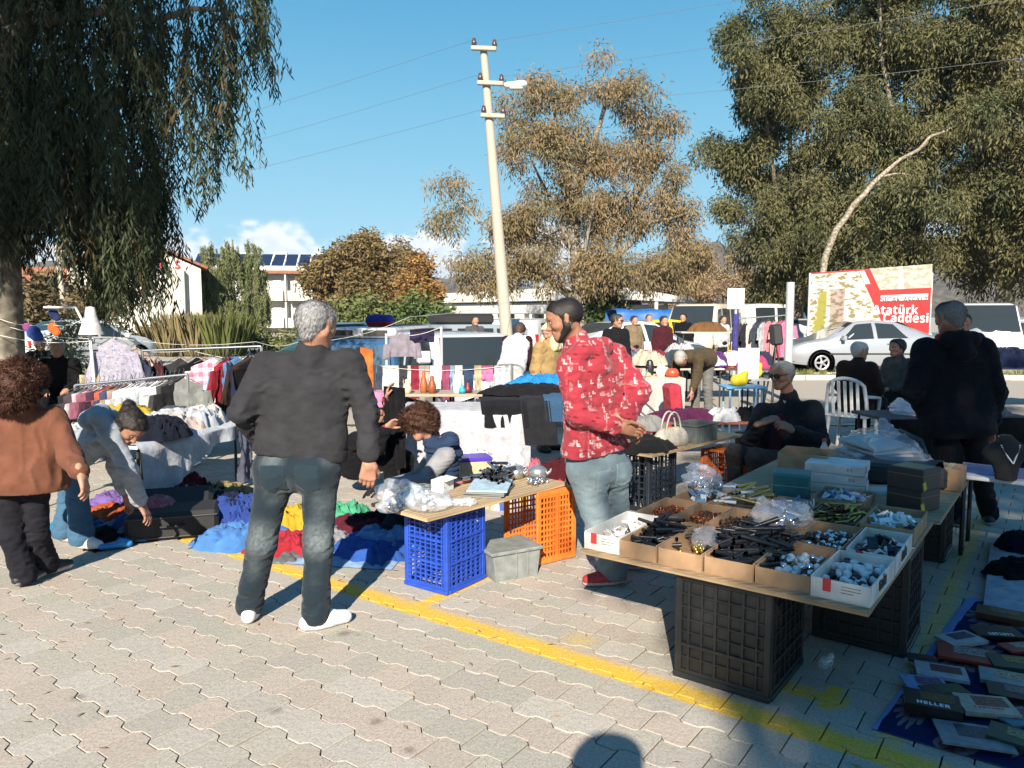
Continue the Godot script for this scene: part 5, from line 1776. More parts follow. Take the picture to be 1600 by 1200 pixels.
# a window set in an opening: frame, pane and sill
func window(parent: Node, p: Vector3, w: float, h: float, bas: Basis, pane: Material, frame: Material) -> void:
	var o := part(parent, "window", MB.new().box(V(0, 0, -0.06), V(w, h, 0.02), 0.0), pane)
	o.transform = Transform3D(bas, p)
	var m := MB.new()
	for e in [-1.0, 1.0]:
		m.box(V(e * w * 0.5, 0, 0.0), V(0.08, h + 0.16, 0.12), 0.01)
		m.box(V(0, e * h * 0.5, 0.0), V(w - 0.08, 0.08, 0.12), 0.01)
	m.box(V(0, 0, -0.02), V(0.06, h - 0.08, 0.06), 0.0)
	part(o, "frame", m, frame)
	part(o, "sill", MB.new().box(V(0, -h * 0.5 - 0.1, 0.08), V(w + 0.2, 0.06, 0.2), 0.01), frame)
func make_buildings() -> void:
	var white := M(lin(0.56, 0.535, 0.48), 0.9, 0.0, "mottle", 0.15, "bump", 0.2)
	var bright := M(lin(0.62, 0.61, 0.58), 0.7, 0.0, "mottle", 0.2)
	var tile := M(lin(0.36, 0.14, 0.08), 0.85, 0.0, "streak", 0.8)
	var dark := M(lin(0.035, 0.04, 0.05), 0.2)
	var frame := M(lin(0.6, 0.58, 0.54), 0.6)
	# white hall with red letters on its gable
	var d := 40.0
	var o := px(218, 540, d)
	o.y = 0
	var hall := thing("white_hall", "white rendered hall with gable and red letters behind the weeping tree", "building", o, 0.4)
	var w := 6.3
	var h := 4.1
	var m := MB.new()
	var poly := PackedVector2Array([W(-w / 2, 0), W(w / 2, 0), W(w / 2, h), W(0.3, h + 1.35), W(-w / 2, h)])
	m.extrude(poly, 14.0)
	var wall := part(hall, "wall", m, white)
	wall.position = V(0, 0, -7)
	part(hall, "buttress", MB.new().box(V(w * 0.33, 2.0, 0.2), V(0.5, 4.0, 0.42), 0.03), white)
	for e in [-1.0, 1.0]:
		var a := V(0.3, h + 1.38, 0)
		var b := V(e * (w / 2 + 0.35), h - 0.06, 0)
		var dir := b - a
		var rf := part(hall, "roof", MB.new().box(Vector3.ZERO, V(dir.length(), 0.14, 14.6), 0.02), tile)
		rf.transform = Transform3D(Basis(Vector3.BACK, atan2(dir.y, dir.x)), (a + b) * 0.5 + V(0, 0.08, -7))
	var red := M(lin(0.45, 0.03, 0.04), 0.5)
	for e in [["M", 0.35], ["E", 1.2], ["S", 2.0]]:
		var l := part(hall, "letter", text_mesh(e[0], 0.42, 0.06, true), red)
		l.position = V(e[1], 4.28, 0.05)
	window(hall, V(-1.4, 1.8, 0.02), 1.1, 1.4, Basis(), dark, frame)
	window(hall, V(0.6, 1.8, 0.02), 0.9, 1.4, Basis(), dark, frame)
	# low house with tiled roof at the far left
	d = 55.0
	o = px(60, 540, d)
	o.y = 0
	var hs := thing("low_house", "low white house with red tiled roof at the far left edge", "building", o)
	part(hs, "wall", MB.new().box(V(0, 1.8, -3), V(9, 3.6, 6), 0.02), white)
	part(hs, "roof", MB.new().extrude(PackedVector2Array([W(-5, 3.62), W(5, 3.62), W(3.4, 5.0), W(-3.4, 5.0)]), 7.0), tile).position = V(0, 0, -3)
	for x in [-2.6, 0.0, 2.6]:
		window(hs, V(x, 1.9, 0.02), 1.0, 1.2, Basis(), dark, frame)
	# hotel with solar panels
	d = 68.0
	o = px(425, 540, d)
	o.y = 0
	var ht := thing("hotel", "white three storey hotel with balconies and solar panels on its roof", "building", o, 0.1)
	m = MB.new()
	m.box(V(0, 2.6, -5), V(15.0, 5.2, 10), 0.02)
	part(ht, "wall", m, bright)
	part(ht, "eaves", MB.new().box(V(0, 5.36, -4.6), V(15.8, 0.32, 11.2), 0.05), tile)
	part(ht, "roof", MB.new().extrude(PackedVector2Array([W(-7.6, 5.52), W(7.6, 5.52), W(7.2, 6.0), W(-7.2, 6.0)]), 9.0), bright).position = V(0, 0, -5)
	var solar := M(lin(0.012, 0.02, 0.045), 0.12)
	for i in 12:
		var s := part(ht, "solar_panel", MB.new().box(Vector3.ZERO, V(1.0, 0.06, 2.1), 0.01), solar)
		s.transform = Transform3D(Basis(Vector3.RIGHT, 0.62), V(-6.6 + i * 1.16, 6.62, -2.4))
		part(s, "frame", MB.new().box(V(0.54, 0.0, 0), V(0.08, 0.09, 2.14), 0.0), frame)
	for fl in 2:
		for i in 5:
			var x := -6.0 + i * 3.0
			window(ht, V(x - 0.5, 1.5 + fl * 2.4, 0.02), 0.75, 1.6, Basis(), dark, frame)
			window(ht, V(x + 0.6, 1.7 + fl * 2.4, 0.02), 0.6, 1.1, Basis(), dark, frame)
			var bl := part(ht, "balcony", MB.new().box(V(0, 0.08, 0.55), V(2.6, 0.16, 1.1), 0.02).box(V(0, 0.52, 1.06), V(2.6, 0.72, 0.08), 0.01).box(V(1.26, 0.52, 0.5), V(0.08, 0.72, 1.04), 0.01).box(V(-1.26, 0.52, 0.5), V(0.08, 0.72, 1.04), 0.01), bright)
			bl.position = V(x, 0.45 + fl * 2.4, 0.0)
			part(ht, "partition", MB.new().box(V(x + 1.5, 1.6 + fl * 2.4, 0.5), V(0.14, 2.3, 0.98), 0.01), bright)
	for i in 3:
		part(ht, "water_tank", MB.new().tube([V(-4 + i * 3.6, 7.15, -4), V(-2.8 + i * 3.6, 7.15, -4)], 0.32, 12), bright)
	# white open market hall with stepped roof, coming towards the right
	var a := px(598, 500, 62.0)
	var b := px(905, 500, 44.0)
	a.y = 0
	b.y = 0
	var dir := (b - a).normalized()
	var ln := (b - a).length()
	var mh := thing("market_hall", "long white open market hall with stepped flat roof on columns", "building", (a + b) * 0.5, atan2(-dir.z, dir.x))
	for e in [[1.75, 0.55, 0.0, ln, 8.0, "fascia"], [2.55, 0.5, -1.6, ln * 0.92, 5.6, "fascia"]]:
		part(mh, e[5], MB.new().box(V(0, e[0] + 0.2, -4.0 + e[2] * 0.2), V(e[3], e[1], e[4]), 0.03), bright)
	part(mh, "clerestory", MB.new().box(V(0, 2.33, -4.2), V(ln * 0.9, 0.26, 5.0), 0.0), dark)
	part(mh, "roof", MB.new().extrude(PackedVector2Array([W(-ln * 0.46, 2.99), W(ln * 0.46, 2.99), W(ln * 0.42, 3.35), W(-ln * 0.40, 3.2)]), 5.2), bright).position = V(0, 0, -4.3)
	for i in 7:
		part(mh, "column", MB.new().box(V(-ln * 0.46 + i * ln * 0.153, 0.83, -0.5), V(0.32, 1.68, 0.32), 0.02), bright)
	for i in 7:
		part(mh, "column", MB.new().box(V(-ln * 0.46 + i * ln * 0.153, 0.83, -7.2), V(0.32, 1.68, 0.32), 0.02), bright)
	# far pale houses seen under the hall's roof
	for e in [[780, 75.0, 5.0, 2.4, "small pale house seen under the market hall roof behind the lamp pole"], [860, 72.0, 4.0, 2.6, "small pale house seen beside the red hooded man's head"]]:
		o = px(e[0], 540, e[1])
		o.y = 0
		var hh := thing("far_house", e[4], "building", o)
		part(hh, "wall", MB.new().box(V(0, e[3] * 0.5, -2), V(e[2], e[3], 4), 0.02), white)
		part(hh, "roof", MB.new().extrude(PackedVector2Array([W(-e[2] * 0.55, e[3]), W(e[2] * 0.55, e[3]), W(0, e[3] + 0.7)]), 4.4), tile).position = V(0, 0, -2)
		for x in [-1.0, 0.4]:
			window(hh, V(x, 1.5, 0.02), 0.6, 0.8, Basis(), dark, frame)
	# shed with white portal frame
	o = px(1030, 540, 46.0)
	o.y = 0
	var sh := thing("portal_shed", "pale open shed with white portal frame behind the yellow car", "building", o, 0.08)
	part(sh, "roof", MB.new().extrude(PackedVector2Array([W(-2.6, 2.55), W(2.2, 2.35), W(2.2, 2.55), W(-0.6, 3.05), W(-2.6, 2.85)]), 6.0), bright).position = V(0, 0, -3)
	for x in [-2.4, -0.2, 2.0]:
		part(sh, "post", MB.new().box(V(x, 1.2, -0.15), V(0.2, 2.4, 0.2), 0.01), bright)
		part(sh, "post", MB.new().box(V(x, 1.2, -5.7), V(0.2, 2.4, 0.2), 0.01), bright)
	part(sh, "back_wall", MB.new().box(V(-0.2, 0.8, -5.9), V(4.6, 1.6, 0.12), 0.01), M(lin(0.45, 0.38, 0.3), 0.9, 0.0, "streak", 0.6))
	# concrete lamp pole, leaning, with insulators and wires
	var conc := M(lin(0.4, 0.365, 0.31), 0.9, 0.0, "grit", 1.0, "bump", 0.3)
	var foot := px(797, 560, 18.5)
	foot.y = 0
	var top := px(757, 92, 18.5)
	var pole := thing("lamp_pole", "tall leaning concrete power pole with crossarms and one street lamp", "pole", foot)
	part(pole, "shaft", MB.new().tube([Vector3.ZERO, (top - foot) * 0.5, top - foot], [0.165, 0.13, 0.085], 14), conc)
	var ax := V(0.98, -0.1, 0.15)
	var wires := M(lin(0.1, 0.11, 0.13), 0.6)
	var k := 0
	for e in [[0.995, -0.28, 0.32], [0.895, -0.2, 0.42], [0.80, -0.18, 0.4]]:
		var c: Vector3 = (top - foot) * e[0]
		var arm := part(pole, "crossarm", MB.new().box(V((e[1] + e[2]) * 0.5, 0, 0.13), V(e[2] - e[1], 0.1, 0.1), 0.015), conc)
		arm.transform = Transform3D(Basis(Vector3.UP, -0.1) * Basis(Vector3.BACK, -0.07), c)
		for x in [e[1] + 0.06, e[2] - 0.06]:
			part(pole, "insulator", MB.new().lathe(c + V(x, 0.04 - x * 0.07, 0.12), [W(0.02, 0), W(0.06, 0.03), W(0.06, 0.1), W(0.035, 0.12), W(0.05, 0.16), W(0, 0.2)], 10), M(lin(0.06, 0.03, 0.03), 0.3))
	var lh: Vector3 = px(803, 146, 18.5) - foot
	part(pole, "lamp_arm", MB.new().tube([(top - foot) * 0.9 + V(0.1, 0, 0.1), lh + V(-0.2, -0.02, 0.05)], 0.03, 8), conc)
	var s0 := Solid.new()
	s0.cell = 0.02
	s0.add(lh + V(-0.14, 0, 0), lh + V(0.2, 0.03, 0), 0.11, 0.12, 0.03, Vector3.UP, 0.4)
	s0.cut(lh + V(0, -0.06, 0), Vector3.DOWN)
	solid(pole, "lamp_head", [s0], M(lin(0.75, 0.75, 0.73), 0.35))
	part(pole, "lamp_glass", MB.new().box(lh + V(0.05, -0.075, 0), V(0.3, 0.03, 0.18), 0.01), M(lin(0.6, 0.62, 0.62), 0.15))
	var runs := [[(top - foot) * 0.995 + foot + V(-0.25, 0.2, 0.1), V(-34, 7.4, -36)], [(top - foot) * 0.995 + foot + V(0.28, 0.18, 0.1), V(34, 13.5, -9)], [(top - foot) * 0.895 + foot + V(-0.17, 0.2, 0.1), V(-34, 6.6, -36)], [(top - foot) * 0.895 + foot + V(0.38, 0.15, 0.1), V(34, 12.3, -9)], [(top - foot) * 0.8 + foot + V(0.36, 0.15, 0.1), V(34, 10.2, -9)], [(top - foot) * 0.8 + foot + V(-0.15, 0.15, 0.1), V(-34, 6.0, -36)]]
	for r in runs:
		var p := []
		for i in 15:
			var t := i / 14.0
			p.append(r[0].lerp(r[1], t) - Vector3.UP * 1.1 * sin(t * PI) - foot)
		part(pole, "wire", MB.new().tube(p, 0.0045, 4), wires)
	# thin far pole at the left
	o = px(108, 545, 30.0)
	o.y = 0
	var fp := thing("utility_pole", "slim grey utility pole beside the white hall", "pole", o)
	part(fp, "shaft", MB.new().tube([Vector3.ZERO, V(-0.28, 4.4, 0)], [0.13, 0.09], 10), conc)
	part(fp, "crossarm", MB.new().box(V(-0.28, 4.2, 0.1), V(0.7, 0.08, 0.08), 0.01), conc)
	part(fp, "lamp_arm", MB.new().box(V(-0.55, 1.95, 0.1), V(0.9, 0.06, 0.06), 0.01), conc)
	billboard_sign()
func billboard_sign() -> void:
	# billboard: print on a framed panel
	var d := 23.8
	var c := px(1356, 462, d)
	var wd := 182.0 / 1178.0 * d
	var o := V(c.x, 0, c.z)
	var bb := thing("billboard", "large red and white roadworks billboard behind the silver car", "billboard", o, -0.06)
	var y0 := px(1356, 521, d).y
	var hl := px(1300, 427, d).y - y0
	var hr := px(1400, 414, d).y - y0
	var W := 1024
	var H := 640
	var im := Image.create(W, H, false, Image.FORMAT_RGB8)
	im.fill(Color(0.86, 0.80, 0.74))
	var f := FastNoiseLite.new()
	f.seed = 4
	f.frequency = 0.011
	f.fractal_octaves = 4
	for y in H:
		for x in W:
			var n := f.get_noise_2d(x, y * 1.7)
			var col := Color(0.82, 0.70, 0.64).lerp(Color(0.95, 0.90, 0.86), clampf(0.5 + n * 1.6, 0, 1))
			if n < -0.22:
				col = Color(0.52, 0.50, 0.33)
			# photo panel of an empty street: grey road narrowing to the top
			var edge := 490.0 + y * 0.42
			if x > edge and y < 220:
				col = Color(0.66, 0.64, 0.58).lerp(Color(0.84, 0.80, 0.72), clampf(0.5 + n * 1.8, 0, 1))
				if absf(x - 765.0) < 8.0 + y * 0.08:
					col = Color(0.93, 0.90, 0.82)
			elif x > 170.0 and x < 300.0 - y * 0.02 and y > 180:
				col = col.lerp(Color(0.42, 0.34, 0.3), 0.5)
			if x < 140 and y > 200 and absf(x - (140.0 - y * 0.1)) < 40 + n * 60:
				col = Color(0.60, 0.58, 0.2)
			# red band
			if (x > edge - 95.0 and x < edge + 8.0) or (x > edge - 20.0 and y > 214):
				col = Color(0.80, 0.10, 0.12)
			if x > edge - 90.0 and x < edge - 45.0 and y < 150:
				col = Color(0.95, 0.90, 0.88)
			if y < 16 and x < edge:
				col = Color(0.78, 0.12, 0.14)
			im.set_pixel(x, y, col.srgb_to_linear().lerp(Color.BLACK, 0.42).linear_to_srgb())
	# white strips
	im.fill_rect(Rect2i(600, 268, 400, 56), Color(0.76, 0.74, 0.73))
	var tx := ImageTexture.create_from_image(im)
	var pm := StandardMaterial3D.new()
	pm.albedo_texture = tx
	pm.roughness = 0.6
	var m := MB.new()
	m.use_uv = true
	var q := [V(-wd / 2, y0, 0.03), V(wd / 2, y0, 0.03), V(wd / 2, y0 + hr, 0.03), V(-wd / 2, y0 + hl, 0.03)]
	var gx := 12
	var k := 0
	for j in 9:
		for i in gx + 1:
			var s := float(i) / gx
			var t := j / 8.0
			m.vert(q[0].lerp(q[1], s).lerp(q[3].lerp(q[2], s), t), Vector3.BACK, W(s, 1.0 - t))
	m.grid_faces(0, 9, gx + 1, false, false)
	part(bb, "poster", m, pm)
	var fr := M(lin(0.5, 0.5, 0.5), 0.5, 0.3)
	m = MB.new()
	m.at(Transform3D()).box(V(0, y0 + hl * 0.5, -0.03), V(wd + 0.1, hl, 0.08), 0.01)
	m.box(V(0, y0 - 0.04, 0), V(wd + 0.16, 0.08, 0.14), 0.01)
	part(bb, "frame", m, fr)
	for x in [-wd * 0.4, 0.0, wd * 0.4]:
		part(bb, "post", MB.new().box(V(x, (y0 + 0.4) * 0.5, -0.12), V(0.12, y0 + 0.4, 0.1), 0.01), fr)
	var wht := M(Color(0.8, 0.78, 0.77), 0.6)
	for e in [["SICAK ASFALT", 0.17, 0.28, 0.555, M(Color(0.25, 0.22, 0.22), 0.6)], ["Atatürk", 0.27, 0.21, 0.39, wht], ["Caddesi", 0.27, 0.3, 0.255, wht]]:
		var t := part(bb, "lettering", text_mesh(e[0], e[1], 0.012, e[1] > 0.2), e[4])
		t.position = V(e[2] * wd, y0 + e[3] * hl, 0.04)
# ---------------------------------------------------------------- vehicles
# st: stations along the length from the tail (x<0) to the nose: [x, sill, belt, roof, half width, half width at roof]
func vehicle(label: String, called: String, cat: String, pos: Vector3, yaw: float, st: Array, body: Material, wheels: Array, r: float, wins: Array, more := {}) -> Node3D:
	var v := thing(called, label, cat, pos, yaw, more.get("group", ""))
	var m := MB.new()
	var p := PackedVector3Array()
	var cols := 11
	for s in st:
		var prof := [[0.92, s[1]], [1.0, s[1] + 0.12], [1.0, lerpf(s[1], s[2], 0.6)], [0.975, s[2]], [lerpf(0.97, s[5] / s[4], 0.5), lerpf(s[2], s[3], 0.55)], [s[5] / s[4], s[3] - 0.05 * (s[3] - s[2])], [s[5] / s[4] * 0.82, s[3] - 0.01]]
		var row := []
		for q in prof:
			row.append(V(s[0], q[1], q[0] * s[4]))
		for q in range(prof.size() - 1, -1, -1):
			row.append(V(s[0], prof[q][1], -prof[q][0] * s[4]))
		cols = row.size()
		p.append_array(PackedVector3Array(row))
	m.sheet(p, cols)
	# ends and floor
	for e in [0, st.size() - 1]:
		var o := Vector3.ZERO
		for q in cols:
			o += p[e * cols + q] / cols
		for q in cols - 1:
			if e == 0:
				m.tri(o, p[e * cols + q + 1], p[e * cols + q])
			else:
				m.tri(o, p[e * cols + q], p[e * cols + q + 1])
	part(v, "body", m, body)
	var fl := st[0][1] as float
	part(v, "underbody", MB.new().box(V((st[0][0] + st[-1][0]) * 0.5, fl + 0.02, 0), V(st[-1][0] - st[0][0] - 0.3, 0.12, st[2][4] * 1.75), 0.02), M(lin(0.02, 0.02, 0.02), 0.8))
	# side windows: [x0, x1, lower share, upper share] follow the flank
	var gl: Material = more.get("glass", M(lin(0.02, 0.026, 0.03), 0.06))
	for w in wins:
		for sd in [-1.0, 1.0]:
			var g := MB.new()
			var pts := PackedVector3Array()
			for j in 4:
				for i in 7:
					var x0: float = lerpf(w[0], w.get(4) if w.size() > 4 else w[0], j / 3.0) if false else w[0]
					var t := j / 3.0
					var xa: float = lerpf(w[0], w[4] if w.size() > 4 else w[0], t)
					var xb: float = lerpf(w[1], w[5] if w.size() > 5 else w[1], t)
					var x := lerpf(xa, xb, i / 6.0)
					var s := station(st, x)
					var hgt := lerpf(s[2] + w[2] * (s[3] - s[2]), s[2] + w[3] * (s[3] - s[2]), t)
					var uu: float = (hgt - s[2]) / maxf(s[3] - s[2], 0.01)
					var half: float
					if uu < 0.55:
						half = lerpf(0.975, lerpf(0.97, s[5] / s[4], 0.5), uu / 0.55)
					else:
						half = lerpf(lerpf(0.97, s[5] / s[4], 0.5), s[5] / s[4], (uu - 0.55) / 0.4)
					pts.append(V(x, hgt, sd * (half * s[4] + 0.008)))
			if sd > 0:
				g.sheet(pts, 7, 0.0)
			else:
				g.sheet(pts, 7, 0.0)
			part(v, "window", g, gl)
	# wind screens: [[bottom x, y, half], [top x, y, half]]
	for w in more.get("screens", []):
		var g := MB.new()
		var pts := PackedVector3Array()
		for j in 5:
			for i in 7:
				var t := j / 4.0
				var half := lerpf(w[0][2], w[1][2], t)
				var bow := (1.0 - pow(i / 3.0 - 1.0, 2.0)) * 0.06 * signf(w[0][0] - w[1][0])
				pts.append(V(lerpf(w[0][0], w[1][0], t) + bow, lerpf(w[0][1], w[1][1], t), lerpf(-half, half, i / 6.0)))
		g.sheet(pts, 7, 0.012)
		part(v, "windscreen", g, gl)
	var tyre := M(lin(0.02, 0.02, 0.02), 0.85)
	var rim := M(lin(0.45, 0.45, 0.46), 0.35, 0.7)
	var hwid: float = st[st.size() / 2][4]
	for x in wheels:
		for sd in [-1.0, 1.0]:
			var wn := part(v, "wheel", MB.new().tube([V(0, 0, -0.1), V(0, 0, -0.09), V(0, 0, 0.09), V(0, 0, 0.1)], [r * 0.93, r, r, r * 0.93], 24), tyre)
			wn.position = V(x, r, sd * (hwid - 0.09))
			var rm := MB.new()
			rm.lathe(Vector3.ZERO, [W(r * 0.66, 0.0), W(r * 0.66, 0.02), W(r * 0.58, 0.025), W(r * 0.5, 0.01)], 20)
			for i in 5:
				var a := TAU * i / 5
				rm.box(V(cos(a), 0, sin(a)) * r * 0.33 + V(0, 0.014, 0), V(r * 0.56, 0.02, r * 0.16), 0.004, Basis(Vector3.UP, -a))
			rm.lathe(Vector3.ZERO, [W(r * 0.18, 0.0), W(r * 0.16, 0.03), W(0, 0.034)], 12)
			var ro := part(wn, "rim", rm, rim)
			ro.transform = Transform3D(Basis(Vector3.RIGHT, PI / 2 * sd), V(0, 0, 0.095 * sd))
			# dark wheel arch
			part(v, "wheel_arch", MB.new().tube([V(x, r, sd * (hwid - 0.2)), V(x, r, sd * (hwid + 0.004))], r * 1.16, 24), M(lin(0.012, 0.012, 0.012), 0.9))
	for e in more.get("boxes", []):
		part(v, e[0], MB.new().box(e[1], e[2], e[4] if e.size() > 4 else 0.02), e[3])
	return v
func station(st: Array, x: float) -> Array:
	for i in st.size() - 1:
		if x <= st[i + 1][0]:
			var t := clampf((x - st[i][0]) / (st[i + 1][0] - st[i][0]), 0.0, 1.0)
			var o := []
			for q in 6:
				o.append(lerpf(st[i][q], st[i + 1][q], t))
			return o
	return st[-1]
func sedan() -> Array:
	return [[-2.2, 0.35, 0.82, 0.86, 0.62, 0.5], [-2.12, 0.28, 0.9, 0.98, 0.8, 0.62], [-1.7, 0.24, 0.95, 1.04, 0.87, 0.66], [-1.25, 0.22, 0.95, 1.22, 0.885, 0.62], [-0.7, 0.22, 0.94, 1.42, 0.89, 0.58], [-0.1, 0.22, 0.92, 1.47, 0.89, 0.58], [0.35, 0.22, 0.9, 1.43, 0.89, 0.57], [0.75, 0.22, 0.89, 1.24, 0.885, 0.6], [1.2, 0.22, 0.88, 0.98, 0.88, 0.68], [1.75, 0.24, 0.8, 0.88, 0.85, 0.68], [2.1, 0.28, 0.7, 0.76, 0.78, 0.6], [2.24, 0.36, 0.6, 0.64, 0.6, 0.45]]
func vanstations(l: float, h: float, w: float, nose: float) -> Array:
	var x := l * 0.5
	return [[-x, 0.4, h * 0.5, h * 0.88, w * 0.9, w * 0.76], [-x + 0.1, 0.3, h * 0.52, h * 0.97, w, w * 0.86], [-x + 0.7, 0.26, h * 0.52, h, w, w * 0.88], [x - 1.9, 0.26, h * 0.52, h, w, w * 0.88], [x - 1.35, 0.26, h * 0.51, h * 0.96, w, w * 0.84], [x - 0.675 - nose * 0.5, 0.26, h * 0.5, h * 0.755, w, w * 0.88], [x - nose, 0.26, h * 0.48, h * 0.54, w * 0.99, w * 0.86], [x - 0.2, 0.28, h * 0.42, h * 0.46, w * 0.95, w * 0.8], [x, 0.36, h * 0.36, h * 0.38, w * 0.8, w * 0.66]]
func make_vehicles() -> void:
	var chrome := M(lin(0.5, 0.5, 0.52), 0.2, 0.9)
	var lampc := M(lin(0.7, 0.72, 0.74), 0.1)
	var redl := M(lin(0.35, 0.01, 0.01), 0.15)
	var blk := M(lin(0.015, 0.015, 0.016), 0.5)
	var plate := M(lin(0.7, 0.7, 0.7), 0.5)
	var swin := [[-0.95, -0.13, 0.08, 0.84, -0.62, -0.13], [-0.03, 0.92, 0.08, 0.84, -0.03, 0.42]]
	var sbox := func(bd: Material) -> Array:
		return [["headlight", V(2.08, 0.66, 0.56), V(0.18, 0.14, 0.3), lampc], ["headlight", V(2.08, 0.66, -0.56), V(0.18, 0.14, 0.3), lampc], ["tail_light", V(-2.12, 0.8, 0.6), V(0.12, 0.18, 0.26), redl], ["tail_light", V(-2.12, 0.8, -0.6), V(0.12, 0.18, 0.26), redl], ["grille", V(2.19, 0.52, 0), V(0.1, 0.14, 0.7), blk], ["door_handle", V(-0.45, 0.82, 0.895), V(0.16, 0.03, 0.03), chrome], ["door_handle", V(0.5, 0.8, 0.895), V(0.16, 0.03, 0.03), chrome], ["door_handle", V(-0.45, 0.82, -0.895), V(0.16, 0.03, 0.03), chrome], ["door_handle", V(0.5, 0.8, -0.895), V(0.16, 0.03, 0.03), chrome], ["mirror", V(0.82, 0.98, 0.98), V(0.1, 0.13, 0.18), bd], ["mirror", V(0.82, 0.98, -0.98), V(0.1, 0.13, 0.18), bd], ["side_trim", V(0.0, 0.55, 0.897), V(2.3, 0.04, 0.012), blk], ["side_trim", V(0.0, 0.55, -0.897), V(2.3, 0.04, 0.012), blk]]
	var sscr := [[[1.16, 0.93, 0.74], [0.45, 1.4, 0.57]], [[-1.62, 1.0, 0.68], [-0.82, 1.4, 0.56]]]
	# silver saloon beside the billboard, nose to the left
	var silver := paint(lin(0.30, 0.32, 0.35), 0.3)
	silver.metallic = 0.35
	var sc := vehicle("silver four door saloon car parked in front of the billboard", "silver_car", "car", V(9.75, 0.002, -21.2), PI - 0.02, sedan(), silver, [-1.36, 1.36], 0.31, swin, {"screens": sscr, "boxes": sbox.call(silver)})
	# white car facing the camera behind the hanging clothes
	var whp := paint(lin(0.5, 0.51, 0.52), 0.25)
	vehicle("white car with dark windscreen facing the hanging clothes", "white_car", "car", px(716, 560, 12.4) * V(1, 0, 1), -1.08, vanstations(4.1, 1.32, 0.84, 1.05), whp, [-1.25, 1.3], 0.31, [[-1.5, -0.4, 0.1, 0.85], [-0.3, 0.95, 0.1, 0.85, -0.3, 0.55]], {"glass": M(lin(0.02, 0.026, 0.03), 0.04), "screens": [[[1.03, 0.725, 0.74], [0.73, 1.26, 0.64]]], "boxes": [["headlight", V(1.88, 0.62, 0.55), V(0.2, 0.16, 0.3), lampc], ["headlight", V(1.88, 0.6, -0.55), V(0.2, 0.16, 0.3), lampc], ["grille", V(2.02, 0.46, 0), V(0.1, 0.14, 0.8), blk], ["mirror", V(0.95, 0.98, 0.98), V(0.1, 0.18, 0.2), whp], ["mirror", V(0.95, 0.98, -0.98), V(0.1, 0.18, 0.2), whp], ["wiper", V(1.04, 0.75, 0.25), V(0.05, 0.02, 0.5), blk], ["number_plate", V(2.14, 0.4, 0), V(0.02, 0.11, 0.5), plate]]})
	# blue minibus with pale roof
	var bl := paint(lin(0.03, 0.085, 0.18), 0.3)
	var mbus := vehicle("blue minibus with white raised roof and stained rear window", "minibus", "minibus", px(606, 560, 14.6) * V(1, 0, 1), PI / 2 - 0.1, vanstations(4.2, 1.24, 0.8, 0.7), bl, [-1.3, 1.3], 0.3, [[-1.7, -1.0, 0.1, 0.8], [-0.85, -0.1, 0.1, 0.8], [0.05, 0.7, 0.1, 0.8]], {"glass": M(lin(0.05, 0.09, 0.14), 0.08), "screens": [[[-2.175, 0.64, 0.64], [-2.13, 1.1, 0.58]]], "boxes": [["raised_roof", V(-0.5, 1.3, 0), V(2.8, 0.16, 1.3), M(lin(0.5, 0.5, 0.49), 0.4), 0.05], ["roof_window", V(-1.91, 1.3, 0.3), V(0.02, 0.09, 0.42), blk], ["roof_window", V(-1.91, 1.3, -0.3), V(0.02, 0.09, 0.42), blk], ["bumper", V(-2.13, 0.4, 0), V(0.12, 0.16, 1.5), blk], ["tail_light", V(-2.1, 0.6, 0.68), V(0.06, 0.26, 0.14), redl], ["tail_light", V(-2.1, 0.6, -0.68), V(0.06, 0.26, 0.14), redl], ["roof_rail", V(-0.6, 1.42, 0.55), V(2.4, 0.03, 0.03), blk], ["roof_rail", V(-0.6, 1.42, -0.55), V(2.6, 0.03, 0.03), blk]]})
	var sl := Solid.new()
	sl.cell = 0.02
	sl.add(V(-0.15, 0.11, 0), V(0.15, 0.11, 0), 0.12, 0.12, 0.03)
	sl.amp = 0.012
	sl.freq = Vector3.ONE * 6
	sl.cut(V(0, 0.0, 0), Vector3.DOWN)
	sl.col = lin(0.03, 0.06, 0.35).srgb_to_linear()
	sl.band = [0.09, Color(0.45, 0.03, 0.03)]
	var bun := thing("luggage_bundle", "red and blue bundle lying on the minibus roof", "bundle", px(594, 560, 14.0) * V(1, 0, 1) + V(0, 1.38, 0))
	solid(bun, "sack", [sl], cloth(Color.WHITE), true)
	# others, farther away
	var cream := paint(lin(0.62, 0.55, 0.44), 0.35)
	var grey := paint(lin(0.2, 0.23, 0.26), 0.3)
	var lgrey := paint(lin(0.5, 0.52, 0.52), 0.3)
	var yel := paint(lin(0.75, 0.42, 0.01), 0.3)
	var vw := [[-1.9, -0.75, 0.12, 0.82], [-0.6, 0.4, 0.12, 0.82], [0.5, 1.15, 0.12, 0.82, 0.5, 0.85]]
	var vsc := [[[1.42, 1.06, 0.78], [0.82, 1.78, 0.7]]]
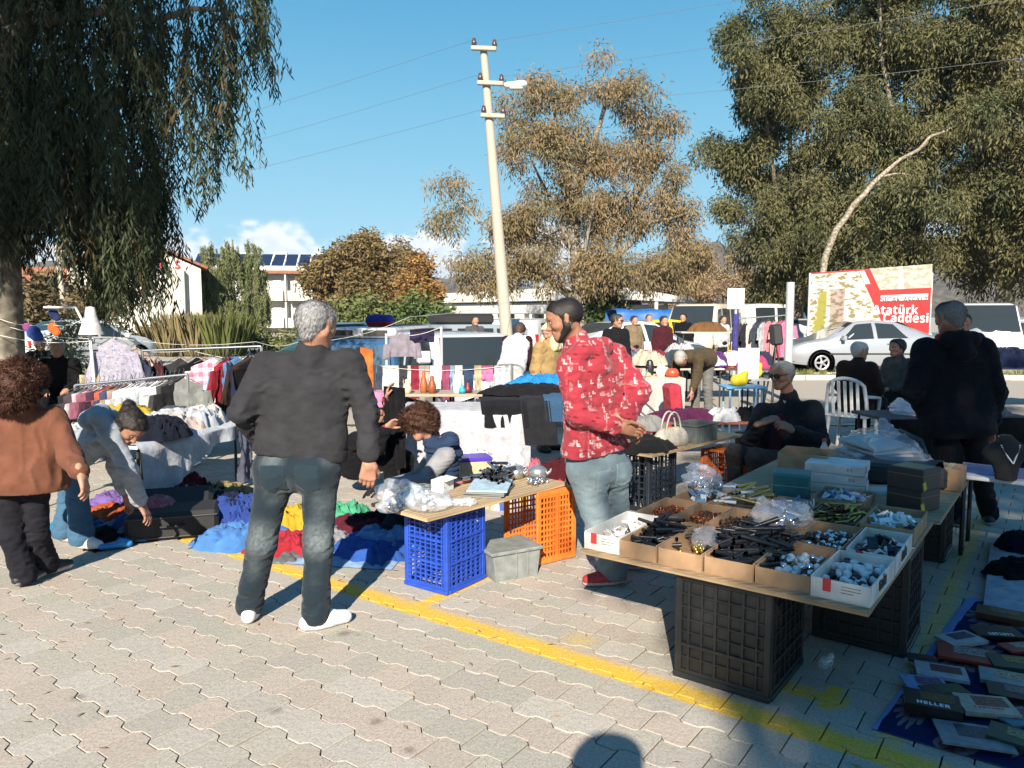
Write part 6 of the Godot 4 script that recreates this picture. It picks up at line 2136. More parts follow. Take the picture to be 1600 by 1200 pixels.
	var vb := func(bd: Material) -> Array:
		return [["headlight", V(2.2, 0.72, 0.6), V(0.2, 0.18, 0.26), lampc], ["headlight", V(2.2, 0.72, -0.6), V(0.2, 0.18, 0.26), lampc], ["grille", V(2.3, 0.6, 0), V(0.1, 0.14, 0.8), blk], ["bumper", V(2.3, 0.42, 0), V(0.14, 0.16, 1.6), blk], ["mirror", V(1.25, 1.15, 1.0), V(0.1, 0.2, 0.16), bd], ["mirror", V(1.25, 1.15, -1.0), V(0.1, 0.2, 0.16), bd], ["side_trim", V(-0.2, 0.62, 0.905), V(3.2, 0.05, 0.012), blk], ["side_trim", V(-0.2, 0.62, -0.905), V(3.2, 0.05, 0.012), blk], ["tail_light", V(-2.32, 0.9, 0.78), V(0.06, 0.3, 0.12), redl], ["tail_light", V(-2.32, 0.9, -0.78), V(0.06, 0.3, 0.12), redl]]
	var g := "vehicles parked behind the stalls"
	for e in [
		["grey blue van with roof box parked behind the white car", "grey_van", "van", 735, 21.0, 0.35, grey, 1.36],
		["white minibus parked at the left of the market hall columns", "white_van", "van", 828, 24.0, 1.3, whp, 1.5],
		["cream minibus with its tailgate raised behind the clothes heaps", "cream_minibus", "minibus", 1096, 27.0, -2.1, cream, 2.0],
		["white van behind the hanging dresses left of the sign pole", "white_van", "van", 1205, 34.0, 0.5, whp, 2.1],
		["pale grey van parked right of the red billboard", "grey_van", "van", 1532, 25.0, -1.95, lgrey, 2.0]]:
		var vv := vehicle(e[0], e[1], e[2], px(e[3], 560, e[4]) * V(1, 0, 1), e[5], vanstations(4.7, e[7], 0.9, 0.85), e[6], [-1.4, 1.45], 0.32, vw, {"screens": [[[1.53, e[7] * 0.545, 0.78], [1.03, e[7] * 0.955, 0.7]]], "boxes": vb.call(e[6]), "group": g})
		if e[3] == 735:
			part(vv, "roof_box", MB.new().box(V(-0.3, e[7] + 0.13, 0.1), V(1.7, 0.3, 0.75), 0.1), blk)
	for e in [
		["white saloon car behind the man in sunglasses", 982, 19.0, 0.5, whp],
		["yellow taxi parked before the white portal shed", 1038, 26.0, 0.2, yel],
		["yellow car showing beside the grey haired man's shoulder", 548, 15.5, 1.5, yel],
		["white hatchback with dark rear window left of the billboard", 1262, 30.0, -1.9, whp],
		["white saloon car behind the pale grey van at the edge", 1592, 28.0, 0.3, whp],
		["grey car farther back at the right edge under the trees", 1600, 34.0, 0.2, grey],
		["dark car parked low behind the jewellery stall", 1560, 24.5, 0.1, grey],
		["white car glimpsed between the trunk and the hanging dress", 128, 23.0, 1.2, whp]]:
		vehicle(e[0], "parked_car", "car", px(e[1], 560, e[2]) * V(1, 0, 1), e[3], sedan(), e[4], [-1.36, 1.36], 0.31, swin, {"screens": sscr, "boxes": sbox.call(e[4]), "group": g})
	# blue tarpaulin lorry
	var tl := thing("tarpaulin_lorry", "lorry under a bright blue tarpaulin behind the yellow taxi", "lorry", px(1012, 560, 30.0) * V(1, 0, 1), 0.1, g)
	var sp := PackedVector3Array()
	for j in 9:
		for i in 15:
			var s := i / 14.0
			var t := j / 8.0
			var sag := sin(s * PI * 5.0) * 0.03
			var pr := [V(0, 0.7, 1.0), V(0, 1.2, 1.03), V(0, 1.62, 1.0), V(0, 1.78, 0.85), V(0, 1.82, 0), V(0, 1.78, -0.85), V(0, 1.62, -1.0), V(0, 1.2, -1.03), V(0, 0.7, -1.0)]
			sp.append(pr[j] + V(-1.5 + s * 3.0, sag, sag))
	part(tl, "tarpaulin", MB.new().sheet(sp, 15, 0.01), M(lin(0.02, 0.12, 0.42), 0.55, 0.0, "mottle", 1.5))
	part(tl, "bed", MB.new().box(V(0, 0.66, 0), V(3.1, 0.14, 2.0), 0.02), blk)
	part(tl, "cab", MB.new().box(V(2.1, 1.1, 0), V(1.0, 1.3, 1.8), 0.15), whp)
	for x in [-1.0, 1.9]:
		for z in [-0.85, 0.85]:
			part(tl, "wheel", MB.new().tube([V(x, 0.38, z - 0.12), V(x, 0.38, z + 0.12)], 0.38, 18), blk)
# ---------------------------------------------------------------- stall furniture and goods
# one slotted wall of a plastic crate, in the plane x (width) by y (height), outside towards +z
func lattice(w: float, h: float, nx: int, ny: int, bar: float, solid_lo: float, solid_hi: float, th := 0.012) -> MB:
	var m := MB.new()
	m.box(V(0, -h / 2 + solid_lo / 2, 0), V(w, solid_lo, th), 0.003)
	m.box(V(0, h / 2 - solid_hi / 2, 0), V(w, solid_hi, th), 0.003)
	for e in [-1.0, 1.0]:
		m.box(V(e * (w / 2 - 0.015), 0, 0.001), V(0.03, h - 0.004, th + 0.003), 0.003)
	var y0 := -h / 2 + solid_lo
	var y1 := h / 2 - solid_hi
	for i in range(1, nx):
		var big := i % 2 == 0
		m.box(V(-w / 2 + w * i / nx, (y0 + y1) / 2, 0.0), V(bar * (1.3 if big else 1.0), y1 - y0, th), 0.0)
	for j in range(1, ny):
		var rib := j % 5 == 0
		m.box(V(0, y0 + (y1 - y0) * j / ny, 0.002 if rib else 0.0), V(w - 0.06, bar * (1.5 if rib else 0.8), th * (1.5 if rib else 0.8)), 0.0)
	return m
# crate open at its local +y; w, h, d outer size
func crate(label: String, bas: Basis, pos: Vector3, w: float, h: float, d: float, m: Material, nx: int, ny: int, nz: int, group := "plastic fruit crates under the stall boards", lined := false) -> Node3D:
	var c := thing("plastic_crate", label, "crate", pos, 0.0, group)
	c.basis = bas
	for e in [[0.0, d / 2, w, nx], [PI, d / 2, w, nx], [PI / 2, w / 2, d, nz], [-PI / 2, w / 2, d, nz]]:
		var o := part(c, "side_panel", lattice(e[2], h, e[3], ny, 0.009, 0.035, 0.04), m)
		o.transform = Transform3D(Basis(Vector3.UP, e[0]), Vector3.ZERO) * Transform3D(Basis(), V(0, h / 2, e[1] - 0.007))
	var b := part(c, "bottom_panel", lattice(w - 0.03, d - 0.03, nx, nz * 2, 0.012, 0.03, 0.03), m)
	b.transform = Transform3D(Basis(Vector3.RIGHT, PI / 2), V(0, 0.008, 0))
	if lined:
		for e in [-1.0, 1.0]:
			part(c, "inner_wall", MB.new().box(V(0, h * 0.5, e * (d / 2 - 0.016)), V(w - 0.05, h - 0.06, 0.006), 0.0), m)
			part(c, "inner_wall", MB.new().box(V(e * (w / 2 - 0.016), h * 0.5, 0), V(0.006, h - 0.06, d - 0.05), 0.0), m)
	var r := MB.new()
	for e in [-1.0, 1.0]:
		r.box(V(0, h - 0.012, e * (d / 2 - 0.002)), V(w + 0.008, 0.024, 0.022), 0.006)
		r.box(V(e * (w / 2 - 0.002), h - 0.012, 0), V(0.022, 0.022, d - 0.03), 0.006)
	part(c, "rim", r, m)
	return c
# open cardboard tray standing at its base centre
func tray(label: String, pos: Vector3, yaw: float, w: float, d: float, h: float, out: Material, ins: Material, group := "open cardboard trays on the fittings stall") -> Node3D:
	var c := thing("cardboard_tray", label, "tray", pos, yaw, group)
	part(c, "bottom", MB.new().box(V(0, 0.004, 0), V(w - 0.012, 0.006, d - 0.012), 0.0), ins)
	for e in [-1.0, 1.0]:
		var a := part(c, "side", MB.new().box(V(e * (w / 2 - 0.004), h / 2, 0), V(0.006, h, d - 0.014), 0.001), out)
		var b := part(c, "side", MB.new().box(V(0, h / 2, e * (d / 2 - 0.004)), V(w - 0.002, h, 0.006), 0.001), out)
		a.rotation.z = e * -0.03
		b.rotation.x = e * 0.03
	return c
# a loose heap of small rods, rings or lumps
func bits(label: String, pos: Vector3, yaw: float, w: float, d: float, count: int, kind: String, size: float, ms: Array, sd: int, cat := "fittings") -> void:
	var g := RandomNumberGenerator.new()
	g.seed = sd
	var root := thing("fittings_heap", label, cat, pos, yaw)
	for k in ms.size():
		var m := MB.new()
		for i in count / ms.size():
			var x := g.randfn() * w * 0.27
			var z := g.randfn() * d * 0.27
			x = clampf(x, -w / 2, w / 2)
			z = clampf(z, -d / 2, d / 2)
			var y := size * 0.25 + g.randf() * size * 1.2 * exp(-(x * x + z * z) / (w * d * 0.2))
			var b := Basis(rdir(g), g.randf() * TAU)
			if kind == "rod":
				b = Basis(Vector3.UP, g.randf_range(-0.9, 0.9) + 0.7) * Basis(Vector3.BACK, g.randf_range(-0.35, 0.35))
			m.at(Transform3D(b, V(x, y, z)))
			match kind:
				"rod":
					m.tube([V(-size, 0, 0), V(size * g.randf_range(0.3, 1), 0.004, 0)], [size * 0.09, size * 0.12], 6)
				"ring":
					m.lathe(Vector3.ZERO, [W(size * 0.55, -size * 0.2), W(size * 0.75, 0), W(size * 0.55, size * 0.2), W(size * 0.4, 0), W(size * 0.55, -size * 0.2)], 9)
				"lump":
					m.lathe(Vector3.ZERO, [W(0, -size * 0.5), W(size * 0.5, -size * 0.35), W(size * 0.5, size * 0.2), W(size * 0.3, size * 0.3), W(0, size * 0.5)], 8)
				"flake":
					m.box(Vector3.ZERO, V(size * 1.3, size * 0.12, size * g.randf_range(0.5, 1.0)), 0.001)
		var o := part(root, "pieces", m, ms[k])
		o.set_meta("kind", "stuff")
# crumpled see-through bag with something in it
func plastic_bag(label: String, pos: Vector3, size: Vector3, sd: int, tint := Color(0.92, 0.95, 1.0), alpha := 0.3, ms := []) -> Node3D:
	var root := thing("plastic_bag", label, "plastic bag", pos, sd * 0.7)
	var s := Solid.new()
	s.cell = maxf(0.007, size.x * 0.035)
	s.amp = size.y * 0.22
	s.freq = V(0.8, 1.5, 1.1) * (0.85 / size.y)
	s.ridge = true
	s.sd = sd
	s.add(V(-size.x * 0.25, size.y * 0.35, 0), V(size.x * 0.25, size.y * 0.35, 0), size.z * 0.4, size.z * 0.36, 0.03, Vector3.UP, maxf(0.0, size.z * 0.8 / size.y - 1.0))
	s.add(V(size.x * 0.1, size.y * 0.5, size.z * 0.1), V(size.x * 0.3, size.y * 0.9, size.z * 0.2), size.y * 0.25, size.y * 0.1, 0.03)
	s.cut(V(0, 0.002, 0), Vector3.DOWN)
	solid(root, "film", [s], glass(tint, alpha * 0.42))
	if ms.size():
		var g := RandomNumberGenerator.new()
		g.seed = sd
		var m := MB.new()
		for i in 16:
			m.at(Transform3D(Basis(rdir(g), g.randf() * TAU), V(g.randfn() * size.x * 0.2, size.y * g.randf_range(0.1, 0.4), g.randfn() * size.z * 0.2)))
			m.lathe(Vector3.ZERO, [W(size.y * 0.1, -size.y * 0.12), W(size.y * 0.14, 0), W(size.y * 0.05, size.y * 0.16)], 7)
		var o := part(root, "contents", m, ms[0])
		o.set_meta("kind", "stuff")
	return root
# a garment dropped on a heap: a rumpled dome with folds
func garment(label: String, pos: Vector3, size: Vector3, yaw: float, m: Material, sd: int, called := "garment", cat := "garment", group := "") -> Node3D:
	var f := FastNoiseLite.new()
	f.seed = sd
	f.frequency = 1.0
	f.fractal_octaves = 3
	size *= V(1.3, 0.9, 1.3)
	var p := PackedVector3Array()
	var nr := 20
	var na := 60
	for r in nr:
		var t := r / float(nr - 1)
		for q in na:
			var a := TAU * q / (na - 1)
			var dirv := V(cos(a), 0, sin(a))
			var out := 1.0 + 0.36 * f.get_noise_2d(dirv.x * 1.5 + 5.0, dirv.z * 1.5) + 0.09 * f.get_noise_2d(dirv.x * 5.0, dirv.z * 5.0)
			var x := dirv.x * size.x * 0.5 * t * out
			var z := dirv.z * size.z * 0.5 * t * out
			# folds run across the cloth and bend with it
			var wx := x + 0.06 * f.get_noise_2d(x * 6.0, z * 6.0 + 40.0)
			var wz := z + 0.06 * f.get_noise_2d(x * 6.0 + 80.0, z * 6.0)
			var fold := 1.0 - 2.6 * absf(f.get_noise_2d(wx * 6.0 + wz * 2.0, wz * 4.0))
			var fine := 1.0 - 2.6 * absf(f.get_noise_2d(wx * 9.0 + 20.0, wz * 22.0 - wx * 6.0))
			var edge := 1.0 - pow(t, 4.0)
			var y := size.y * ((1.0 - t * t * t) * 0.3 + 0.3 * edge + fold * 0.3 * edge * minf(1.0, t * 3.0) + fine * 0.06 * edge)
			if t > 0.97:
				y = -0.004
			p.append(V(x, maxf(y, 0.012 if t < 0.97 else -0.004), z))
	return single(called, label, cat, MB.new().sheet(p, na), m, pos, yaw, group)
# a piece of cloth hung over a line, from point a to b, falling by ln
func hung(label: String, a: Vector3, b: Vector3, ln: float, m: Material, sd: int, called := "hanging_garment", cat := "garment", group := "", wave := 0.025, taper := 1.0) -> Node3D:
	var f := FastNoiseLite.new()
	f.seed = sd
	f.frequency = 1.0
	var o := (a + b) * 0.5
	var x := (b - a)
	var w := x.length()
	x = x.normalized()
	var z := x.cross(Vector3.UP).normalized() * -1.0
	var mb := MB.new()
	var legs := 2 if label.contains("trousers") or label.contains("jeans") else 1
	for leg in legs:
		var cols := maxi(10, int(w / legs / 0.03))
		var p := PackedVector3Array()
		for j in 15:
			var t := j / 14.0
			for i in cols:
				var s := (i / float(cols - 1) - 0.5) / legs
				var fx := f.get_noise_2d(s * w * 9.0 + leg * 5.0, t * 1.2) * wave * (0.35 + t * 1.2) * 2.4
				var sl := 1.0 + (taper - 1.0) * t + 0.03 * f.get_noise_2d(3.0 + leg, t * 5.0)
				var mid := 0.0
				if legs == 2:
					sl *= 1.03 - 0.2 * t
					mid = (leg - 0.5) * (0.5 + 0.1 * t * f.get_noise_2d(leg * 9.0, 4.0))
				p.append(x * (s * sl + mid) * w + Vector3.DOWN * (t * ln * (1.0 + 0.06 * f.get_noise_2d(s * 3.0 + leg * 3.0, 7.0)) - 0.008) + z * (fx + 0.02 * sin(minf(t * 8.0, PI)) + 0.004 + 0.006 * leg))
		mb.sheet(p, cols, 0.008)
	return single(called, label, cat, mb, m, o, 0.0, group)
func shirt_outline(w: float, l: float, slv: float) -> PackedVector2Array:
	return PackedVector2Array([W(-0.07, 0.02), W(0.07, 0.02), W(w * 0.5, -0.06), W(w * 0.5 + slv * 0.35, -0.06 - slv * 0.93), W(w * 0.5 + slv * 0.35 - 0.11, -0.09 - slv * 0.95), W(w * 0.5 - 0.02, -0.24), W(w * 0.48, -l), W(-w * 0.48, -l), W(-w * 0.5 + 0.02, -0.24), W(-w * 0.5 - slv * 0.35 + 0.11, -0.09 - slv * 0.95), W(-w * 0.5 - slv * 0.35, -0.06 - slv * 0.93), W(-w * 0.5, -0.06)])
# a shirt on a hanger; its hook stands at pos
func shirt(label: String, pos: Vector3, yaw: float, w: float, l: float, slv: float, m: Material, sd: int, group := "", thick := 0.05) -> Node3D:
	var root := thing("hanging_shirt", label, "shirt", pos, yaw, group)
	var f := FastNoiseLite.new()
	f.seed = sd
	f.frequency = 1.0
	var o := shirt_outline(w, l, slv)
	# cut the outline into a fine grid so that it can ripple
	var mb := MB.new()
	var cols := 17
	var rows := 15
	for face in [1.0, -1.0]:
		for sec in [0, 1, 2]:
			var p := PackedVector3Array()
			for j in rows:
				var t := j / float(rows - 1)
				for i in cols:
					var s := i / float(cols - 1) * 2.0 - 1.0
					var q: Vector2
					if sec == 0:
						var hw := lerpf(0.08, w * 0.5, clampf(t * 8.0, 0.0, 1.0)) * (1.0 - 0.04 * sin(t * 3.0))
						q = W(s * hw, 0.02 - t * (l + 0.02) - 0.06 * (1.0 - clampf(t * 8.0, 0.0, 1.0)) * absf(s))
					else:
						var sg := 1.0 if sec == 1 else -1.0
						var a := W(sg * (w * 0.5 - 0.015), -0.13).lerp(W(sg * (w * 0.5 + slv * 0.33 - 0.05), -0.08 - slv * 0.94), t)
						var dr := W(slv * 0.94, sg * (slv * 0.33)).normalized()
						q = a + W(dr.x, dr.y * sg * sg) * s * lerpf(0.085, 0.055, t) * W(1, 0.35 * sg)
					var bulge := sqrt(maxf(0.0, 1.0 - s * s)) * thick * (0.5 if sec else 1.0)
					var rip := f.get_noise_2d(q.x * 11.0, q.y * 2.2) * 0.03 * clampf(t * 2.0, 0.2, 1.0)
					p.append(V(q.x, q.y, face * (bulge * 0.5 + 0.003) + rip + (0.0 if sec == 0 else 0.012)))
			if face < 0:
				var rev := PackedVector3Array()
				for j in rows:
					for i in cols:
						rev.append(p[j * cols + cols - 1 - i])
				p = rev
			mb.sheet(p, cols)
	part(root, "cloth", mb, m)
	part(root, "hanger", MB.new().tube([V(-w * 0.42, -0.05, 0), V(0, 0.04, 0), V(w * 0.42, -0.05, 0)], 0.004, 6).tube([V(0, 0.03, 0), V(0, 0.08, 0), V(0.012, 0.105, 0), V(0, 0.12, 0)], 0.003, 6), M(lin(0.06, 0.06, 0.065), 0.5))
	return root
func rope(label: String, pts: Array, r := 0.004) -> void:
	var p := []
	var o: Vector3 = pts[0]
	for i in pts.size() - 1:
		for k in 8:
			var t := k / 8.0
			p.append(pts[i].lerp(pts[i + 1], t) - Vector3.UP * 0.06 * sin(t * PI) - o)
	p.append(pts[-1] - o)
	single("clothes_line", label, "rope", MB.new().tube(p, r, 6), M(lin(0.5, 0.48, 0.42), 0.8), o)
func slab(o: Vector3, s: Vector3, bas: Basis, bv := 0.003) -> MB:
	return MB.new().box(o, s, bv, bas)
func plain_table(label: String, pos: Vector3, yaw: float, w: float, d: float, h: float, top: Material, leg: Material, th := 0.03, crossed := false) -> Node3D:
	var t := thing("folding_table", label, "table", pos, yaw)
	part(t, "table_top", MB.new().box(V(0, h - th / 2, 0), V(w, th, d), 0.004), top)
	for e in [-1.0, 1.0]:
		for f in [-1.0, 1.0]:
			var a := V(e * (w / 2 - 0.06), h - th, f * (d / 2 - 0.05))
			var b := V(e * (w / 2 - 0.06), 0.0, (f if not crossed else -f) * (d / 2 - 0.05))
			part(t, "leg", MB.new().tube([b, a], 0.014, 8), leg)
	return t
const TA := Vector3(0.32, 0.5, -3.47)
const TU := Vector3(0.8, 0, 0.6)
const TW := Vector3(0.6, 0, -0.8)
const TYAW := -0.6435
func on_table(a: float, b: float, y := 0.0) -> Vector3:
	return TA + TU * a + TW * b + V(0, y, 0)
func make_right_stall() -> void:
	var wood := M(lin(0.44, 0.30, 0.17), 0.75, 0.0, "wood", 1.3, "wood", 0.06)
	var black := M(lin(0.016, 0.017, 0.018), 0.5, 0.0, "mottle", 3.0, "bump", 0.05)
	var B := Basis(Vector3.UP, TYAW)
	# board
	var bd := thing("plywood_board", "long plywood board on black crates carrying trays of metal fittings", "table board", TA)
	part(bd, "board", slab(TU * 0.63 + TW * 0.78 + V(0, -0.011, 0), V(1.26, 0.022, 1.56), B), wood)
	part(bd, "board", slab(TU * 0.66 + TW * 2.41 + V(0, -0.011, 0), V(1.26, 0.022, 1.68), B), wood)
	for e in [["black slotted crate under the front edge of the fittings stall", 0.68, 0.28, 0.42, 0.47], ["black crate in shadow under the right corner of the fittings stall", 1.05, 1.05, 0.42, 0.4], ["black crate under the rear end of the fittings stall board", 0.4, 2.3, 0.42, 0.4], ["black crate under the far right end of the fittings stall", 1.0, 2.7, 0.42, 0.4]]:
		var o := on_table(e[1], e[2])
		o.y = 0.0
		crate(e[0], B * Basis(Vector3.RIGHT, PI), o + V(0, 0.478, 0), e[3], 0.475, e[4], black, 7, 7, 7, "plastic fruit crates under the stall boards", true)
	var card := M(lin(0.42, 0.26, 0.145), 0.85, 0.0, "mottle", 2.0, "bump", 0.05)
	var card2 := M(lin(0.36, 0.215, 0.115), 0.85, 0.0, "mottle", 2.4, "bump", 0.05)
	var wcard := M(lin(0.72, 0.7, 0.67), 0.7, 0.0, "mottle", 1.6)
	var ink := M(lin(0.03, 0.03, 0.03), 0.4)
	var rod := M(lin(0.014, 0.014, 0.016), 0.35)
	var copper := M(lin(0.45, 0.13, 0.05), 0.3, 0.7)
	var bronze := M(lin(0.10, 0.045, 0.022), 0.4, 0.5)
	var steel := M(lin(0.6, 0.61, 0.63), 0.22, 0.95)
	var brass := M(lin(0.5, 0.34, 0.1), 0.3, 0.85)
	var whitep := M(lin(0.6, 0.61, 0.63), 0.4)
	var redl := M(lin(0.5, 0.03, 0.03), 0.6)
	var tr := [
		["white printed carton with red label on the sunny corner, full of pale scraps", 0.095, 0.26, 0.19, 0.46, 0.1, true],
		["front cardboard tray holding a few black rods", 0.285, 0.26, 0.185, 0.46, 0.095, false],
		["front cardboard tray with a clear bag of brass bits", 0.485, 0.26, 0.2, 0.46, 0.095, false],
		["front cardboard tray heaped with black rods", 0.7, 0.27, 0.21, 0.46, 0.095, false],
		["low cardboard tray of white plastic bits between rods and white carton", 0.92, 0.26, 0.22, 0.42, 0.09, false],
		["white printed carton with red label full of white caps at the right corner", 1.15, 0.25, 0.22, 0.42, 0.1, true],
		["cardboard tray of bright copper rings", 0.1, 0.74, 0.2, 0.42, 0.08, false],
		["cardboard tray of dark copper fittings beside the bright ones", 0.3, 0.74, 0.18, 0.42, 0.08, false],
		["cardboard tray of blackened chain links", 0.5, 0.74, 0.2, 0.42, 0.08, false],
		["cardboard tray under the large shiny clear bag", 0.71, 0.74, 0.2, 0.42, 0.08, false],
		["cardboard tray of small bright steel fittings", 0.93, 0.72, 0.22, 0.42, 0.085, false],
		["white printed carton with black lettering at the right table edge", 1.16, 0.7, 0.2, 0.42, 0.1, true],
		["cardboard tray of clear packets at the far left edge", 0.12, 1.2, 0.22, 0.42, 0.07, false],
		["cardboard tray with a white handled tool", 0.36, 1.2, 0.22, 0.42, 0.07, false],
		["cardboard tray with a blue lined white packet", 0.61, 1.2, 0.24, 0.42, 0.07, false],
		["cardboard tray of old brass keys and rails", 0.87, 1.2, 0.24, 0.44, 0.07, false],
		["cardboard tray of silver foil packets at the right edge", 1.13, 1.2, 0.24, 0.44, 0.1, false],
		["shallow cardboard tray of blue bits before the white boxes", 0.78, 1.66, 0.28, 0.34, 0.07, false]]
	for e in tr:
		var t := tray(e[0], on_table(e[1], e[2], 0.001), TYAW + rng.randf_range(-0.03, 0.03), e[3], e[4], e[5] * 0.84, wcard if e[6] else card, card2)
		if e[6]:
			var lab := part(t, "label", MB.new().box(V(-e[3] * 0.22, e[5] * 0.55, e[4] / 2 + 0.002), V(0.03, 0.05, 0.002), 0.0), redl)
			part(t, "print", MB.new().box(V(e[3] * 0.18, e[5] * 0.6, e[4] / 2 + 0.001), V(0.07, 0.002, 0.002), 0.0).box(V(e[3] * 0.18, e[5] * 0.48, e[4] / 2 + 0.001), V(0.07, 0.002, 0.002), 0.0).box(V(e[3] * 0.12, e[5] * 0.36, e[4] / 2 + 0.001), V(0.045, 0.002, 0.002), 0.0), ink)
			if e[1] > 1.0:
				var tx := part(t, "lettering", text_mesh("takı", 0.05, 0.002, true), ink)
				tx.transform = Transform3D(Basis(Vector3.UP, PI / 2), V(e[3] / 2 + 0.003, e[5] * 0.5, 0.02))
	var hp := [
		["heap of pale paper and plastic scraps in the sunny white carton", 0.1, 0.3, 0.14, 0.34, 30, "flake", 0.035, [whitep, wcard], 0.055],
		["few straight black rods lying in a front tray", 0.29, 0.3, 0.12, 0.3, 22, "rod", 0.085, [rod], 0.03],
		["brass bits inside the clear bag in a front tray", 0.49, 0.28, 0.12, 0.2, 16, "lump", 0.02, [brass], 0.03],
		["big heap of black rods spilling over their front tray", 0.72, 0.36, 0.2, 0.36, 90, "rod", 0.1, [rod], 0.06],
		["white plastic bits in the low front tray", 0.92, 0.26, 0.16, 0.3, 24, "lump", 0.035, [whitep, steel], 0.03],
		["white plastic caps filling the corner carton", 1.15, 0.3, 0.17, 0.32, 46, "lump", 0.035, [whitep, whitep, rod], 0.045],
		["bright copper rings in their tray", 0.1, 0.74, 0.14, 0.3, 70, "ring", 0.02, [copper], 0.03],
		["dark copper fittings in their tray", 0.3, 0.74, 0.13, 0.3, 60, "ring", 0.022, [bronze, copper], 0.03],
		["blackened chain links heaped in their tray", 0.5, 0.74, 0.15, 0.3, 70, "ring", 0.024, [rod, bronze], 0.03],
		["small bright steel fittings spread in their tray", 0.93, 0.72, 0.17, 0.34, 70, "lump", 0.026, [steel, rod], 0.03],
		["white lettered parts in the right edge carton", 1.16, 0.7, 0.15, 0.34, 26, "flake", 0.05, [whitep, rod], 0.05],
		["clear packets with small steel parts at the far left edge", 0.12, 1.22, 0.16, 0.3, 26, "flake", 0.04, [whitep, steel], 0.03],
		["white handled tool and packets in a middle tray", 0.36, 1.2, 0.16, 0.3, 14, "rod", 0.09, [whitep, brass], 0.03],
		["blue lined packets in a middle tray", 0.61, 1.2, 0.17, 0.3, 22, "flake", 0.05, [whitep, M(lin(0.1, 0.16, 0.3), 0.4)], 0.03],
		["old brass keys and rails lying in a middle tray", 0.87, 1.2, 0.18, 0.34, 60, "rod", 0.06, [brass, bronze], 0.03],
		["silver foil packets in the right edge tray", 1.13, 1.22, 0.17, 0.34, 34, "flake", 0.045, [steel, whitep], 0.06],
		["blue plastic bits in the shallow tray", 0.78, 1.66, 0.2, 0.24, 40, "flake", 0.035, [M(lin(0.12, 0.2, 0.36), 0.35), whitep], 0.03]]
	for i in hp.size():
		var e = hp[i]
		bits(e[0], on_table(e[1], e[2], 0.02), TYAW, e[3] * 1.1, e[4] * 1.1, int(e[5] * 1.7), e[6], e[7], e[8], 900 + i)
	plastic_bag("large shiny clear bag of steel parts on a middle tray", on_table(0.69, 0.78, 0.05), V(0.26, 0.13, 0.24), 41, Color(0.95, 0.97, 1.0), 0.25, [steel])
	plastic_bag("small clear bag of brass bits in a front tray", on_table(0.49, 0.33, 0.03), V(0.18, 0.08, 0.16), 42)
	plastic_bag("tall crumpled clear bag at the far left edge of the trays", on_table(0.06, 1.3, 0.05), V(0.24, 0.15, 0.18), 43, Color(0.9, 0.93, 1.0), 0.35, [steel])
	plastic_bag("flat clear bag beside the white handled tool", on_table(0.26, 1.42, 0.02), V(0.24, 0.07, 0.18), 44, Color(0.9, 0.93, 1.0), 0.35)
	plastic_bag("empty clear bag lying before the stacked black boxes", on_table(0.95, 2.1, 0.0), V(0.3, 0.06, 0.2), 45, Color(0.9, 0.93, 1.0), 0.3)
	plastic_bag("scrap of clear plastic lying on the pavers under the stall", V(1.431, 0, -3.309), V(0.1, 0.05, 0.06), 46, Color(0.95, 0.97, 1.0), 0.4)
	# boxes
	var teal := M(lin(0.012, 0.13, 0.15), 0.45, 0.0, "mottle", 3.0)
	var tb := thing("teal_box", "teal cardboard box standing among the trays before the white boxes", "box", on_table(0.5, 1.6, 0.002), TYAW + 0.2)
	part(tb, "carton", MB.new().box(V(0, 0.075, 0), V(0.2, 0.15, 0.17), 0.004), teal)
	part(tb, "lid", MB.new().box(V(0, 0.155, 0), V(0.206, 0.022, 0.176), 0.004), M(lin(0.01, 0.16, 0.17), 0.4))
	part(tb, "band", MB.new().box(V(0, 0.09, 0.0), V(0.2015, 0.004, 0.1715), 0.0), M(lin(0.25, 0.3, 0.2), 0.4))
	for i in 3:
		var w := thing("white_box", ["lowest flat white carton in the stack behind the teal box", "middle flat white carton in the stack behind the teal box", "topmost flat white carton in the stack behind the teal box"][i], "box", on_table(0.66, 2.0, 0.001 + i * 0.062), TYAW + [0.1, 0.16, 0.07][i], "white cartons stacked behind the teal box")
		part(w, "carton", MB.new().box(V(0, 0.03, 0), V(0.34, 0.06, 0.26), 0.004), wcard)
		part(w, "print", MB.new().box(V(0.08, 0.034, 0.131), V(0.012, 0.018, 0.002), 0.0).box(V(0.1, 0.034, 0.131), V(0.012, 0.018, 0.002), 0.0), M(lin(0.3, 0.3, 0.3), 0.6))
		part(w, "label", MB.new().box(V(0.171, 0.03, 0.05), V(0.002, 0.04, 0.02), 0.0), redl)
	for i in 2:
		var w := thing("black_box", ["lower black box with yellow ribbon at the right of the fittings stall", "upper black box with yellow printed lid at the right of the fittings stall"][i], "box", on_table(1.12, 1.8, 0.001 + i * 0.121), TYAW - 0.35 + i * 0.04, "black boxes on the fittings stall")
		part(w, "carton", MB.new().box(V(0, 0.06, 0), V(0.2, 0.12, 0.2), 0.003), M(lin(0.02, 0.019, 0.018), 0.45))
		part(w, "lid_line", MB.new().box(V(0, 0.085, 0), V(0.203, 0.004, 0.203), 0.0), M(lin(0.12, 0.1, 0.05), 0.5))
		part(w, "ribbon", MB.new().box(V(0.101, 0.03, 0.08), V(0.003, 0.05, 0.03), 0.0, Basis(Vector3.RIGHT, 0.4)), M(lin(0.45, 0.36, 0.04), 0.5))
		if i == 1:
			part(w, "lid_print", MB.new().box(V(0, 0.1212, 0), V(0.17, 0.002, 0.15), 0.0), M(lin(0.3, 0.25, 0.13), 0.5, 0.0, "grit", 5.0))
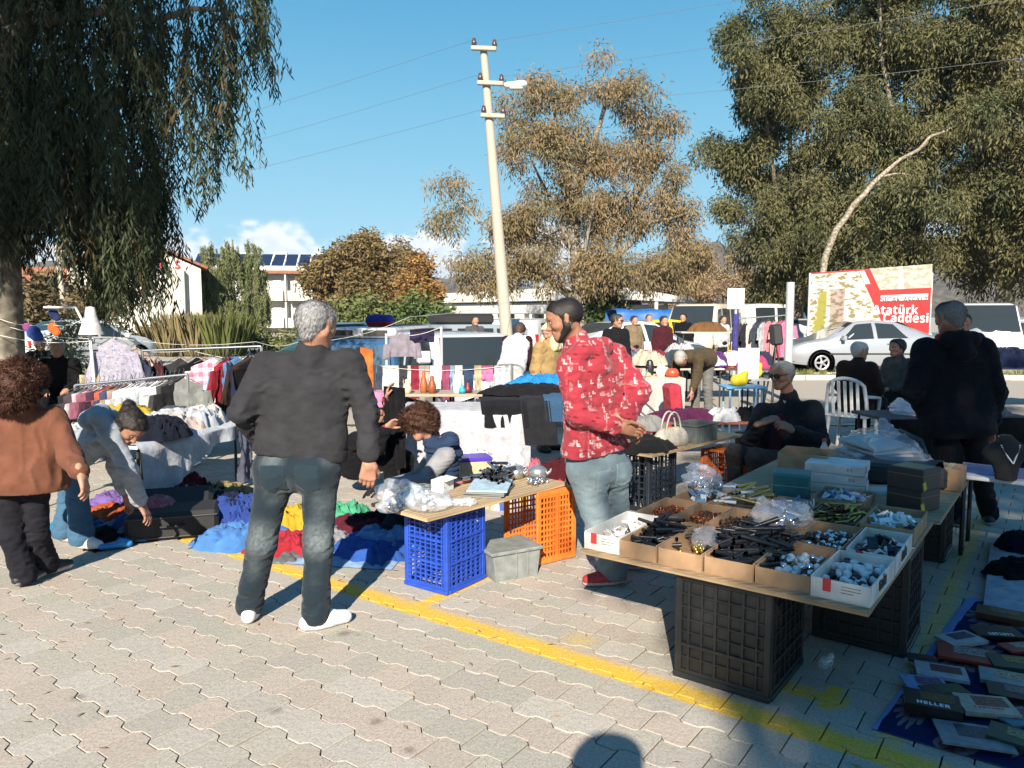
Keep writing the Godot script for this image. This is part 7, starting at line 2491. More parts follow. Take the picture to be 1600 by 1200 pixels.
	var cb := thing("cardboard_box", "plain brown open cardboard box beside the seated man's knee", "box", on_table(0.42, 2.16, 0.001), TYAW + 0.12)
	for e in [-1.0, 1.0]:
		part(cb, "side", MB.new().box(V(e * 0.148, 0.1, 0), V(0.006, 0.2, 0.3), 0.001), card)
		part(cb, "side", MB.new().box(V(0, 0.1, e * 0.152), V(0.298, 0.2, 0.006), 0.001), card)
	part(cb, "bottom", MB.new().box(V(0, 0.006, 0), V(0.286, 0.006, 0.29), 0.0), card2)
	var cs := thing("black_case", "closed dark case behind the white cartons", "case", on_table(0.95, 2.5, 0.001), TYAW + 0.15)
	part(cs, "shell", MB.new().box(V(0, 0.07, 0), V(0.5, 0.14, 0.34), 0.02), M(lin(0.012, 0.018, 0.022), 0.5))
	part(cs, "seam", MB.new().box(V(0, 0.07, 0), V(0.504, 0.006, 0.344), 0.0), rod)
	part(cs, "handle", MB.new().tube([V(-0.06, 0.07, 0.17), V(-0.05, 0.07, 0.2), V(0.05, 0.07, 0.2), V(0.06, 0.07, 0.17)], 0.008, 6), rod)
	var b2 := thing("small_carton", "small brown carton at the far right end of the board", "box", on_table(1.22, 2.5, 0.001), TYAW)
	part(b2, "carton", MB.new().box(V(0, 0.07, 0), V(0.16, 0.14, 0.22), 0.003), card2)
	part(b2, "tape", MB.new().box(V(0, 0.1405, 0), V(0.03, 0.002, 0.222), 0.0), M(lin(0.5, 0.4, 0.25), 0.3))
	# clear zip bag with black border, and newspapers in it
	var zb := plastic_bag("large clear zip bag with black edging full of papers at the stall's far end", on_table(0.75, 2.86, 0.0), V(0.75, 0.3, 0.5), 47, Color(0.75, 0.8, 0.88), 0.45)
	part(zb, "edging", MB.new().tube([V(-0.3, 0.05, 0.22), V(-0.15, 0.24, 0.2), V(0.1, 0.27, 0.16), V(0.28, 0.16, 0.2), V(0.36, 0.02, 0.22)], 0.014, 6), rod)
	for i in 5:
		var nl: String = ["lowest", "second", "middle", "fourth", "uppermost"][i]
		var pm := M(lin(0.42, 0.42, 0.42).lerp(lin(0.5, 0.46, 0.42), i * 0.2), 0.8, 0.0, "grit", 7.0)
		single("newspaper", "folded newspaper in the clear zip bag, %s of five" % nl, "newspaper", MB.new().box(Vector3.ZERO, V(0.42, 0.02, 0.3), 0.006, Basis(Vector3.RIGHT, -0.2 + 0.09 * i)), pm, on_table(0.7 + 0.05 * (i % 2), 2.86, 0.05 + 0.035 * i), TYAW + 0.3 * i, "newspapers in the zip bag")
	cola_bottle(on_table(0.42, 2.62, 0.0))
	# handbag stall behind the red hooded man
	var o2 := V(1.45, 0, -6.55)
	var B2 := Basis(Vector3.UP, 0.79)
	var bd2 := thing("plywood_board", "short plywood board on crates carrying a grey handbag", "table board", o2 + V(0, 0.5, 0), 0.79)
	part(bd2, "board", MB.new().box(V(0, -0.01, 0), V(1.5, 0.02, 0.5), 0.003), wood)
	var navy := M(lin(0.015, 0.022, 0.032), 0.5, 0.0, "mottle", 3.0)
	var orange := M(lin(0.72, 0.17, 0.035), 0.45, 0.0, "mottle", 3.0, "bump", 0.04)
	crate("dark navy slotted crate under the grey handbag's board", B2 * Basis(Vector3.RIGHT, PI), o2 + V(-0.33, 0.487, 0.33), 0.4, 0.485, 0.34, navy, 8, 8, 7)
	crate("orange crate on its side in half shade under the handbag's board", Basis(Vector3.UP, 0.79) * Basis(Vector3.BACK, PI / 2), o2 + V(0.62, 0.2, -0.26), 0.4, 0.34, 0.36, orange, 7, 8, 7)
	crate("black crate under the far end of the handbag's board", B2 * Basis(Vector3.RIGHT, PI), o2 + V(0.95, 0.487, -0.62), 0.4, 0.485, 0.34, black, 8, 8, 7)
	handbag(V(1.336, 0.5, -6.273))
	var gb := thing("grey_tub", "grey ribbed plastic tub on the handbag's board", "tub", V(1.606, 0.5, -6.566) + V(0, 0.001, 0), 0.79)
	var gm := M(lin(0.12, 0.135, 0.13), 0.55, 0.0, "mottle", 3.0)
	for e in [-1.0, 1.0]:
		part(gb, "side", MB.new().box(V(e * 0.17, 0.075, 0), V(0.012, 0.15, 0.24), 0.002), gm)
		var sd := MB.new().box(V(0, 0.075, e * 0.12), V(0.34, 0.15, 0.012), 0.002)
		for i in 8:
			sd.box(V(-0.15 + i * 0.043, 0.068, e * 0.128), V(0.008, 0.13, 0.008), 0.0)
		part(gb, "side", sd, gm)
	part(gb, "bottom", MB.new().box(V(0, 0.008, 0), V(0.33, 0.012, 0.23), 0.0), gm)
	part(gb, "rim", MB.new().box(V(0, 0.152, 0.127), V(0.37, 0.014, 0.02), 0.004).box(V(0, 0.152, -0.127), V(0.37, 0.014, 0.02), 0.004).box(V(0.178, 0.152, 0), V(0.02, 0.014, 0.234), 0.004).box(V(-0.178, 0.152, 0), V(0.02, 0.014, 0.234), 0.004), gm)
	garment("black jacket flung on the handbag's board behind the red hooded man", V(1.089, 0.5, -6.181), V(0.5, 0.13, 0.36), 0.8, cloth(Color("17171a")), 61)
	garment("black and white trainer bag on the board behind the hooded man's hands", V(1.188, 0.5, -6.924) + V(0.1, 0.02, -0.2), V(0.3, 0.16, 0.22), 0.2, cloth(Color("8c8c8c")), 62)
	# necklace bust table at the right edge
	var bt := V(3.55, 0, -4.75)
	var tt := plain_table("white topped table with lilac runner carrying the necklace bust", bt, TYAW, 1.2, 0.5, 0.55, M(lin(0.6, 0.6, 0.6), 0.5), rod, 0.025)
	part(tt, "runner", MB.new().box(V(0, 0.553, -0.04), V(1.19, 0.004, 0.4), 0.0), cloth(Color("b79ac0")))
	var bust := thing("necklace_bust", "black velvet necklace bust wearing a white beaded necklace", "display bust", V(3.142, 0.575, -4.72) + V(0, 0, 0), 0.0)
	bust.position.y = 0.556
	var s := Solid.new()
	s.cell = 0.01
	s.add(V(0, 0.04, 0), V(0, 0.16, -0.01), 0.07, 0.11, 0.05, Vector3.BACK, 0.9)
	s.add(V(-0.1, 0.17, -0.02), V(0.1, 0.17, -0.02), 0.045, 0.045, 0.05, Vector3.BACK, 0.4)
	s.add(V(0, 0.18, -0.02), V(0, 0.27, -0.03), 0.04, 0.035, 0.04)
	s.add(V(0, 0.0, 0), V(0, 0.05, 0), 0.06, 0.06, 0.02)
	s.cut(V(0, 0.0, 0), Vector3.DOWN)
	s.cut(V(0, 0.285, 0), Vector3.UP)
	solid(bust, "bust", [s], M(lin(0.01, 0.01, 0.012), 0.95))
	var bead := MB.new()
	for i in 34:
		var t := i / 33.0 * 2.0 - 1.0
		var p := V(t * 0.058, 0.225 - 0.11 * pow(1.0 - absf(t), 0.8), 0.062 - absf(t) * 0.035)
		bead.lathe(p, [W(0, -0.006), W(0.0065, 0), W(0, 0.006)], 7)
	part(bust, "necklace", bead, M(lin(0.7, 0.7, 0.68), 0.25))
	part(bust, "choker", MB.new().lathe(V(0, 0.262, -0.03), [W(0.037, 0), W(0.042, 0.008), W(0.037, 0.016)], 20), brass)
	# glass jar and tins at the right edge
	for e in [["glass ashtray bowl behind the necklace bust", V(3.485, 0.634, -5.3), 0.075, 0.05], ["round tin near the right picture edge", V(3.414, 0.514, -5), 0.05, 0.06]]:
		var q: Vector3 = e[1]
		q.y = 0.556
		q = bt + V(0.1 if e[2] > 0.06 else 0.3, 0.556, -0.2 if e[2] > 0.06 else 0.05)
		single("small_dish", e[0], "dish", MB.new().lathe(Vector3.ZERO, [W(0, 0), W(e[2] * 0.7, 0), W(e[2], e[3]), W(e[2] * 0.9, e[3]), W(e[2] * 0.6, 0.01), W(0, 0.01)], 20), steel, q)
	book_cloth()
func cola_bottle(p: Vector3) -> void:
	var c := thing("drink_bottle", "clear plastic drink bottle with red cap and red label", "bottle", p)
	part(c, "bottle", MB.new().lathe(Vector3.ZERO, [W(0.0, 0.0), W(0.03, 0.0), W(0.034, 0.01), W(0.034, 0.12), W(0.03, 0.15), W(0.014, 0.19), W(0.013, 0.205)], 18), glass(Color(0.85, 0.88, 0.9), 0.35))
	part(c, "drink", MB.new().lathe(Vector3.ZERO, [W(0, 0.004), W(0.031, 0.006), W(0.031, 0.04), W(0, 0.04)], 16), M(lin(0.02, 0.008, 0.004), 0.1))
	part(c, "label", MB.new().lathe(Vector3.ZERO, [W(0.0347, 0.055), W(0.0347, 0.1)], 18), M(lin(0.45, 0.01, 0.015), 0.4))
	part(c, "cap", MB.new().lathe(Vector3.ZERO, [W(0.0145, 0.2), W(0.0145, 0.222), W(0.0, 0.223)], 14), M(lin(0.5, 0.01, 0.015), 0.4))
func handbag(p: Vector3) -> void:
	var h := thing("handbag", "light grey leather handbag with tall loop handles", "handbag", p + V(0, 0.001, 0), 0.6)
	var m := M(lin(0.36, 0.33, 0.29), 0.5, 0.0, "mottle", 4.0, "bump", 0.08)
	var s := Solid.new()
	s.cell = 0.01
	s.add(V(-0.12, 0.05, 0), V(0.12, 0.05, 0), 0.075, 0.075, 0.03, Vector3.BACK, 0.2)
	s.add(V(-0.1, 0.12, 0), V(0.1, 0.12, 0), 0.035, 0.035, 0.06, Vector3.BACK, 0.3)
	s.amp = 0.005
	s.freq = Vector3.ONE * 14
	s.cut(V(0, 0, 0), Vector3.DOWN)
	solid(h, "bag", [s], m)
	for z in [-0.03, 0.03]:
		var pt := []
		for i in 13:
			var a := PI * i / 12.0
			pt.append(V(-cos(a) * 0.085, 0.12 + sin(a) * 0.17, z))
		part(h, "handle", MB.new().tube(pt, 0.008, 8), m)
	part(h, "zip", MB.new().box(V(0, 0.157, 0), V(0.2, 0.006, 0.012), 0.001), M(lin(0.5, 0.4, 0.05), 0.4, 0.5))
func book_cloth() -> void:
	# patterned blue spread with books, and the white sheet behind it
	var q := [V(1.393, 0, -2.786), V(1.822, 0, -2.482), V(3.9, 0, -3.6), V(2.582, 0, -4.144)]
	var p := PackedVector3Array()
	for j in 31:
		for i in 25:
			var s := i / 24.0
			var t := j / 30.0
			var v: Vector3 = q[0].lerp(q[1], s).lerp(q[3].lerp(q[2], s), t)
			v.y = 0.008 + absf(fnz.get_noise_2d(v.x * 5.0, v.z * 5.0)) * 0.025
			if i == 0 or j == 0 or i == 24 or j == 30:
				v.y = 0.003
			p.append(v)
	var W := 512
	var im := Image.create(W, W, false, Image.FORMAT_RGB8)
	var f := FastNoiseLite.new()
	f.seed = 12
	f.frequency = 0.01
	for y in W:
		for x in W:
			var c := Color(0.09, 0.13, 0.28)
			var cell := W(fposmod(x, 170.0) - 85.0, fposmod(y + (85.0 if int(x / 170.0) % 2 else 0.0), 170.0) - 85.0)
			var a := atan2(cell.y, cell.x)
			var r := cell.length() + f.get_noise_2d(x * 3.0, y * 3.0) * 14.0
			var pet := 46.0 + 22.0 * absf(sin(a * 8.0))
			if r < 14.0:
				c = Color(0.30, 0.14, 0.2)
			elif r < pet * 0.62:
				c = Color(0.33, 0.27, 0.32)
			elif r < pet:
				c = Color(0.42, 0.38, 0.40)
			if x < 20 or y > W - 22:
				c = Color(0.42, 0.50, 0.68)
			im.set_pixel(x, y, c)
	var m := StandardMaterial3D.new()
	m.albedo_texture = ImageTexture.create_from_image(im)
	m.roughness = 0.95
	m.metallic_specular = 0.2
	var mb := MB.new()
	mb.use_uv = true
	mb.sheet(p, 25, 0.003)
	single("patterned_spread", "dark blue spread with pale starburst flowers under the books", "cloth", mb, m)
	p = PackedVector3Array()
	var r := [V(2.55, 0, -3.95), V(4.3, 0, -2.9), V(5.4, 0, -4.6), V(3.35, 0, -5.15)]
	for j in 21:
		for i in 21:
			var v: Vector3 = r[0].lerp(r[1], i / 20.0).lerp(r[3].lerp(r[2], i / 20.0), j / 20.0)
			v.y = 0.034 + absf(fnz.get_noise_2d(v.x * 4.0 + 9.0, v.z * 4.0)) * 0.03
			if i == 0 or j == 0 or i == 20 or j == 20:
				v.y = 0.03
			p.append(v)
	single("white_sheet", "crumpled white sheet on the ground behind the books", "cloth", MB.new().sheet(p, 21, 0.003), cloth(Color("b9bfd0")))
	garment("black shoe bag lying on the white sheet at the right edge", V(3.081, 0, -4.455) + V(0, 0.03, 0), V(0.3, 0.12, 0.25), 0.3, cloth(Color("0d0f16")), 63)
	garment("navy bundle lying on the white sheet near the edge", V(3.337, 0, -4.881) + V(0.1, 0.03, -0.1), V(0.34, 0.14, 0.22), 1.0, cloth(Color("0c1330")), 64)
	var pg := M(lin(0.5, 0.45, 0.35), 0.9, 0.0, "streak", 12.0)
	var bk := [
		["black paperback thriller with white lettering on its cover", V(2.383, 0, -3.573), 0.2, 0.13, 0.022, Color("14100f"), Color("4a1416"), "--", -0.15, Color("d8d8d8")],
		["orange red picture book with white panel", V(2.097, 0, -3.347), 0.24, 0.17, 0.014, Color("8e2f1c"), Color("b7aea8"), "", -0.45, Color("e0e0e0")],
		["green book half seen at the right edge", V(2.252, 0, -3.247), 0.2, 0.14, 0.02, Color("123a2c"), Color("8a8a30"), "", -0.3, Color("b0b040")],
		["small black and green booklet beside the orange book", V(1.87, 0, -3.309), 0.12, 0.08, 0.01, Color("1c2420"), Color("6a3030"), "", -0.35, Color("ffffff")],
		["pale grey white book with red figures", V(1.882, 0, -3.176), 0.2, 0.14, 0.014, Color("9aa2ac"), Color("8a3a40"), "", -0.4, Color("803040")],
		["light blue booklet with pink picture", V(1.756, 0, -3.075), 0.17, 0.13, 0.01, Color("6f93c4"), Color("8a5a90"), "", -0.2, Color("ffffff")],
		["thick black novel with white capitals on red spine", V(1.67, 0, -2.87), 0.2, 0.14, 0.045, Color("161214"), Color("7a5a1c"), "HELLER", -0.42, Color("cfd4dc")],
		["cream book with red handwritten title", V(1.893, 0, -2.88), 0.2, 0.15, 0.02, Color("b0a294"), Color("a06050"), "-", -0.2, Color("b03040")],
		["slim black book standing out at the right edge", V(2.088, 0, -2.979), 0.22, 0.13, 0.018, Color("15171a"), Color("707478"), "", -0.45, Color("e0e0e0")],
		["magenta and teal booklet at the bottom right corner", V(1.971, 0, -2.805), 0.16, 0.12, 0.01, Color("1f6a80"), Color("b01868"), "", 0.2, Color("ffffff")],
		["pale teal paperback between the cream book and green book", V(2.122, 0, -3.113), 0.19, 0.14, 0.016, Color("6b8a90"), Color("c0b8a0"), "", -0.5, Color("e0e0e0")],
		["white paperback with blue band above the orange picture book", V(2.163, 0, -3.508), 0.2, 0.13, 0.016, Color("a8a8ac"), Color("35507c"), "", 0.3, Color("ffffff")],
		["brown hardback at the top of the spread", V(2.535, 0, -3.788), 0.21, 0.14, 0.03, Color("4a2f1e"), Color("8a7a50"), "", -0.6, Color("ffffff")],
		["small red booklet at the right edge of the spread", V(2.387, 0, -3.419), 0.15, 0.1, 0.012, Color("8a2024"), Color("c8b8a8"), "", 0.15, Color("ffffff")],
		["grey magazine near the bottom of the spread", V(1.719, 0, -2.677), 0.24, 0.17, 0.008, Color("7c8088"), Color("4a5a70"), "", -0.3, Color("ffffff")],
		["dark green paperback near the bottom edge", V(1.867, 0, -2.648), 0.19, 0.13, 0.02, Color("1d3a2a"), Color("a09a70"), "", -0.7, Color("ffffff")],
		["dark olive paperback under the black novel", V(1.803, 0, -2.99), 0.18, 0.13, 0.014, Color("273026"), Color("4a5a3a"), "", 0.1, Color("e0e0e0")]]
	for e in bk:
		var b := thing("book", e[0], "book", e[1] + V(0, 0.034, 0), e[8], "second hand books on the blue spread")
		part(b, "pages", MB.new().box(V(0.002, e[4] * 0.5, 0), V(e[2] - 0.006, e[4] - 0.004, e[3] - 0.006), 0.0), pg)
		part(b, "cover", MB.new().box(V(0, e[4] - 0.001, 0), V(e[2], 0.002, e[3]), 0.0).box(V(0, 0.001, 0), V(e[2], 0.002, e[3]), 0.0).box(V(0, e[4] * 0.5, e[3] * 0.5 - 0.001), V(e[2], e[4] - 0.004, 0.002), 0.0), M(e[5], 0.35, 0.0, "mottle", 6.0))
		part(b, "cover_print", MB.new().box(V(0.02, e[4] + 0.0008, -e[3] * 0.14), V(e[2] * 0.6, 0.001, e[3] * 0.5), 0.0), M(e[6], 0.35, 0.0, "bark", 9.0))
		if e[7].begins_with("-"):
			var mk := MB.new()
			for l in e[7].length():
				for i in 7:
					mk.box(V(-0.052 + i * 0.0165, e[4] + 0.0008, e[3] * (0.22 + 0.13 * l)), V(0.006 + 0.005 * ((i * 7 + l) % 3) * 0.8, 0.001, 0.009), 0.0)
			part(b, "title", mk, M(e[9], 0.5))
		elif e[7]:
			var t := part(b, "title", text_mesh(e[7], 0.024, 0.0008, true), M(e[9], 0.5))
			t.transform = Transform3D(Basis(Vector3.RIGHT, -PI / 2), V(0, e[4] + 0.001, e[3] * 0.3))
func make_middle_stall() -> void:
	var wood := M(lin(0.50, 0.36, 0.21), 0.75, 0.0, "wood", 1.3, "wood", 0.06)
	var blue := M(lin(0.018, 0.07, 0.46), 0.45, 0.0, "mottle", 3.0, "bump", 0.04)
	var orange := M(lin(0.80, 0.20, 0.03), 0.45, 0.0, "mottle", 3.0, "bump", 0.04)
	var steel := M(lin(0.6, 0.61, 0.63), 0.22, 0.95)
	var whitep := M(lin(0.6, 0.61, 0.63), 0.4)
	var card := M(lin(0.5, 0.34, 0.2), 0.85, 0.0, "mottle", 2.0)
	var yaw := 0.823
	var B := Basis(Vector3.UP, yaw)
	var c := V(-0.23, 0.5, -4.62)
	var bd := thing("plywood_board", "narrow plywood board resting on a blue crate and an orange crate", "table board", c, yaw)
	part(bd, "board", MB.new().box(V(0, -0.011, 0), V(1.22, 0.022, 0.5), 0.003), wood)
	# blue crate on end, orange crate on its side with the opening to the left
	var cb := Basis(Vector3.UP, -0.62)
	crate("blue slotted plastic crate standing at the near end of the narrow board", cb * Basis(Vector3.RIGHT, PI), V(-0.4, 0.477, -4.42), 0.33, 0.475, 0.36, blue, 8, 15, 8)
	crate("orange slotted plastic crate lying open sideways under the narrow board", Basis(Vector3.UP, 0.62) * Basis(Vector3.BACK, PI / 2), V(0.32, 0.24, -5.02), 0.47, 0.33, 0.36, orange, 13, 10, 8)
	# grey lidded bin on the pavers
	var gm := M(lin(0.22, 0.24, 0.235), 0.6, 0.0, "mottle", 3.0, "bump", 0.05)
	var gb := thing("grey_bin", "scuffed grey plastic bin lying beside the blue crate", "bin", V(-0.032, 0, -4.57), 0.5)
	var s := Solid.new()
	s.cell = 0.012
	part(gb, "tub", MB.new().extrude(PackedVector2Array([W(-0.14, 0.0), W(0.15, 0.0), W(0.17, 0.17), W(-0.16, 0.17)]), 0.24), gm)
	part(gb, "rim", MB.new().box(V(0.005, 0.172, 0), V(0.36, 0.022, 0.27), 0.008), gm)
	part(gb, "rib", MB.new().box(V(0, 0.09, 0.123), V(0.012, 0.15, 0.01), 0.002).box(V(0.08, 0.09, 0.123), V(0.012, 0.15, 0.01), 0.002), gm)
	plastic_bag("torn clear bag lying on the grey plastic bin", V(0.062, 0, -4.752) + V(0.04, 0.0, 0.12), V(0.16, 0.09, 0.12), 51, Color(0.95, 0.97, 1.0), 0.35)
	# goods on the board
	plastic_bag("large heap of clear packets at the near end of the narrow board", c + B * V(-0.42, 0.0, 0.02), V(0.34, 0.11, 0.36), 52, Color(0.93, 0.96, 1.0), 0.3, [whitep])
	plastic_bag("clear packets behind the near heap on the narrow board", c + B * V(-0.5, 0.0, -0.12), V(0.26, 0.14, 0.22), 53, Color(0.93, 0.96, 1.0), 0.35, [whitep])
	plastic_bag("flat clear packet on the front corner of the narrow board", c + B * V(-0.3, 0.0, 0.16), V(0.26, 0.05, 0.14), 54, Color(0.93, 0.96, 1.0), 0.35, [whitep])
	plastic_bag("blue grey packets hanging over the board's left corner", c + B * V(-0.58, -0.01, -0.05), V(0.2, 0.08, 0.18), 55, Color(0.8, 0.88, 0.98), 0.4, [steel])
	var wb := thing("small_white_box", "small white paper box behind the clear packets", "box", c + B * V(-0.12, 0.001, -0.17), yaw + 0.3)
	part(wb, "carton", MB.new().box(V(0, 0.04, 0), V(0.13, 0.08, 0.09), 0.003), whitep)
	part(wb, "flap", MB.new().box(V(0, 0.082, 0.03), V(0.13, 0.003, 0.08), 0.0, Basis(Vector3.RIGHT, 0.1)), M(lin(0.7, 0.66, 0.58), 0.7))
	for i in 4:
		var nm: String = ["lowest grey folder in the flat stack on the narrow board", "second grey folder in the flat stack on the narrow board", "third grey folder in the flat stack on the narrow board", "pale blue folder with drawing on top of the flat stack"][i]
		var fo := thing("folder", nm, "folder", c + B * V(0.06 + 0.012 * (i % 2), 0.001 + 0.011 * i, 0.06), yaw + 0.5 + 0.05 * i, "folders stacked on the narrow board")
		part(fo, "cover", MB.new().box(V(0, 0.005, 0), V(0.34, 0.01, 0.25), 0.002), M(lin(0.16, 0.16, 0.15), 0.5) if i < 3 else M(lin(0.42, 0.55, 0.66), 0.5, 0.0, "mottle", 4.0))
		if i == 3:
			part(fo, "print", MB.new().lathe(V(0.06, 0.0103, 0.0), [W(0.03, 0), W(0.036, 0.0006), W(0.042, 0)], 22).lathe(V(0.06, 0.0103, 0.0), [W(0.052, 0), W(0.056, 0.0006), W(0.06, 0)], 22), M(lin(0.2, 0.28, 0.36), 0.6))
	bits("tarnished cutlery and handles spread on the narrow board", c + B * V(0.24, 0.0, -0.05), yaw, 0.24, 0.3, 40, "rod", 0.1, [steel, M(lin(0.1, 0.1, 0.11), 0.3, 0.8)], 71, "cutlery")
	bits("chrome taps and spouts at the far end of the narrow board", c + B * V(0.42, 0.0, 0.14), yaw, 0.16, 0.12, 14, "ring", 0.035, [steel], 72)
	for e in [["round steel teapot lid on the far end of the narrow board", V(0.46, 0, -0.08), 0.06], ["pale grey metal pot on the far end of the narrow board", V(0.55, 0, 0.04), 0.065], ["small tin kettle at the far corner of the narrow board", V(0.56, 0, -0.16), 0.05]]:
		var r: float = e[2]
		var po := thing("metal_pot", e[0], "pot", c + B * e[1] + V(0, 0.001, 0), 0.0)
		part(po, "pot", MB.new().lathe(Vector3.ZERO, [W(0, 0), W(r * 0.75, 0), W(r, r * 0.5), W(r * 0.95, r * 1.0), W(r * 0.6, r * 1.3), W(r * 0.12, r * 1.42), W(r * 0.1, r * 1.6), W(0, r * 1.62)], 20), M(lin(0.42, 0.42, 0.42), 0.35, 0.8))
		part(po, "spout", MB.new().tube([V(r * 0.9, r * 0.5, 0), V(r * 1.3, r * 0.8, 0), V(r * 1.4, r * 1.1, 0)], [r * 0.2, r * 0.14, r * 0.1], 8), M(lin(0.42, 0.42, 0.42), 0.35, 0.8))
	plastic_bag("tall clear bottle bag at the board's far end near the hooded man", c + B * V(0.6, 0.0, -0.22), V(0.12, 0.16, 0.1), 56)
	single("walking_cane", "red and grey cane lying along the back of the narrow board", "cane", MB.new().tube([V(-0.35, 0.012, 0), V(0.35, 0.012, 0)], 0.01, 8), M(lin(0.35, 0.12, 0.1), 0.5), c + B * V(0.2, 0, -0.22), yaw)
	# things just behind the board
	var pb := thing("purple_lidded_box", "beige storage box with purple lid beside the woman in the blue vest", "box", V(-0.323, 0, -6.231), 0.3)
	part(pb, "carton", MB.new().box(V(0, 0.2, 0), V(0.26, 0.4, 0.2), 0.006), M(lin(0.6, 0.42, 0.26), 0.8, 0.0, "mottle", 2.0))
	part(pb, "lid", MB.new().box(V(0, 0.41, 0), V(0.28, 0.035, 0.22), 0.008), M(lin(0.06, 0.03, 0.3), 0.4))
	var st := stripes([Color("6f6a78"), Color("d8d2c4"), Color("3c50a0"), Color("e6e2d4"), Color("d8c07a"), Color("cfae60"), Color("e6e2d8"), Color("4858a8")])
	garment("striped purple yellow and white blanket bundle behind the narrow board", V(-0.135, 0, -6.231) + V(0, 0.0, -0.1), V(0.52, 0.44, 0.4), 0.25, st, 81, "blanket", "blanket")
	garment("white lacy cloth lying behind the striped blanket", V(-0.347, 0, -6.69), V(0.5, 0.5, 0.4), 0.4, cloth(Color("e8e6ea")), 82)
	garment("crumpled pink and white blouse behind the striped blanket", V(0.12, 0, -6.945), V(0.4, 0.34, 0.4), 0.4, cloth(Color("c4506a")), 83)
func stripes(cols: Array) -> StandardMaterial3D:
	var im := Image.create(cols.size() * 16, 16, false, Image.FORMAT_RGB8)
	for i in cols.size():
		im.fill_rect(Rect2i(i * 16, 0, 16, 16), cols[i])
	var m: StandardMaterial3D = cloth(Color("fefefe")).duplicate()
	m.albedo_texture = ImageTexture.create_from_image(im)
	m.uv1_scale = Vector3.ONE * 3.4
	return m
func checks(a: Color, b: Color, sc: float) -> StandardMaterial3D:
	var im := Image.create(64, 64, false, Image.FORMAT_RGB8)
	for y in 64:
		for x in 64:
			var k := (0.5 if (x / 16) % 2 else 0.0) + (0.5 if (y / 16) % 2 else 0.0)
			im.set_pixel(x, y, a.lerp(b, k))
	var m: StandardMaterial3D = cloth(Color("fdfdfd")).duplicate()
	m.albedo_texture = ImageTexture.create_from_image(im)
	m.uv1_scale = Vector3.ONE * sc
	return m
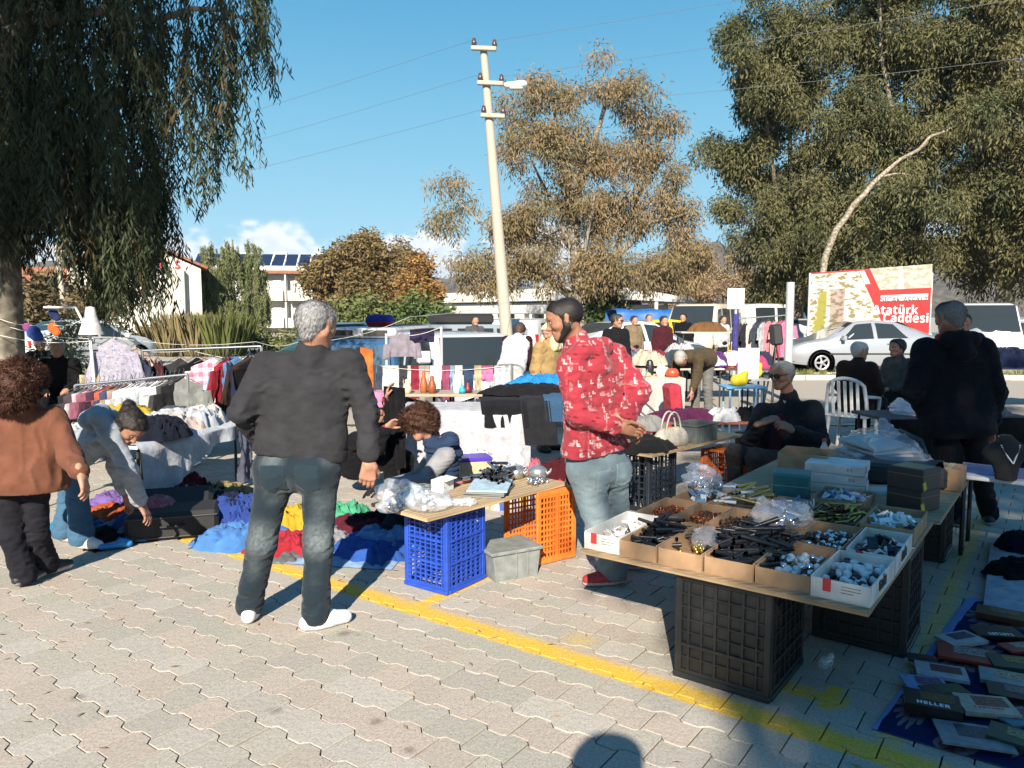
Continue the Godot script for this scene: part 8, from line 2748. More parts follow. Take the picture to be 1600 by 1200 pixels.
# scattered printed motifs on a cloth
func printed(base: Color, marks: Array, n: int, sc: float, sd: int) -> StandardMaterial3D:
	var g := RandomNumberGenerator.new()
	g.seed = sd
	var im := Image.create(256, 256, false, Image.FORMAT_RGB8)
	im.fill(base)
	for i in n:
		var x := g.randi() % 256
		var y := g.randi() % 256
		var c: Color = marks[i % marks.size()]
		var w := g.randi_range(5, 9)
		var h := g.randi_range(12, 22)
		if i % 3 == 2:
			h = 9
			w = 11
		for yy in h:
			for xx in (w if yy < h - 6 else w + 8):
				if i % 3 == 1 and (xx + yy) % 5 == 0:
					continue
				im.set_pixel((x + xx) % 256, (y + yy) % 256, c)
	var m: StandardMaterial3D = cloth(Color("fcfcfc")).duplicate()
	m.albedo_texture = ImageTexture.create_from_image(im)
	m.uv1_scale = Vector3.ONE * sc
	return m
func make_left_stall() -> void:
	var chrome := M(lin(0.55, 0.56, 0.58), 0.25, 0.9)
	var blk := M(lin(0.02, 0.02, 0.022), 0.5)
	# ---------------- clothes table with a white sheet
	var tp := V(-2.923, 0.66, -6.258)
	var t := plain_table("long folding table of clothes half covered by a white sheet", V(-3.25, 0, -6.5), 1.31, 1.35, 1.15, 0.6, M(lin(0.5, 0.48, 0.44), 0.6), blk)
	var p := PackedVector3Array()
	var tb := Basis(Vector3.UP, 1.31)
	for j in 19:
		for i in 31:
			var s := i / 30.0
			var x := -0.69 + 1.38 * s
			var drop := 0.4 - 0.28 * s + 0.06 * sin(s * 7.0)
			var v := j / 18.0
			var q: Vector3
			if v < 0.45:
				q = V(x, 0.612 + 0.004 * fnz.get_noise_2d(x * 9.0, v * 9.0), -0.5 + v / 0.45 * 1.09)
			else:
				var k := (v - 0.45) / 0.55
				q = V(x, 0.61 - k * drop, 0.597 + 0.03 * sin(x * 17.0 + fnz.get_noise_2d(x * 3.0, 1.0) * 4.0) * k + 0.02)
			p.append(V(-3.25, 0, -6.5) + tb * q)
	single("white_sheet", "white sheet draped over the front of the clothes table", "cloth", MB.new().sheet(p, 31, 0.004), cloth(Color("c4c8d4")))
	var at := func(x: float, z: float, y := 0.615) -> Vector3: return V(-3.25, y, -6.5) + tb * V(x * 0.72, 0, z * 1.1)
	var items := [["crumpled white shirt near the middle of the clothes table", -0.15, 0.12, 0.42, "dddde0"], ["pale grey sweater on the right end of the clothes table", 0.5, 0.1, 0.5, "b9bbc4"], ["cream knitted garment at the right end of the clothes table", 0.68, 0.28, 0.36, "d8d0c6"], ["grey white cardigan on the far side of the clothes table", 0.25, -0.15, 0.46, "c6c8cc"], ["charcoal trousers folded at the right end of the clothes table", 0.74, -0.05, 0.34, "4d5160"], ["yellow and black garment along the back of the clothes table", 0.35, -0.36, 0.5, "c9a416"], ["black bundle at the back of the clothes table", -0.3, -0.38, 0.4, "141416"], ["brown beige blouse at the left of the clothes table", -0.5, 0.1, 0.4, "a48d78"], ["navy dark coat hanging over the front left of the clothes table", -0.38, 0.38, 0.5, "12182a"], ["white towel bundle at the left of the clothes table", -0.65, -0.2, 0.4, "d9d9dd"], ["rose beige top in the middle of the clothes table", 0.1, 0.3, 0.36, "cbb5ac"], ["light blue grey shirt under the cardigan on the clothes table", 0.42, 0.34, 0.36, "b5bdca"]]
	for i in items.size():
		var e = items[i]
		garment(e[0], at.call(e[1], e[2]), V(e[3], 0.13 + 0.04 * (i % 3), e[3] * 0.75), 0.7 * i, cloth(Color(e[4])), 500 + i, "garment", "garment", "garments on the clothes table")
	hung("slate blue trousers hanging from the right end of the clothes table", at.call(0.7, 0.6, 0.62), at.call(0.95, 0.6, 0.62), 0.56, cloth(Color("5a6078")), 31, "hanging_trousers")
	# ---------------- low chrome rail with shirts
	var ra := V(-4.542, 0.872, -7.8)
	var rb := V(-3.367, 0.985, -7.8)
	var rk := thing("clothes_rail", "low chrome clothes rail full of pale shirts", "clothes rail", V(ra.x, 0, ra.z))
	var o := V(ra.x, 0, ra.z)
	part(rk, "top_bar", MB.new().tube([ra - o, rb - o], 0.014, 10), chrome)
	for e in [ra, rb]:
		part(rk, "post", MB.new().tube([V(e.x, 0, e.z) - o, e - o], 0.016, 10), chrome)
		part(rk, "foot", MB.new().tube([V(e.x, 0.014, e.z - 0.22) - o, V(e.x, 0.014, e.z + 0.22) - o], 0.014, 8), chrome)
	var cs := ["2a2c30", "5a4a58", "8a6a80", "c8c0c8", "a05a70", "e4e4ea", "55324a", "a83a2c", "c8543a", "46507c", "8a7468", "b49a88", "e8e8ee", "d8dcec", "e6dfe8", "cfd8ee", "ececf0", "dfe6f2", "ececec", "f0f0f0", "e9eaee", "75777c", "4a4b50", "242428", "8e918e"]
	var lbs := ["charcoal", "plum grey", "mauve", "pale grey", "rose", "white", "dark plum", "brick red", "orange red", "slate blue", "taupe patterned", "beige brown", "white collared", "pale blue", "pinkish white", "sky blue", "bright white", "icy blue", "off white", "snow white", "white long", "mid grey", "dark grey", "black", "grey green"]
	for i in cs.size():
		var k := (i + 0.6) / (cs.size() + 0.6)
		shirt("%s shirt on the low chrome rail, number %d counting away from the trunk" % [lbs[i], i + 1], ra.lerp(rb, k) - V(0, 0.05, 0), PI / 2 - 0.9 + 0.25 * sin(i * 2.3), 0.38, 0.5 + 0.06 * sin(i * 1.7), 0.36, cloth(Color(cs[i])), 600 + i, "shirts on the low chrome rail", 0.05)
	# ---------------- taller rail with dark clothes
	var ta := V(-4.171, 1.198, -8.5)
	var tb2 := V(-2.827, 1.248, -8.5)
	var rk2 := thing("clothes_rail", "taller clothes rail with dark and bright garments behind the low rail", "clothes rail", V(ta.x, 0, ta.z))
	o = V(ta.x, 0, ta.z)
	part(rk2, "top_bar", MB.new().tube([ta - o, tb2 - o], 0.014, 10), chrome)
	for e in [ta, tb2]:
		part(rk2, "post", MB.new().tube([V(e.x, 0, e.z) - o, e - o], 0.016, 10), chrome)
		part(rk2, "foot", MB.new().tube([V(e.x, 0.014, e.z - 0.25) - o, V(e.x, 0.014, e.z + 0.25) - o], 0.014, 8), chrome)
	var dk := [["navy striped shirt on the taller rail beside the beige sleeve", 0.03, "2a3050", -0.9], ["dark maroon shirt on the taller rail", 0.13, "4a1620", -0.9], ["wide charcoal jacket facing out on the taller rail", 0.31, "33363a", 0.12], ["black vest on the taller rail left of the checked shirt", 0.46, "17181b", 0.7], ["pink and white checked shirt facing out on the taller rail", 0.585, "check", 0.35], ["dark blue shirt on the taller rail between pink and light blue", 0.7, "1c2444", -0.95], ["sky blue denim shirt on the taller rail", 0.78, "4f86c4", 0.75], ["red jacket hung behind the sky blue shirt", 0.72, "b01826", 1.2], ["dark brown coat on the taller rail near the grey haired man", 0.9, "3a2a20", 0.9], ["black coat at the end of the taller rail", 0.97, "101012", 0.8]]
	for i in dk.size():
		var e = dk[i]
		var m: Material = checks(Color("e8dfe6"), Color("c87a94"), 5.0) if e[2] == "check" else cloth(Color(e[2]))
		shirt(e[0], ta.lerp(tb2, e[1]) - V(0, 0.118, 0), e[3], 0.46, 0.76, 0.52, m, 640 + i, "garments on the taller rail", 0.06)
	# ---------------- pole with a pale lampshade hat and a dress
	var pt := V(-4.641, 1.404, -8.3)
	var pl := thing("tent_pole", "thin white pole holding up the clothes lines", "pole", V(pt.x, 0, pt.z))
	part(pl, "pole", MB.new().tube([V(0.06, 0, 0), V(0, pt.y, 0)], 0.016, 10), M(lin(0.65, 0.66, 0.68), 0.4))
	part(pl, "crossbar", MB.new().tube([V(-0.55, pt.y + 0.28, -0.1), V(-0.2, pt.y + 0.28, -0.1)], 0.012, 8).tube([V(-0.2, pt.y + 0.28, -0.1), V(0, pt.y - 0.02, 0)], 0.012, 8), M(lin(0.65, 0.66, 0.68), 0.4))
	var lh := thing("lampshade", "white cone lampshade stuck on top of the thin pole", "lampshade", V(pt.x, pt.y, pt.z))
	part(lh, "shade", MB.new().lathe(V(0.02, -0.02, 0), [W(0.13, 0), W(0.125, 0.02), W(0.065, 0.2), W(0.045, 0.3), W(0.0, 0.31)], 20), cloth(Color("e2e2e6")))
	var dr := shirt("white floral dress with beige sleeves hanging beside the thin pole", V(-4.43, 1.323, -8.4), 0.1, 0.36, 0.62, 0.52, printed(Color("a4a0b0"), [Color("6f7a98"), Color("b8bcc8"), Color("8880a0")], 90, 3.0, 6), 660, "", 0.07)
	shirt("beige blouse hanging right behind the floral dress", V(-4.356, 1.225, -8.7), 0.5, 0.32, 0.55, 0.42, cloth(Color("cdb0a4")), 661, "", 0.06)
	var wb := single("cardboard_sign", "blank cardboard sheet propped behind the floral dress", "cardboard", MB.new().box(V(0, 0.1, 0), V(0.3, 0.2, 0.01), 0.002), M(lin(0.5, 0.36, 0.22), 0.85), V(-4.974, 0.693, -8.9))
	rope("upper clothes line running from the trunk past the thin pole", [V(-6.099, 1.615, -8.8), V(-5.216, 1.493, -8.5), V(-4.631, 1.6, -8.3)])
	rope("long clothes line sagging behind the racks toward the grey haired man", [V(-6.113, 1.4, -8.8), V(-4.646, 1.313, -8.3), V(-3.821, 1.174, -9), V(-3.002, 1.096, -9.3)])
	rope("lower clothes line sagging across the clothes racks", [V(-5.952, 1.465, -8.9), V(-4.415, 1.345, -8.4), V(-3.189, 1.267, -9.4), V(-2.799, 1.254, -10)])
	rope("taut washing line rising past the minibus roof", [V(-2.544, 1.245, -10), V(-1.556, 1.571, -11.5), V(0, 1.938, -18.3)])
	for e in [["round blue hat hanging from the clothes line by the trunk", V(-5.425, 1.448, -8.6), "2a4aa8", 0.08], ["orange purse hanging from the clothes line", V(-5.143, 1.507, -8.5), "d85a18", 0.06], ["navy and white mask hanging above the orange purse", V(-5.134, 1.671, -8.5), "1c2c60", 0.055], ["mauve cap hanging beside the trunk", V(-5.501, 1.513, -8.6), "9a4a90", 0.05]]:
		var h := thing("hanging_trinket", e[0], "trinket", e[1])
		var s := Solid.new()
		s.cell = 0.012
		s.add(V(-0.02, -0.05, 0), V(0.02, -0.1, 0), e[3], e[3] * 0.8, 0.02, Vector3.BACK, 0.8)
		s.amp = 0.006
		s.freq = Vector3.ONE * 20
		solid(h, "pouch", [s], cloth(Color(e[2])))
		part(h, "string", MB.new().tube([V(0, 0.04, 0), V(0, -0.05, 0)], 0.003, 5), M(lin(0.4, 0.4, 0.36), 0.8))
	# ---------------- suitcase and clothes on the ground
	var sc := thing("suitcase", "open black soft suitcase lying on the pavers full of clothes", "suitcase", V(-2.47, 0, -5.284) + V(0, 0.001, -0.12), 0.32)
	var sm := M(lin(0.014, 0.013, 0.014), 0.75, 0.0, "mottle", 4.0, "bump", 0.1)
	part(sc, "shell", MB.new().box(V(0, 0.1, 0), V(0.62, 0.2, 0.36), 0.03), sm)
	part(sc, "lid", MB.new().box(V(-0.05, 0.16, -0.28), V(0.6, 0.14, 0.3), 0.03, Basis(Vector3.RIGHT, 0.4)), sm)
	part(sc, "piping", MB.new().tube([V(-0.3, 0.17, 0.182), V(0.3, 0.17, 0.182)], 0.006, 6).tube([V(-0.3, 0.03, 0.182), V(0.3, 0.03, 0.182)], 0.006, 6), M(lin(0.03, 0.03, 0.03), 0.5))
	for x in [-0.28, 0.28]:
		part(sc, "wheel", MB.new().tube([V(x, 0.03, 0.17), V(x, 0.03, 0.21)], 0.028, 12), M(lin(0.08, 0.08, 0.085), 0.5))
	part(sc, "handle", MB.new().tube([V(-0.08, 0.11, 0.18), V(-0.07, 0.11, 0.205), V(0.07, 0.11, 0.205), V(0.08, 0.11, 0.18)], 0.009, 6), sm)
	var gi := [
		["orange and purple scarf on the left of the ground heap", 172, 815, 0.42, 0.16, "b8481c"], ["lilac scarf lying over the orange one", 195, 797, 0.46, 0.2, "7a5ab0"], ["dark plum skirt under the lilac scarf", 165, 826, 0.36, 0.1, "4a1e4c"],
		["white sheepskin lined jacket on top of the ground heap", 285, 800, 0.44, 0.24, "dcd8d4"], ["burgundy sweater lying across the white jacket", 288, 790, 0.3, 0.34, "6a0f1c"], ["navy velvet coat on the right of the suitcase", 345, 815, 0.5, 0.24, "121a44"], ["royal blue fuzzy throw beside the grey haired man's leg", 372, 820, 0.46, 0.26, "1c3a94"], ["black coat spread behind the suitcase", 315, 790, 0.5, 0.18, "10121c"], ["khaki garment at the back of the ground heap", 345, 785, 0.36, 0.2, "8d7d50"],
		["turquoise top on the suitcase", 262, 812, 0.2, 0.25, "1f98b8"], ["cobalt blue jeans hanging over the suitcase edge", 222, 835, 0.3, 0.22, "20409c"], ["washed blue jeans at the left edge of the suitcase", 200, 836, 0.32, 0.15, "5f84ac"], ["black trousers between scarf and jeans", 182, 842, 0.34, 0.12, "15151a"], ["turquoise knit cap at the left edge of the ground heap", 150, 832, 0.16, 0.1, "1878b4"], ["denim skirt in the middle of the ground heap", 240, 806, 0.36, 0.22, "39587e"], ["wine red dress at the back of the ground heap", 230, 790, 0.4, 0.15, "4f1226"], ["teal cap lying behind the bending woman's foot", 98, 825, 0.14, 0.08, "1a80b4"]]
	for i in gi.size():
		var e = gi[i]
		garment(e[0], G0(e[1], e[2]), V(e[3] * 1.25, e[4] * 1.05, e[3] * 0.95), 0.9 * i, cloth(Color(e[5])), 700 + i, "garment", "garment", "clothes heaped around the suitcase")
	garment("pink patterned blouse in the bending woman's hand", V(-2.662, 0, -5.477) + V(0, 0.2, 0), V(0.22, 0.09, 0.2), 0.4, printed(Color("b0606c"), [Color("d8b8b0"), Color("904858")], 60, 6.0, 9), 730)
	# pair of blue clogs
	for e in [["blue rubber clog lying nearer the suitcase", 208, 848, 0.3], ["blue rubber clog lying nearer the coat's shadow", 180, 858, 0.55]]:
		var cg := thing("clog", e[0], "shoe", G0(e[1], e[2]), e[3], "blue clogs")
		var s := Solid.new()
		s.cell = 0.008
		s.add(V(-0.075, 0.03, 0), V(0.075, 0.03, 0), 0.03, 0.036, 0.03, Vector3.UP, 0.3)
		s.add(V(0.03, 0.045, 0), V(0.05, 0.04, 0), 0.03, 0.03, 0.02)
		s.carve(V(-0.06, 0.075, 0), V(0.005, 0.085, 0), 0.034, 0.034)
		s.cut(V(0, 0.001, 0), Vector3.DOWN)
		solid(cg, "clog", [s], M(lin(0.015, 0.19, 0.48), 0.5))
	# clothes between the grey haired man and the blue crate
	var g2 := [
		["light blue fleece at the near left of the ground clothes", 375, 845, 0.42, 0.16, "3a78c8"], ["mid blue denim jacket left of the grey haired man's leg", 378, 815, 0.5, 0.24, "3c6aa8"], ["yellow top seen between the man's legs", 452, 820, 0.26, 0.22, "c99a10"], ["red and black sports jacket seen between the man's legs", 448, 862, 0.34, 0.17, "b01424"], ["black sleeve lying on the red jacket", 470, 858, 0.2, 0.15, "121214"], ["black and white patterned top at the man's knee", 440, 870, 0.22, 0.07, "6a6a6c"], ["mint green blouse beside the blue crate", 535, 812, 0.3, 0.2, "3fae7c"], ["turquoise shirt under the mint blouse", 530, 826, 0.34, 0.12, "1c86b0"], ["dark red patterned skirt under the narrow board", 570, 830, 0.42, 0.16, "5c1220"], ["black bundle under the narrow board", 612, 825, 0.34, 0.22, "14161a"], ["bright blue anorak beside the blue crate", 585, 860, 0.46, 0.13, "1a4fb4"], ["sky blue lining turned out on the anorak", 605, 852, 0.34, 0.18, "5c90d0"], ["grey patterned scarf behind the man's right knee", 512, 850, 0.26, 0.12, "9a98a0"], ["white socks bundle on the ground clothes", 500, 838, 0.18, 0.12, "d6d4d8"]]
	for i in g2.size():
		var e = g2[i]
		garment(e[0], G0(e[1], e[2]), V(e[3] * 1.25, e[4] * 0.95, e[3] * 0.95), 1.1 * i + 0.3, cloth(Color(e[5])), 760 + i, "garment", "garment", "clothes heaped left of the blue crate")
	p = PackedVector3Array()
	var q := [V(-1.594, 0, -4.752), V(-0.755, 0, -4.605), V(-0.689, 0, -5.284), V(-1.857, 0, -5.346)]
	for j in 15:
		for i in 21:
			var v: Vector3 = q[0].lerp(q[1], i / 20.0).lerp(q[3].lerp(q[2], i / 20.0), j / 14.0)
			v.y = 0.006 + absf(fnz.get_noise_2d(v.x * 7.0, v.z * 7.0)) * 0.02
			if i == 0 or j == 0 or i == 20 or j == 14:
				v.y = 0.004
			p.append(v)
	single("ground_sheet", "pale blue sheet spread on the pavers under the clothes", "cloth", MB.new().sheet(p, 21, 0.003), cloth(Color("8fb0dc")))
func G0(u: float, v: float) -> Vector3:
	# where the line of sight at this bearing meets the pavement
	var c := cos(0.0914)
	var s := sin(0.0914)
	var y := (600.0 - v) / 1178.0
	var k := -1.6 / (y * c - s)
	return V((u - 800.0) / 1178.0 * k, 0.0, -(c + y * s) * k)
func make_back_stalls() -> void:
	var blk := M(lin(0.02, 0.02, 0.022), 0.5)
	var chrome := M(lin(0.55, 0.56, 0.58), 0.25, 0.9)
	# ---------------- white covered trestle with clothes
	var c := V(-0.15, 0, -7.35)
	plain_table("trestle table under a long white cover behind the woman in the vest", c + V(-0.28, 0, 0.15), -0.03, 1.1, 0.7, 0.72, M(lin(0.5, 0.48, 0.44), 0.6), blk)
	var p := PackedVector3Array()
	for j in 17:
		for i in 31:
			var s := i / 30.0
			var x := -0.62 + 1.22 * s
			var v := j / 16.0
			var q: Vector3
			if v < 0.4:
				q = V(x, 0.728, -0.34 + v / 0.4 * 0.71)
			else:
				var k := (v - 0.4) / 0.6
				q = V(x, 0.726 - k * (0.66 - 0.15 * s), 0.395 + 0.045 * sin(x * 19.0 + 3.0 * fnz.get_noise_2d(x * 4.0, 2.0)) * k)
			p.append(c + V(-0.28, 0, 0.15) + q)
	single("white_table_cover", "long white cloth covering the trestle behind the vest woman", "cloth", MB.new().sheet(p, 31, 0.004), cloth(Color("c6c6d0")))
	var ft := plain_table("black folding frame table sagging under black trousers and jeans", V(0.17, 0, -7.15), -0.05, 0.8, 0.6, 0.78, M(lin(0.6, 0.6, 0.62), 0.5), blk, 0.02, true)
	var drape := func(label: String, x0: float, x1: float, back: float, front: float, y: float, m: Material, sd: int) -> void:
		var f := FastNoiseLite.new()
		f.seed = sd
		f.frequency = 1.0
		var pp := PackedVector3Array()
		for j in 19:
			var t := j / 18.0
			for i in 17:
				var s := i / 16.0
				var x := lerpf(x0, x1, s)
				var k: float = t * (0.62 + front)
				var q: Vector3
				if k < 0.62:
					q = V(x, y + 0.012 * f.get_noise_2d(x * 9.0, k * 9.0) + 0.012 * sin(s * PI), -0.31 + back + k * (1.0 - back))
				else:
					q = V(x + (k - 0.62) * 0.12, y - (k - 0.62), 0.325 + 0.03 * f.get_noise_2d(x * 14.0, 1.0) + 0.02)
				pp.append(V(0.17, 0, -7.15) + q)
		single("draped_trousers", label, "trousers", MB.new().sheet(pp, 17, 0.018), m, Vector3.ZERO, 0.0, "trousers draped over the folding frame table")
	drape.call("black trousers draped over the near left of the folding frame", -0.46, -0.02, 0.0, 0.24, 0.815, cloth(Color("1b1c22")), 5)
	drape.call("charcoal trousers hanging down the front of the folding frame", -0.1, 0.2, 0.0, 0.42, 0.835, cloth(Color("25262c")), 6)
	drape.call("mid blue jeans draped beside the black trousers", 0.12, 0.4, 0.0, 0.22, 0.85, denim(Color("34608f")), 7)
	garment("black trousers piled at the back of the folding frame", V(0.2, 0.84, -7.32), V(0.7, 0.12, 0.4), 0.1, cloth(Color("1a1920")), 801)
	garment("bright blue plastic sheet heaped behind the trousers table", V(0.32, 0.86, -8.0), V(0.6, 0.14, 0.4), 0.3, M(lin(0.02, 0.2, 0.6), 0.3, 0.0, "mottle", 3.0), 802, "plastic_sheet", "sheet")
	plain_table("white sheeted table behind the trousers frame", V(0.42, 0, -8.0), 0.0, 1.0, 0.6, 0.8, M(lin(0.7, 0.7, 0.72), 0.6), blk)
	p = PackedVector3Array()
	for j in 9:
		for i in 21:
			p.append(V(0.42 - 0.52 + 1.04 * i / 20.0, 0.815 - (0.0 if j < 1 else 0.35 * j / 8.0), -7.685 + 0.02 * sin(i * 1.1) * j / 8.0))
	single("white_table_skirt", "white cloth skirt hanging before the table near the hooded man", "cloth", MB.new().sheet(p, 21, 0.004), cloth(Color("dedee4")))
	garment("dark red cushion on the ground under the white skirted table", V(0.5, 0, -7.1), V(0.5, 0.3, 0.3), 0.2, cloth(Color("4c0c18")), 803)
	garment("bright red cloth corner on the ground beside the hooded man", V(0.402, 0, -6.453), V(0.2, 0.22, 0.2), 0.2, cloth(Color("c01828")), 804)
	# ---------------- washing line of clothes in front of the cars
	var a := V(-1.719, 0.963, -9.4)
	var b := V(0, 0.971, -9.4)
	rope("washing line of folded clothes in front of the white car", [a, b])
	for e in [a, b]:
		single("line_post", "thin post at the %s end of the clothes washing line" % ("minibus" if e == a else "lamp pole"), "post", MB.new().tube([V(0, 0, 0), V(0, e.y + 0.02, 0)], 0.018, 8), chrome, V(e.x, 0, e.z), 0.0, "washing line posts")
	var ln := [["white towel at the left end of the washing line", 588, 622, 0.36, "e4e4e8"], ["charcoal trousers on the washing line", 623, 636, 0.3, "3a3a40"], ["cream strip next to the burgundy cloth on the washing line", 636, 641, 0.34, "ddd4cc"], ["burgundy cloth on the washing line", 641, 654, 0.42, "8c1730"], ["mushroom beige trousers on the washing line", 654, 670, 0.4, "b4a39c"], ["bright white shirt on the washing line", 671, 688, 0.3, "eeeef2"], ["raspberry pink trousers hanging long on the washing line", 690, 702, 0.44, "9c3f66"], ["pale blue jeans leg on the washing line", 703, 709, 0.32, "86a8c8"], ["cream white trousers on the washing line", 710, 722, 0.36, "e6e2dc"], ["dark blue jeans on the washing line", 724, 740, 0.32, "2c4468"], ["sand beige trousers on the washing line", 741, 752, 0.33, "c8b08c"], ["pink t-shirt on the washing line", 753, 770, 0.2, "d86aa0"], ["white plaid cloth at the right end of the washing line", 772, 796, 0.3, "plaid"]]
	for i in ln.size():
		var e = ln[i]
		var m: Material = checks(Color("e8e8ec"), Color("9aa4ac"), 6.0) if e[4] == "plaid" else cloth(Color(e[4]))
		var pa := px(e[1], 572, 9.4 - 0.01)
		var pb := px(e[2], 572, 9.4 - 0.01)
		pa.y = a.y
		pb.y = a.y
		hung(e[0], pa, pb, e[3], m, 820 + i, "hanging_garment", "garment", "clothes on the washing line", 0.02)
	hung("orange scarf hanging at the left end of the washing line", V(-1.818, 1.212, -9), V(-1.666, 1.174, -9), 0.46, cloth(Color("d8641c")), 840, "hanging_scarf", "scarf", "", 0.04)
	hung("yellow strip hanging under the orange scarf", V(-1.856, 1.076, -9.1), V(-1.802, 1.076, -9.1), 0.3, cloth(Color("e0b810")), 841, "hanging_scarf", "scarf")
	hung("dark navy skirt held up in front of the white car", V(-1.328, 1.393, -9.8), V(-1.012, 1.418, -9.8), 0.17, cloth(Color("2a2448")), 842)
	rope("short line carrying the navy skirt beside the lilac shirt", [V(-1.628, 1.352, -9.8), V(-0.913, 1.443, -9.8)])
	# ---------------- knick-knack table below the line
	var kt := plain_table("low table of knick knacks below the washing line", V(-0.95, 0, -8.6), 0.0, 1.3, 0.5, 0.72, M(lin(0.3, 0.24, 0.18), 0.7), blk)
	var kk := [["small white statuette on the knick knack table", -0.62, "e4e2dc"], ["brown clay jug on the knick knack table", -0.9, "8c4a28"], ["brown pottery vase beside the clay jug", -1.0, "a05c30"], ["cream jug on the knick knack table", -1.18, "d8c8a4"], ["dark red tin on the knick knack table", -0.5, "6c1420"], ["small turquoise cup on the knick knack table", -0.56, "2098b0"]]
	for i in kk.size():
		var e = kk[i]
		var r := 0.045 - 0.004 * (i % 3)
		var h: float = [0.3, 0.2, 0.24, 0.16, 0.12, 0.09][i]
		single("knick_knack", e[0], "ornament", MB.new().lathe(Vector3.ZERO, [W(0, 0), W(r, 0), W(r * 1.2, h * 0.35), W(r * 0.8, h * 0.62), W(r * 0.5, h * 0.78), W(r * 0.62, h * 0.92), W(r * 0.3, h), W(0, h)], 16), M(Color(e[2]), 0.5, 0.0, "mottle", 6.0), V(e[1], 0.721, -8.5 + 0.05 * (i % 2)), 0.0, "ornaments on the knick knack table")
	# ---------------- far stalls right of the hooded man
	var heapc := ["b4b6bc", "d8d4d8", "9a2440", "2a3850", "e0d8d4", "c86a78", "5a6a84", "d0b8a0", "8a1c30", "ececf0", "34465a", "c8c0c8", "b04030", "e4dce0"]
	var hn := ["pale grey", "white", "crimson", "navy", "cream", "rose", "slate", "sand", "dark red", "bright white", "teal grey", "silver", "rust", "pinkish white"]
	plain_table("wide low table under the far heap of clothes", V(2.25, 0, -13.2), 0.1, 2.6, 1.2, 0.7, M(lin(0.4, 0.36, 0.3), 0.7), blk)
	for i in heapc.size():
		var x := 1.15 + 0.17 * i
		garment("%s garment in the far heap of clothes behind the bending man" % hn[i], V(x, 0.7 + 0.05 * (i % 3), -13.2 + 0.3 * sin(i * 2.1)), V(0.5, 0.3 + 0.08 * sin(i * 1.3), 0.42), i * 0.8, cloth(Color(heapc[i])), 850 + i, "garment", "garment", "far heap of clothes")
	plain_table("far table of bright clothes behind the bending man's back", V(4.1, 0, -14.2), 0.0, 1.5, 1.0, 0.62, M(lin(0.06, 0.02, 0.02), 0.7), blk)
	var hc2 := ["c8283c", "5a2a7a", "d85a28", "e0e0e4", "b83060", "2c3050"]
	var hn2 := ["scarlet", "violet", "orange", "white", "magenta", "dark blue"]
	for i in 6:
		garment("%s garment on the far table behind the bending man" % hn2[i], V(3.5 + 0.24 * i, 0.62 + 0.04 * (i % 2), -14.2 + 0.2 * sin(i * 2.0)), V(0.5, 0.34, 0.4), i * 0.9, cloth(Color(hc2[i])), 870 + i, "garment", "garment", "bright clothes on the far table")
	# bric-a-brac table in front of the bending man
	var bt := V(1.55, 0, -10.6)
	plain_table("bric a brac table with pale cloth before the bending man", bt, 0.05, 1.6, 0.8, 0.74, M(lin(0.55, 0.45, 0.32), 0.7), blk)
	p = PackedVector3Array()
	for j in 7:
		for i in 25:
			p.append(bt + V(-0.8 + 1.6 * i / 24.0, 0.742 - 0.55 * j / 6.0 * (1.0 if j > 0 else 0.0), 0.42 + 0.015 * sin(i * 1.3) * j))
	single("pale_table_skirt", "pale grey cloth hanging before the bric a brac table", "cloth", MB.new().sheet(p, 25, 0.004), cloth(Color("c9c7c4")))
	var bc := ["101012", "d8d8d8", "2a2a2c", "e6e2da", "486048", "e8e8e8", "1c1c20", "c84050", "c8b090", "222226", "e0dcd8", "b0442c"]
	var bn := ["black", "white", "charcoal", "ivory", "olive", "bright white", "jet black", "pink red", "tan", "soot black", "eggshell", "terracotta"]
	for i in bc.size():
		var r := 0.05 + 0.015 * (i % 3)
		var h := 0.07 + 0.05 * ((i * 7) % 4)
		single("bric_a_brac", "%s piece of crockery on the bric a brac table" % bn[i], "crockery", MB.new().lathe(Vector3.ZERO, [W(0, 0), W(r, 0.0), W(r * 1.25, h * 0.5), W(r * (0.7 + 0.2 * (i % 2)), h * 0.9), W(r * 0.5, h), W(0, h)], 14), M(Color(bc[i]), 0.4), bt + V(-0.7 + 0.125 * i, 0.7415, 0.18 * sin(i * 1.9)), 0.0, "crockery on the bric a brac table")
	# folded red and grey pushchair beside it
	var pc := thing("pushchair", "folded red and grey pushchair in front of the bric a brac table", "pushchair", V(1.75, 0, -9.5), 0.2)
	for e in [[V(-0.4, 0.06, 0.1), V(0.0, 0.9, -0.1)], [V(0.2, 0.06, 0.15), V(-0.45, 0.7, -0.1)], [V(0.35, 0.1, 0.1), V(-0.1, 0.5, 0.1)], [V(-0.4, 0.06, -0.2), V(0.0, 0.9, -0.3)], [V(0.2, 0.06, -0.2), V(-0.45, 0.7, -0.3)]]:
		part(pc, "frame_tube", MB.new().tube([e[0], e[1]], 0.012, 8), M(lin(0.1, 0.1, 0.11), 0.4, 0.4))
	part(pc, "seat", MB.new().box(V(0.32, 0.42, 0), V(0.16, 0.62, 0.3), 0.05, Basis(Vector3.BACK, 0.12)), cloth(Color("c02438")))
	part(pc, "footrest", MB.new().box(V(0.05, 0.2, 0.05), V(0.6, 0.1, 0.3), 0.04, Basis(Vector3.BACK, 0.2)), cloth(Color("b01c2c")))
	part(pc, "hood", MB.new().box(V(-0.35, 0.5, 0), V(0.4, 0.3, 0.3), 0.08), cloth(Color("8d8d92")))
	for x in [-0.4, 0.2]:
		for z in [0.14, -0.2]:
			part(pc, "wheel", MB.new().tube([V(x, 0.075, z - 0.02), V(x, 0.075, z + 0.02)], 0.075, 14), blk)
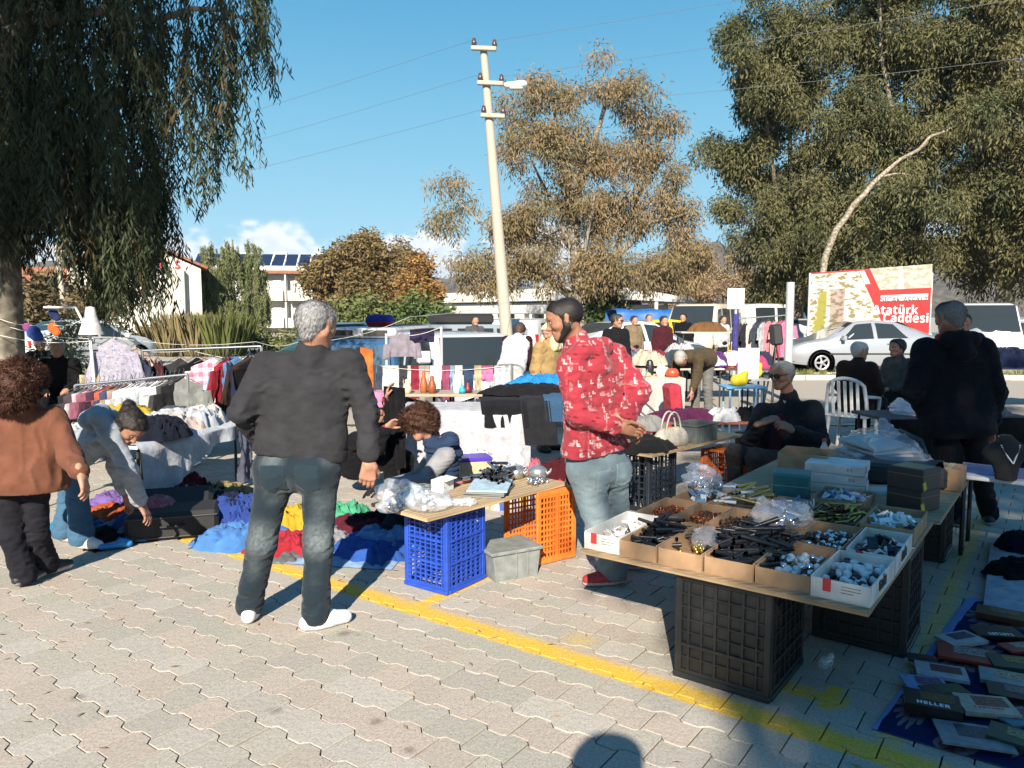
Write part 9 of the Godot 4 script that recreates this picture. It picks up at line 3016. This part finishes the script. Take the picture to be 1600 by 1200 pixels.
	garment("plum purple blanket on the ground before the brown bench", V(1.95, 0.45, -8.35), V(0.7, 0.14, 0.4), 0.2, cloth(Color("54163f")), 880)
	plain_table("low brown bench table behind the handbag stall", V(2.35, 0, -8.3), 0.05, 1.9, 0.5, 0.45, M(lin(0.2, 0.06, 0.035), 0.5), blk)
	for e in [["black pair of boots on the brown bench", V(2.6, 0.451, -8.3), "17181c"], ["white cloth bundle on the brown bench", V(2.35, 0.451, -8.25), "d0d2d8"], ["blue plastic toy bundle on the brown bench", V(2.95, 0.451, -8.3), "285a98"]]:
		garment(e[0], e[1], V(0.34, 0.18, 0.26), 0.4, cloth(Color(e[2])), 885 + int(e[1].x * 10))
	# small blue table with yellow toys and the whiteboard
	plain_table("small pale blue table with yellow toys", V(2.95, 0, -9.6), 0.0, 0.52, 0.4, 0.7, M(lin(0.12, 0.36, 0.55), 0.5), M(lin(0.25, 0.45, 0.62), 0.4), 0.025)
	for e in [["yellow toy duck on the small blue table", V(2.9, 0.701, -9.55), 0.09], ["large yellow watering can on the ground by the whiteboard", V(3.6, 0.66, -11.2), 0.11]]:
		var t := thing("yellow_toy", e[0], "toy", e[1])
		var s := Solid.new()
		s.cell = 0.014
		var r: float = e[2]
		s.add(V(-r * 0.5, r * 0.8, 0), V(r * 0.4, r * 0.8, 0), r * 0.85, r * 0.75, 0.03)
		s.add(V(r * 0.5, r * 1.6, 0), V(r * 0.7, r * 1.7, 0), r * 0.5, r * 0.45, 0.03)
		s.cut(Vector3.ZERO, Vector3.DOWN)
		solid(t, "figure", [s], M(lin(0.75, 0.52, 0.02), 0.4))
	var tt2 := plain_table("stool carrying the yellow watering can", V(3.6, 0, -11.2), 0.0, 0.36, 0.36, 0.66, M(lin(0.3, 0.3, 0.32), 0.6), blk)
	var wb := thing("whiteboard", "blank white board leaning on the sign post", "board", V(3.3, 0, -10.5), 0.05)
	part(wb, "panel", MB.new().box(V(0, 0.92, 0), V(0.3, 0.44, 0.02), 0.004), M(lin(0.62, 0.62, 0.62), 0.4))
	for x in [-0.12, 0.12]:
		part(wb, "leg", MB.new().tube([V(x, 0, 0.05), V(x, 0.72, 0)], 0.012, 8), M(lin(0.3, 0.42, 0.55), 0.4))
	# road sign on a striped post
	var sg := thing("road_sign", "square white sign on a blue wrapped post beside the road", "sign", px(1147, 560, 15.5) * V(1, 0, 1), -0.05)
	part(sg, "post", MB.new().tube([Vector3.ZERO, V(0.02, 2.05, 0)], 0.03, 10), M(lin(0.4, 0.42, 0.45), 0.4, 0.3))
	part(sg, "panel", MB.new().box(V(0.0, 1.93, 0.04), V(0.34, 0.42, 0.015), 0.01), M(lin(0.62, 0.62, 0.62), 0.5))
	part(sg, "scarf_wrap", MB.new().tube([V(0.0, 0.5, 0), V(0.012, 0.9, 0), V(0.01, 1.3, 0.0), V(0.02, 1.62, 0)], [0.045, 0.06, 0.05, 0.07], 10), cloth(Color("3c3c90")))
	# metal post and dark speaker on a tripod
	single("steel_post", "thick pale steel post behind the tripod", "post", MB.new().tube([Vector3.ZERO, V(0, 2.2, 0)], 0.075, 12), M(lin(0.4, 0.43, 0.43), 0.5, 0.2), px(1232, 560, 14.0) * V(1, 0, 1))
	var tr := thing("tripod_speaker", "black speaker on a tripod in front of the pale steel post", "speaker", px(1212, 560, 11.5) * V(1, 0, 1))
	part(tr, "cabinet", MB.new().box(V(0, 1.3, 0), V(0.16, 0.32, 0.18), 0.03, Basis(Vector3.BACK, 0.12)), blk)
	for i in 3:
		var an := i * TAU / 3.0
		part(tr, "leg", MB.new().tube([V(cos(an) * 0.24, 0, sin(an) * 0.24), V(0, 1.16, 0)], 0.014, 8), blk)
	# rail of pink and red dresses before the vans
	var da := px(1150, 498, 17.5)
	var db := px(1232, 492, 17.5)
	var rk := thing("clothes_rail", "far clothes rail of pink and dark dresses before the white van", "clothes rail", V(da.x, 0, da.z))
	var o := V(da.x, 0, da.z)
	part(rk, "top_bar", MB.new().tube([da - o, db - o], 0.016, 8), chrome)
	for e in [da, db]:
		part(rk, "post", MB.new().tube([V(e.x, 0, e.z) - o, e - o], 0.018, 8), chrome)
	var dc := ["4a4450", "2c2c34", "d8c8c4", "3c4858", "b8bcc4", "d87888", "e0a098", "c84868", "e86a98"]
	var dn := ["grey", "black", "cream", "slate", "silver", "coral pink", "peach", "raspberry", "hot pink"]
	for i in 9:
		shirt("%s dress on the far rail before the white van" % dn[i], da.lerp(db, (i + 0.5) / 9.0) - V(0, 0.12, 0), 0.5 + 0.4 * sin(i * 2.2), 0.36, 0.85, 0.35, cloth(Color(dc[i])), 900 + i, "dresses on the far rail", 0.06)
	garment("brown coat spread over the bonnet of the cream minibus", px(1105, 518, 18.0), V(0.7, 0.3, 0.4), 0.2, cloth(Color("7a5028")), 921)
	plain_table("far table under the brown coat", px(1105, 560, 18.0) * V(1, 0, 1), 0.0, 1.4, 0.7, px(1105, 518, 18.0).y, M(lin(0.4, 0.36, 0.3), 0.7), blk)
	# white plastic chair and cafe table in the shade
	plastic_chair(V(4.05, 0, -8.9), 2.4)
	var ct := plain_table("dark shaded table with bags beside the standing man", V(4.35, 0, -7.6), 0.1, 1.5, 0.7, 0.6, M(lin(0.03, 0.03, 0.035), 0.6), blk)
	part(ct, "front_cloth", MB.new().box(V(0, 0.32, 0.35), V(1.5, 0.56, 0.012), 0.003), cloth(Color("1b1a1e")))
	plastic_bag("crumpled white bag on the dark shaded table", V(3.95, 0.602, -7.5), V(0.3, 0.14, 0.22), 57, Color(0.85, 0.88, 0.95), 0.7)
	garment("dark folded coat on the dark shaded table", V(4.4, 0.602, -7.6), V(0.5, 0.14, 0.36), 0.5, cloth(Color("20222a")), 922)
	garment("grey bag on the dark shaded table near the dark man", V(4.8, 0.602, -7.55), V(0.3, 0.14, 0.3), 0.5, cloth(Color("70747c")), 923)
	# far right dark stall
	plain_table("far table of dark goods behind the standing man", V(8.6, 0, -12.6), 0.0, 2.4, 0.9, 0.75, M(lin(0.03, 0.04, 0.07), 0.6), blk)
	garment("dark blue tarpaulin heap on the far right table", V(8.2, 0.75, -12.6), V(1.0, 0.4, 0.6), 0.1, cloth(Color("182448")), 924)
	garment("black heap on the far right table", V(9.2, 0.75, -12.6), V(0.9, 0.36, 0.6), 0.4, cloth(Color("101218")), 925)
func plastic_chair(p: Vector3, yaw: float) -> void:
	var c := thing("plastic_chair", "white plastic garden chair behind the man in sunglasses", "chair", p, yaw)
	var m := M(lin(0.6, 0.62, 0.64), 0.45, 0.0, "mottle", 3.0)
	part(c, "seat", MB.new().box(V(0, 0.42, 0), V(0.46, 0.03, 0.44), 0.012), m)
	for x in [-0.2, 0.2]:
		part(c, "leg", MB.new().tube([V(x * 1.15, 0, 0.2), V(x, 0.42, 0.19)], 0.022, 8), m)
		part(c, "leg", MB.new().tube([V(x * 1.15, 0, -0.24), V(x, 0.42, -0.19)], 0.022, 8), m)
		part(c, "armrest", MB.new().tube([V(x * 1.15, 0.42, 0.19), V(x * 1.2, 0.62, 0.2), V(x * 1.2, 0.64, 0.0), V(x * 1.1, 0.66, -0.22)], 0.02, 8), m)
	var b := MB.new()
	var arc := []
	for i in 13:
		var a := PI * i / 12.0
		arc.append(V(-cos(a) * 0.23, 0.42 + 0.28 * minf(1.0, sin(a) * 2.0) + sin(a) * 0.17, -0.2 - 0.1 * sin(a)))
	b.tube(arc, 0.022, 8)
	for i in 5:
		b.box(V(-0.14 + 0.07 * i, 0.63, -0.265), V(0.035, 0.42, 0.012), 0.003, Basis(Vector3.RIGHT, -0.2))
	part(c, "backrest", b, m)
func denim(c: Color) -> StandardMaterial3D:
	var key := "denim" + c.to_html()
	if not mats.has(key):
		var m: StandardMaterial3D = cloth(c).duplicate()
		m.albedo_texture = T("twill")
		m.uv1_scale = Vector3.ONE * 9.0
		m.heightmap_texture = T("wrinkle")
		m.heightmap_scale = 0.25
		mats[key] = m
	return mats[key]
func V(x: float, y: float, z: float) -> Vector3:
	return Vector3(x, y, z)
func W(x: float, y: float) -> Vector2:
	return Vector2(x, y)
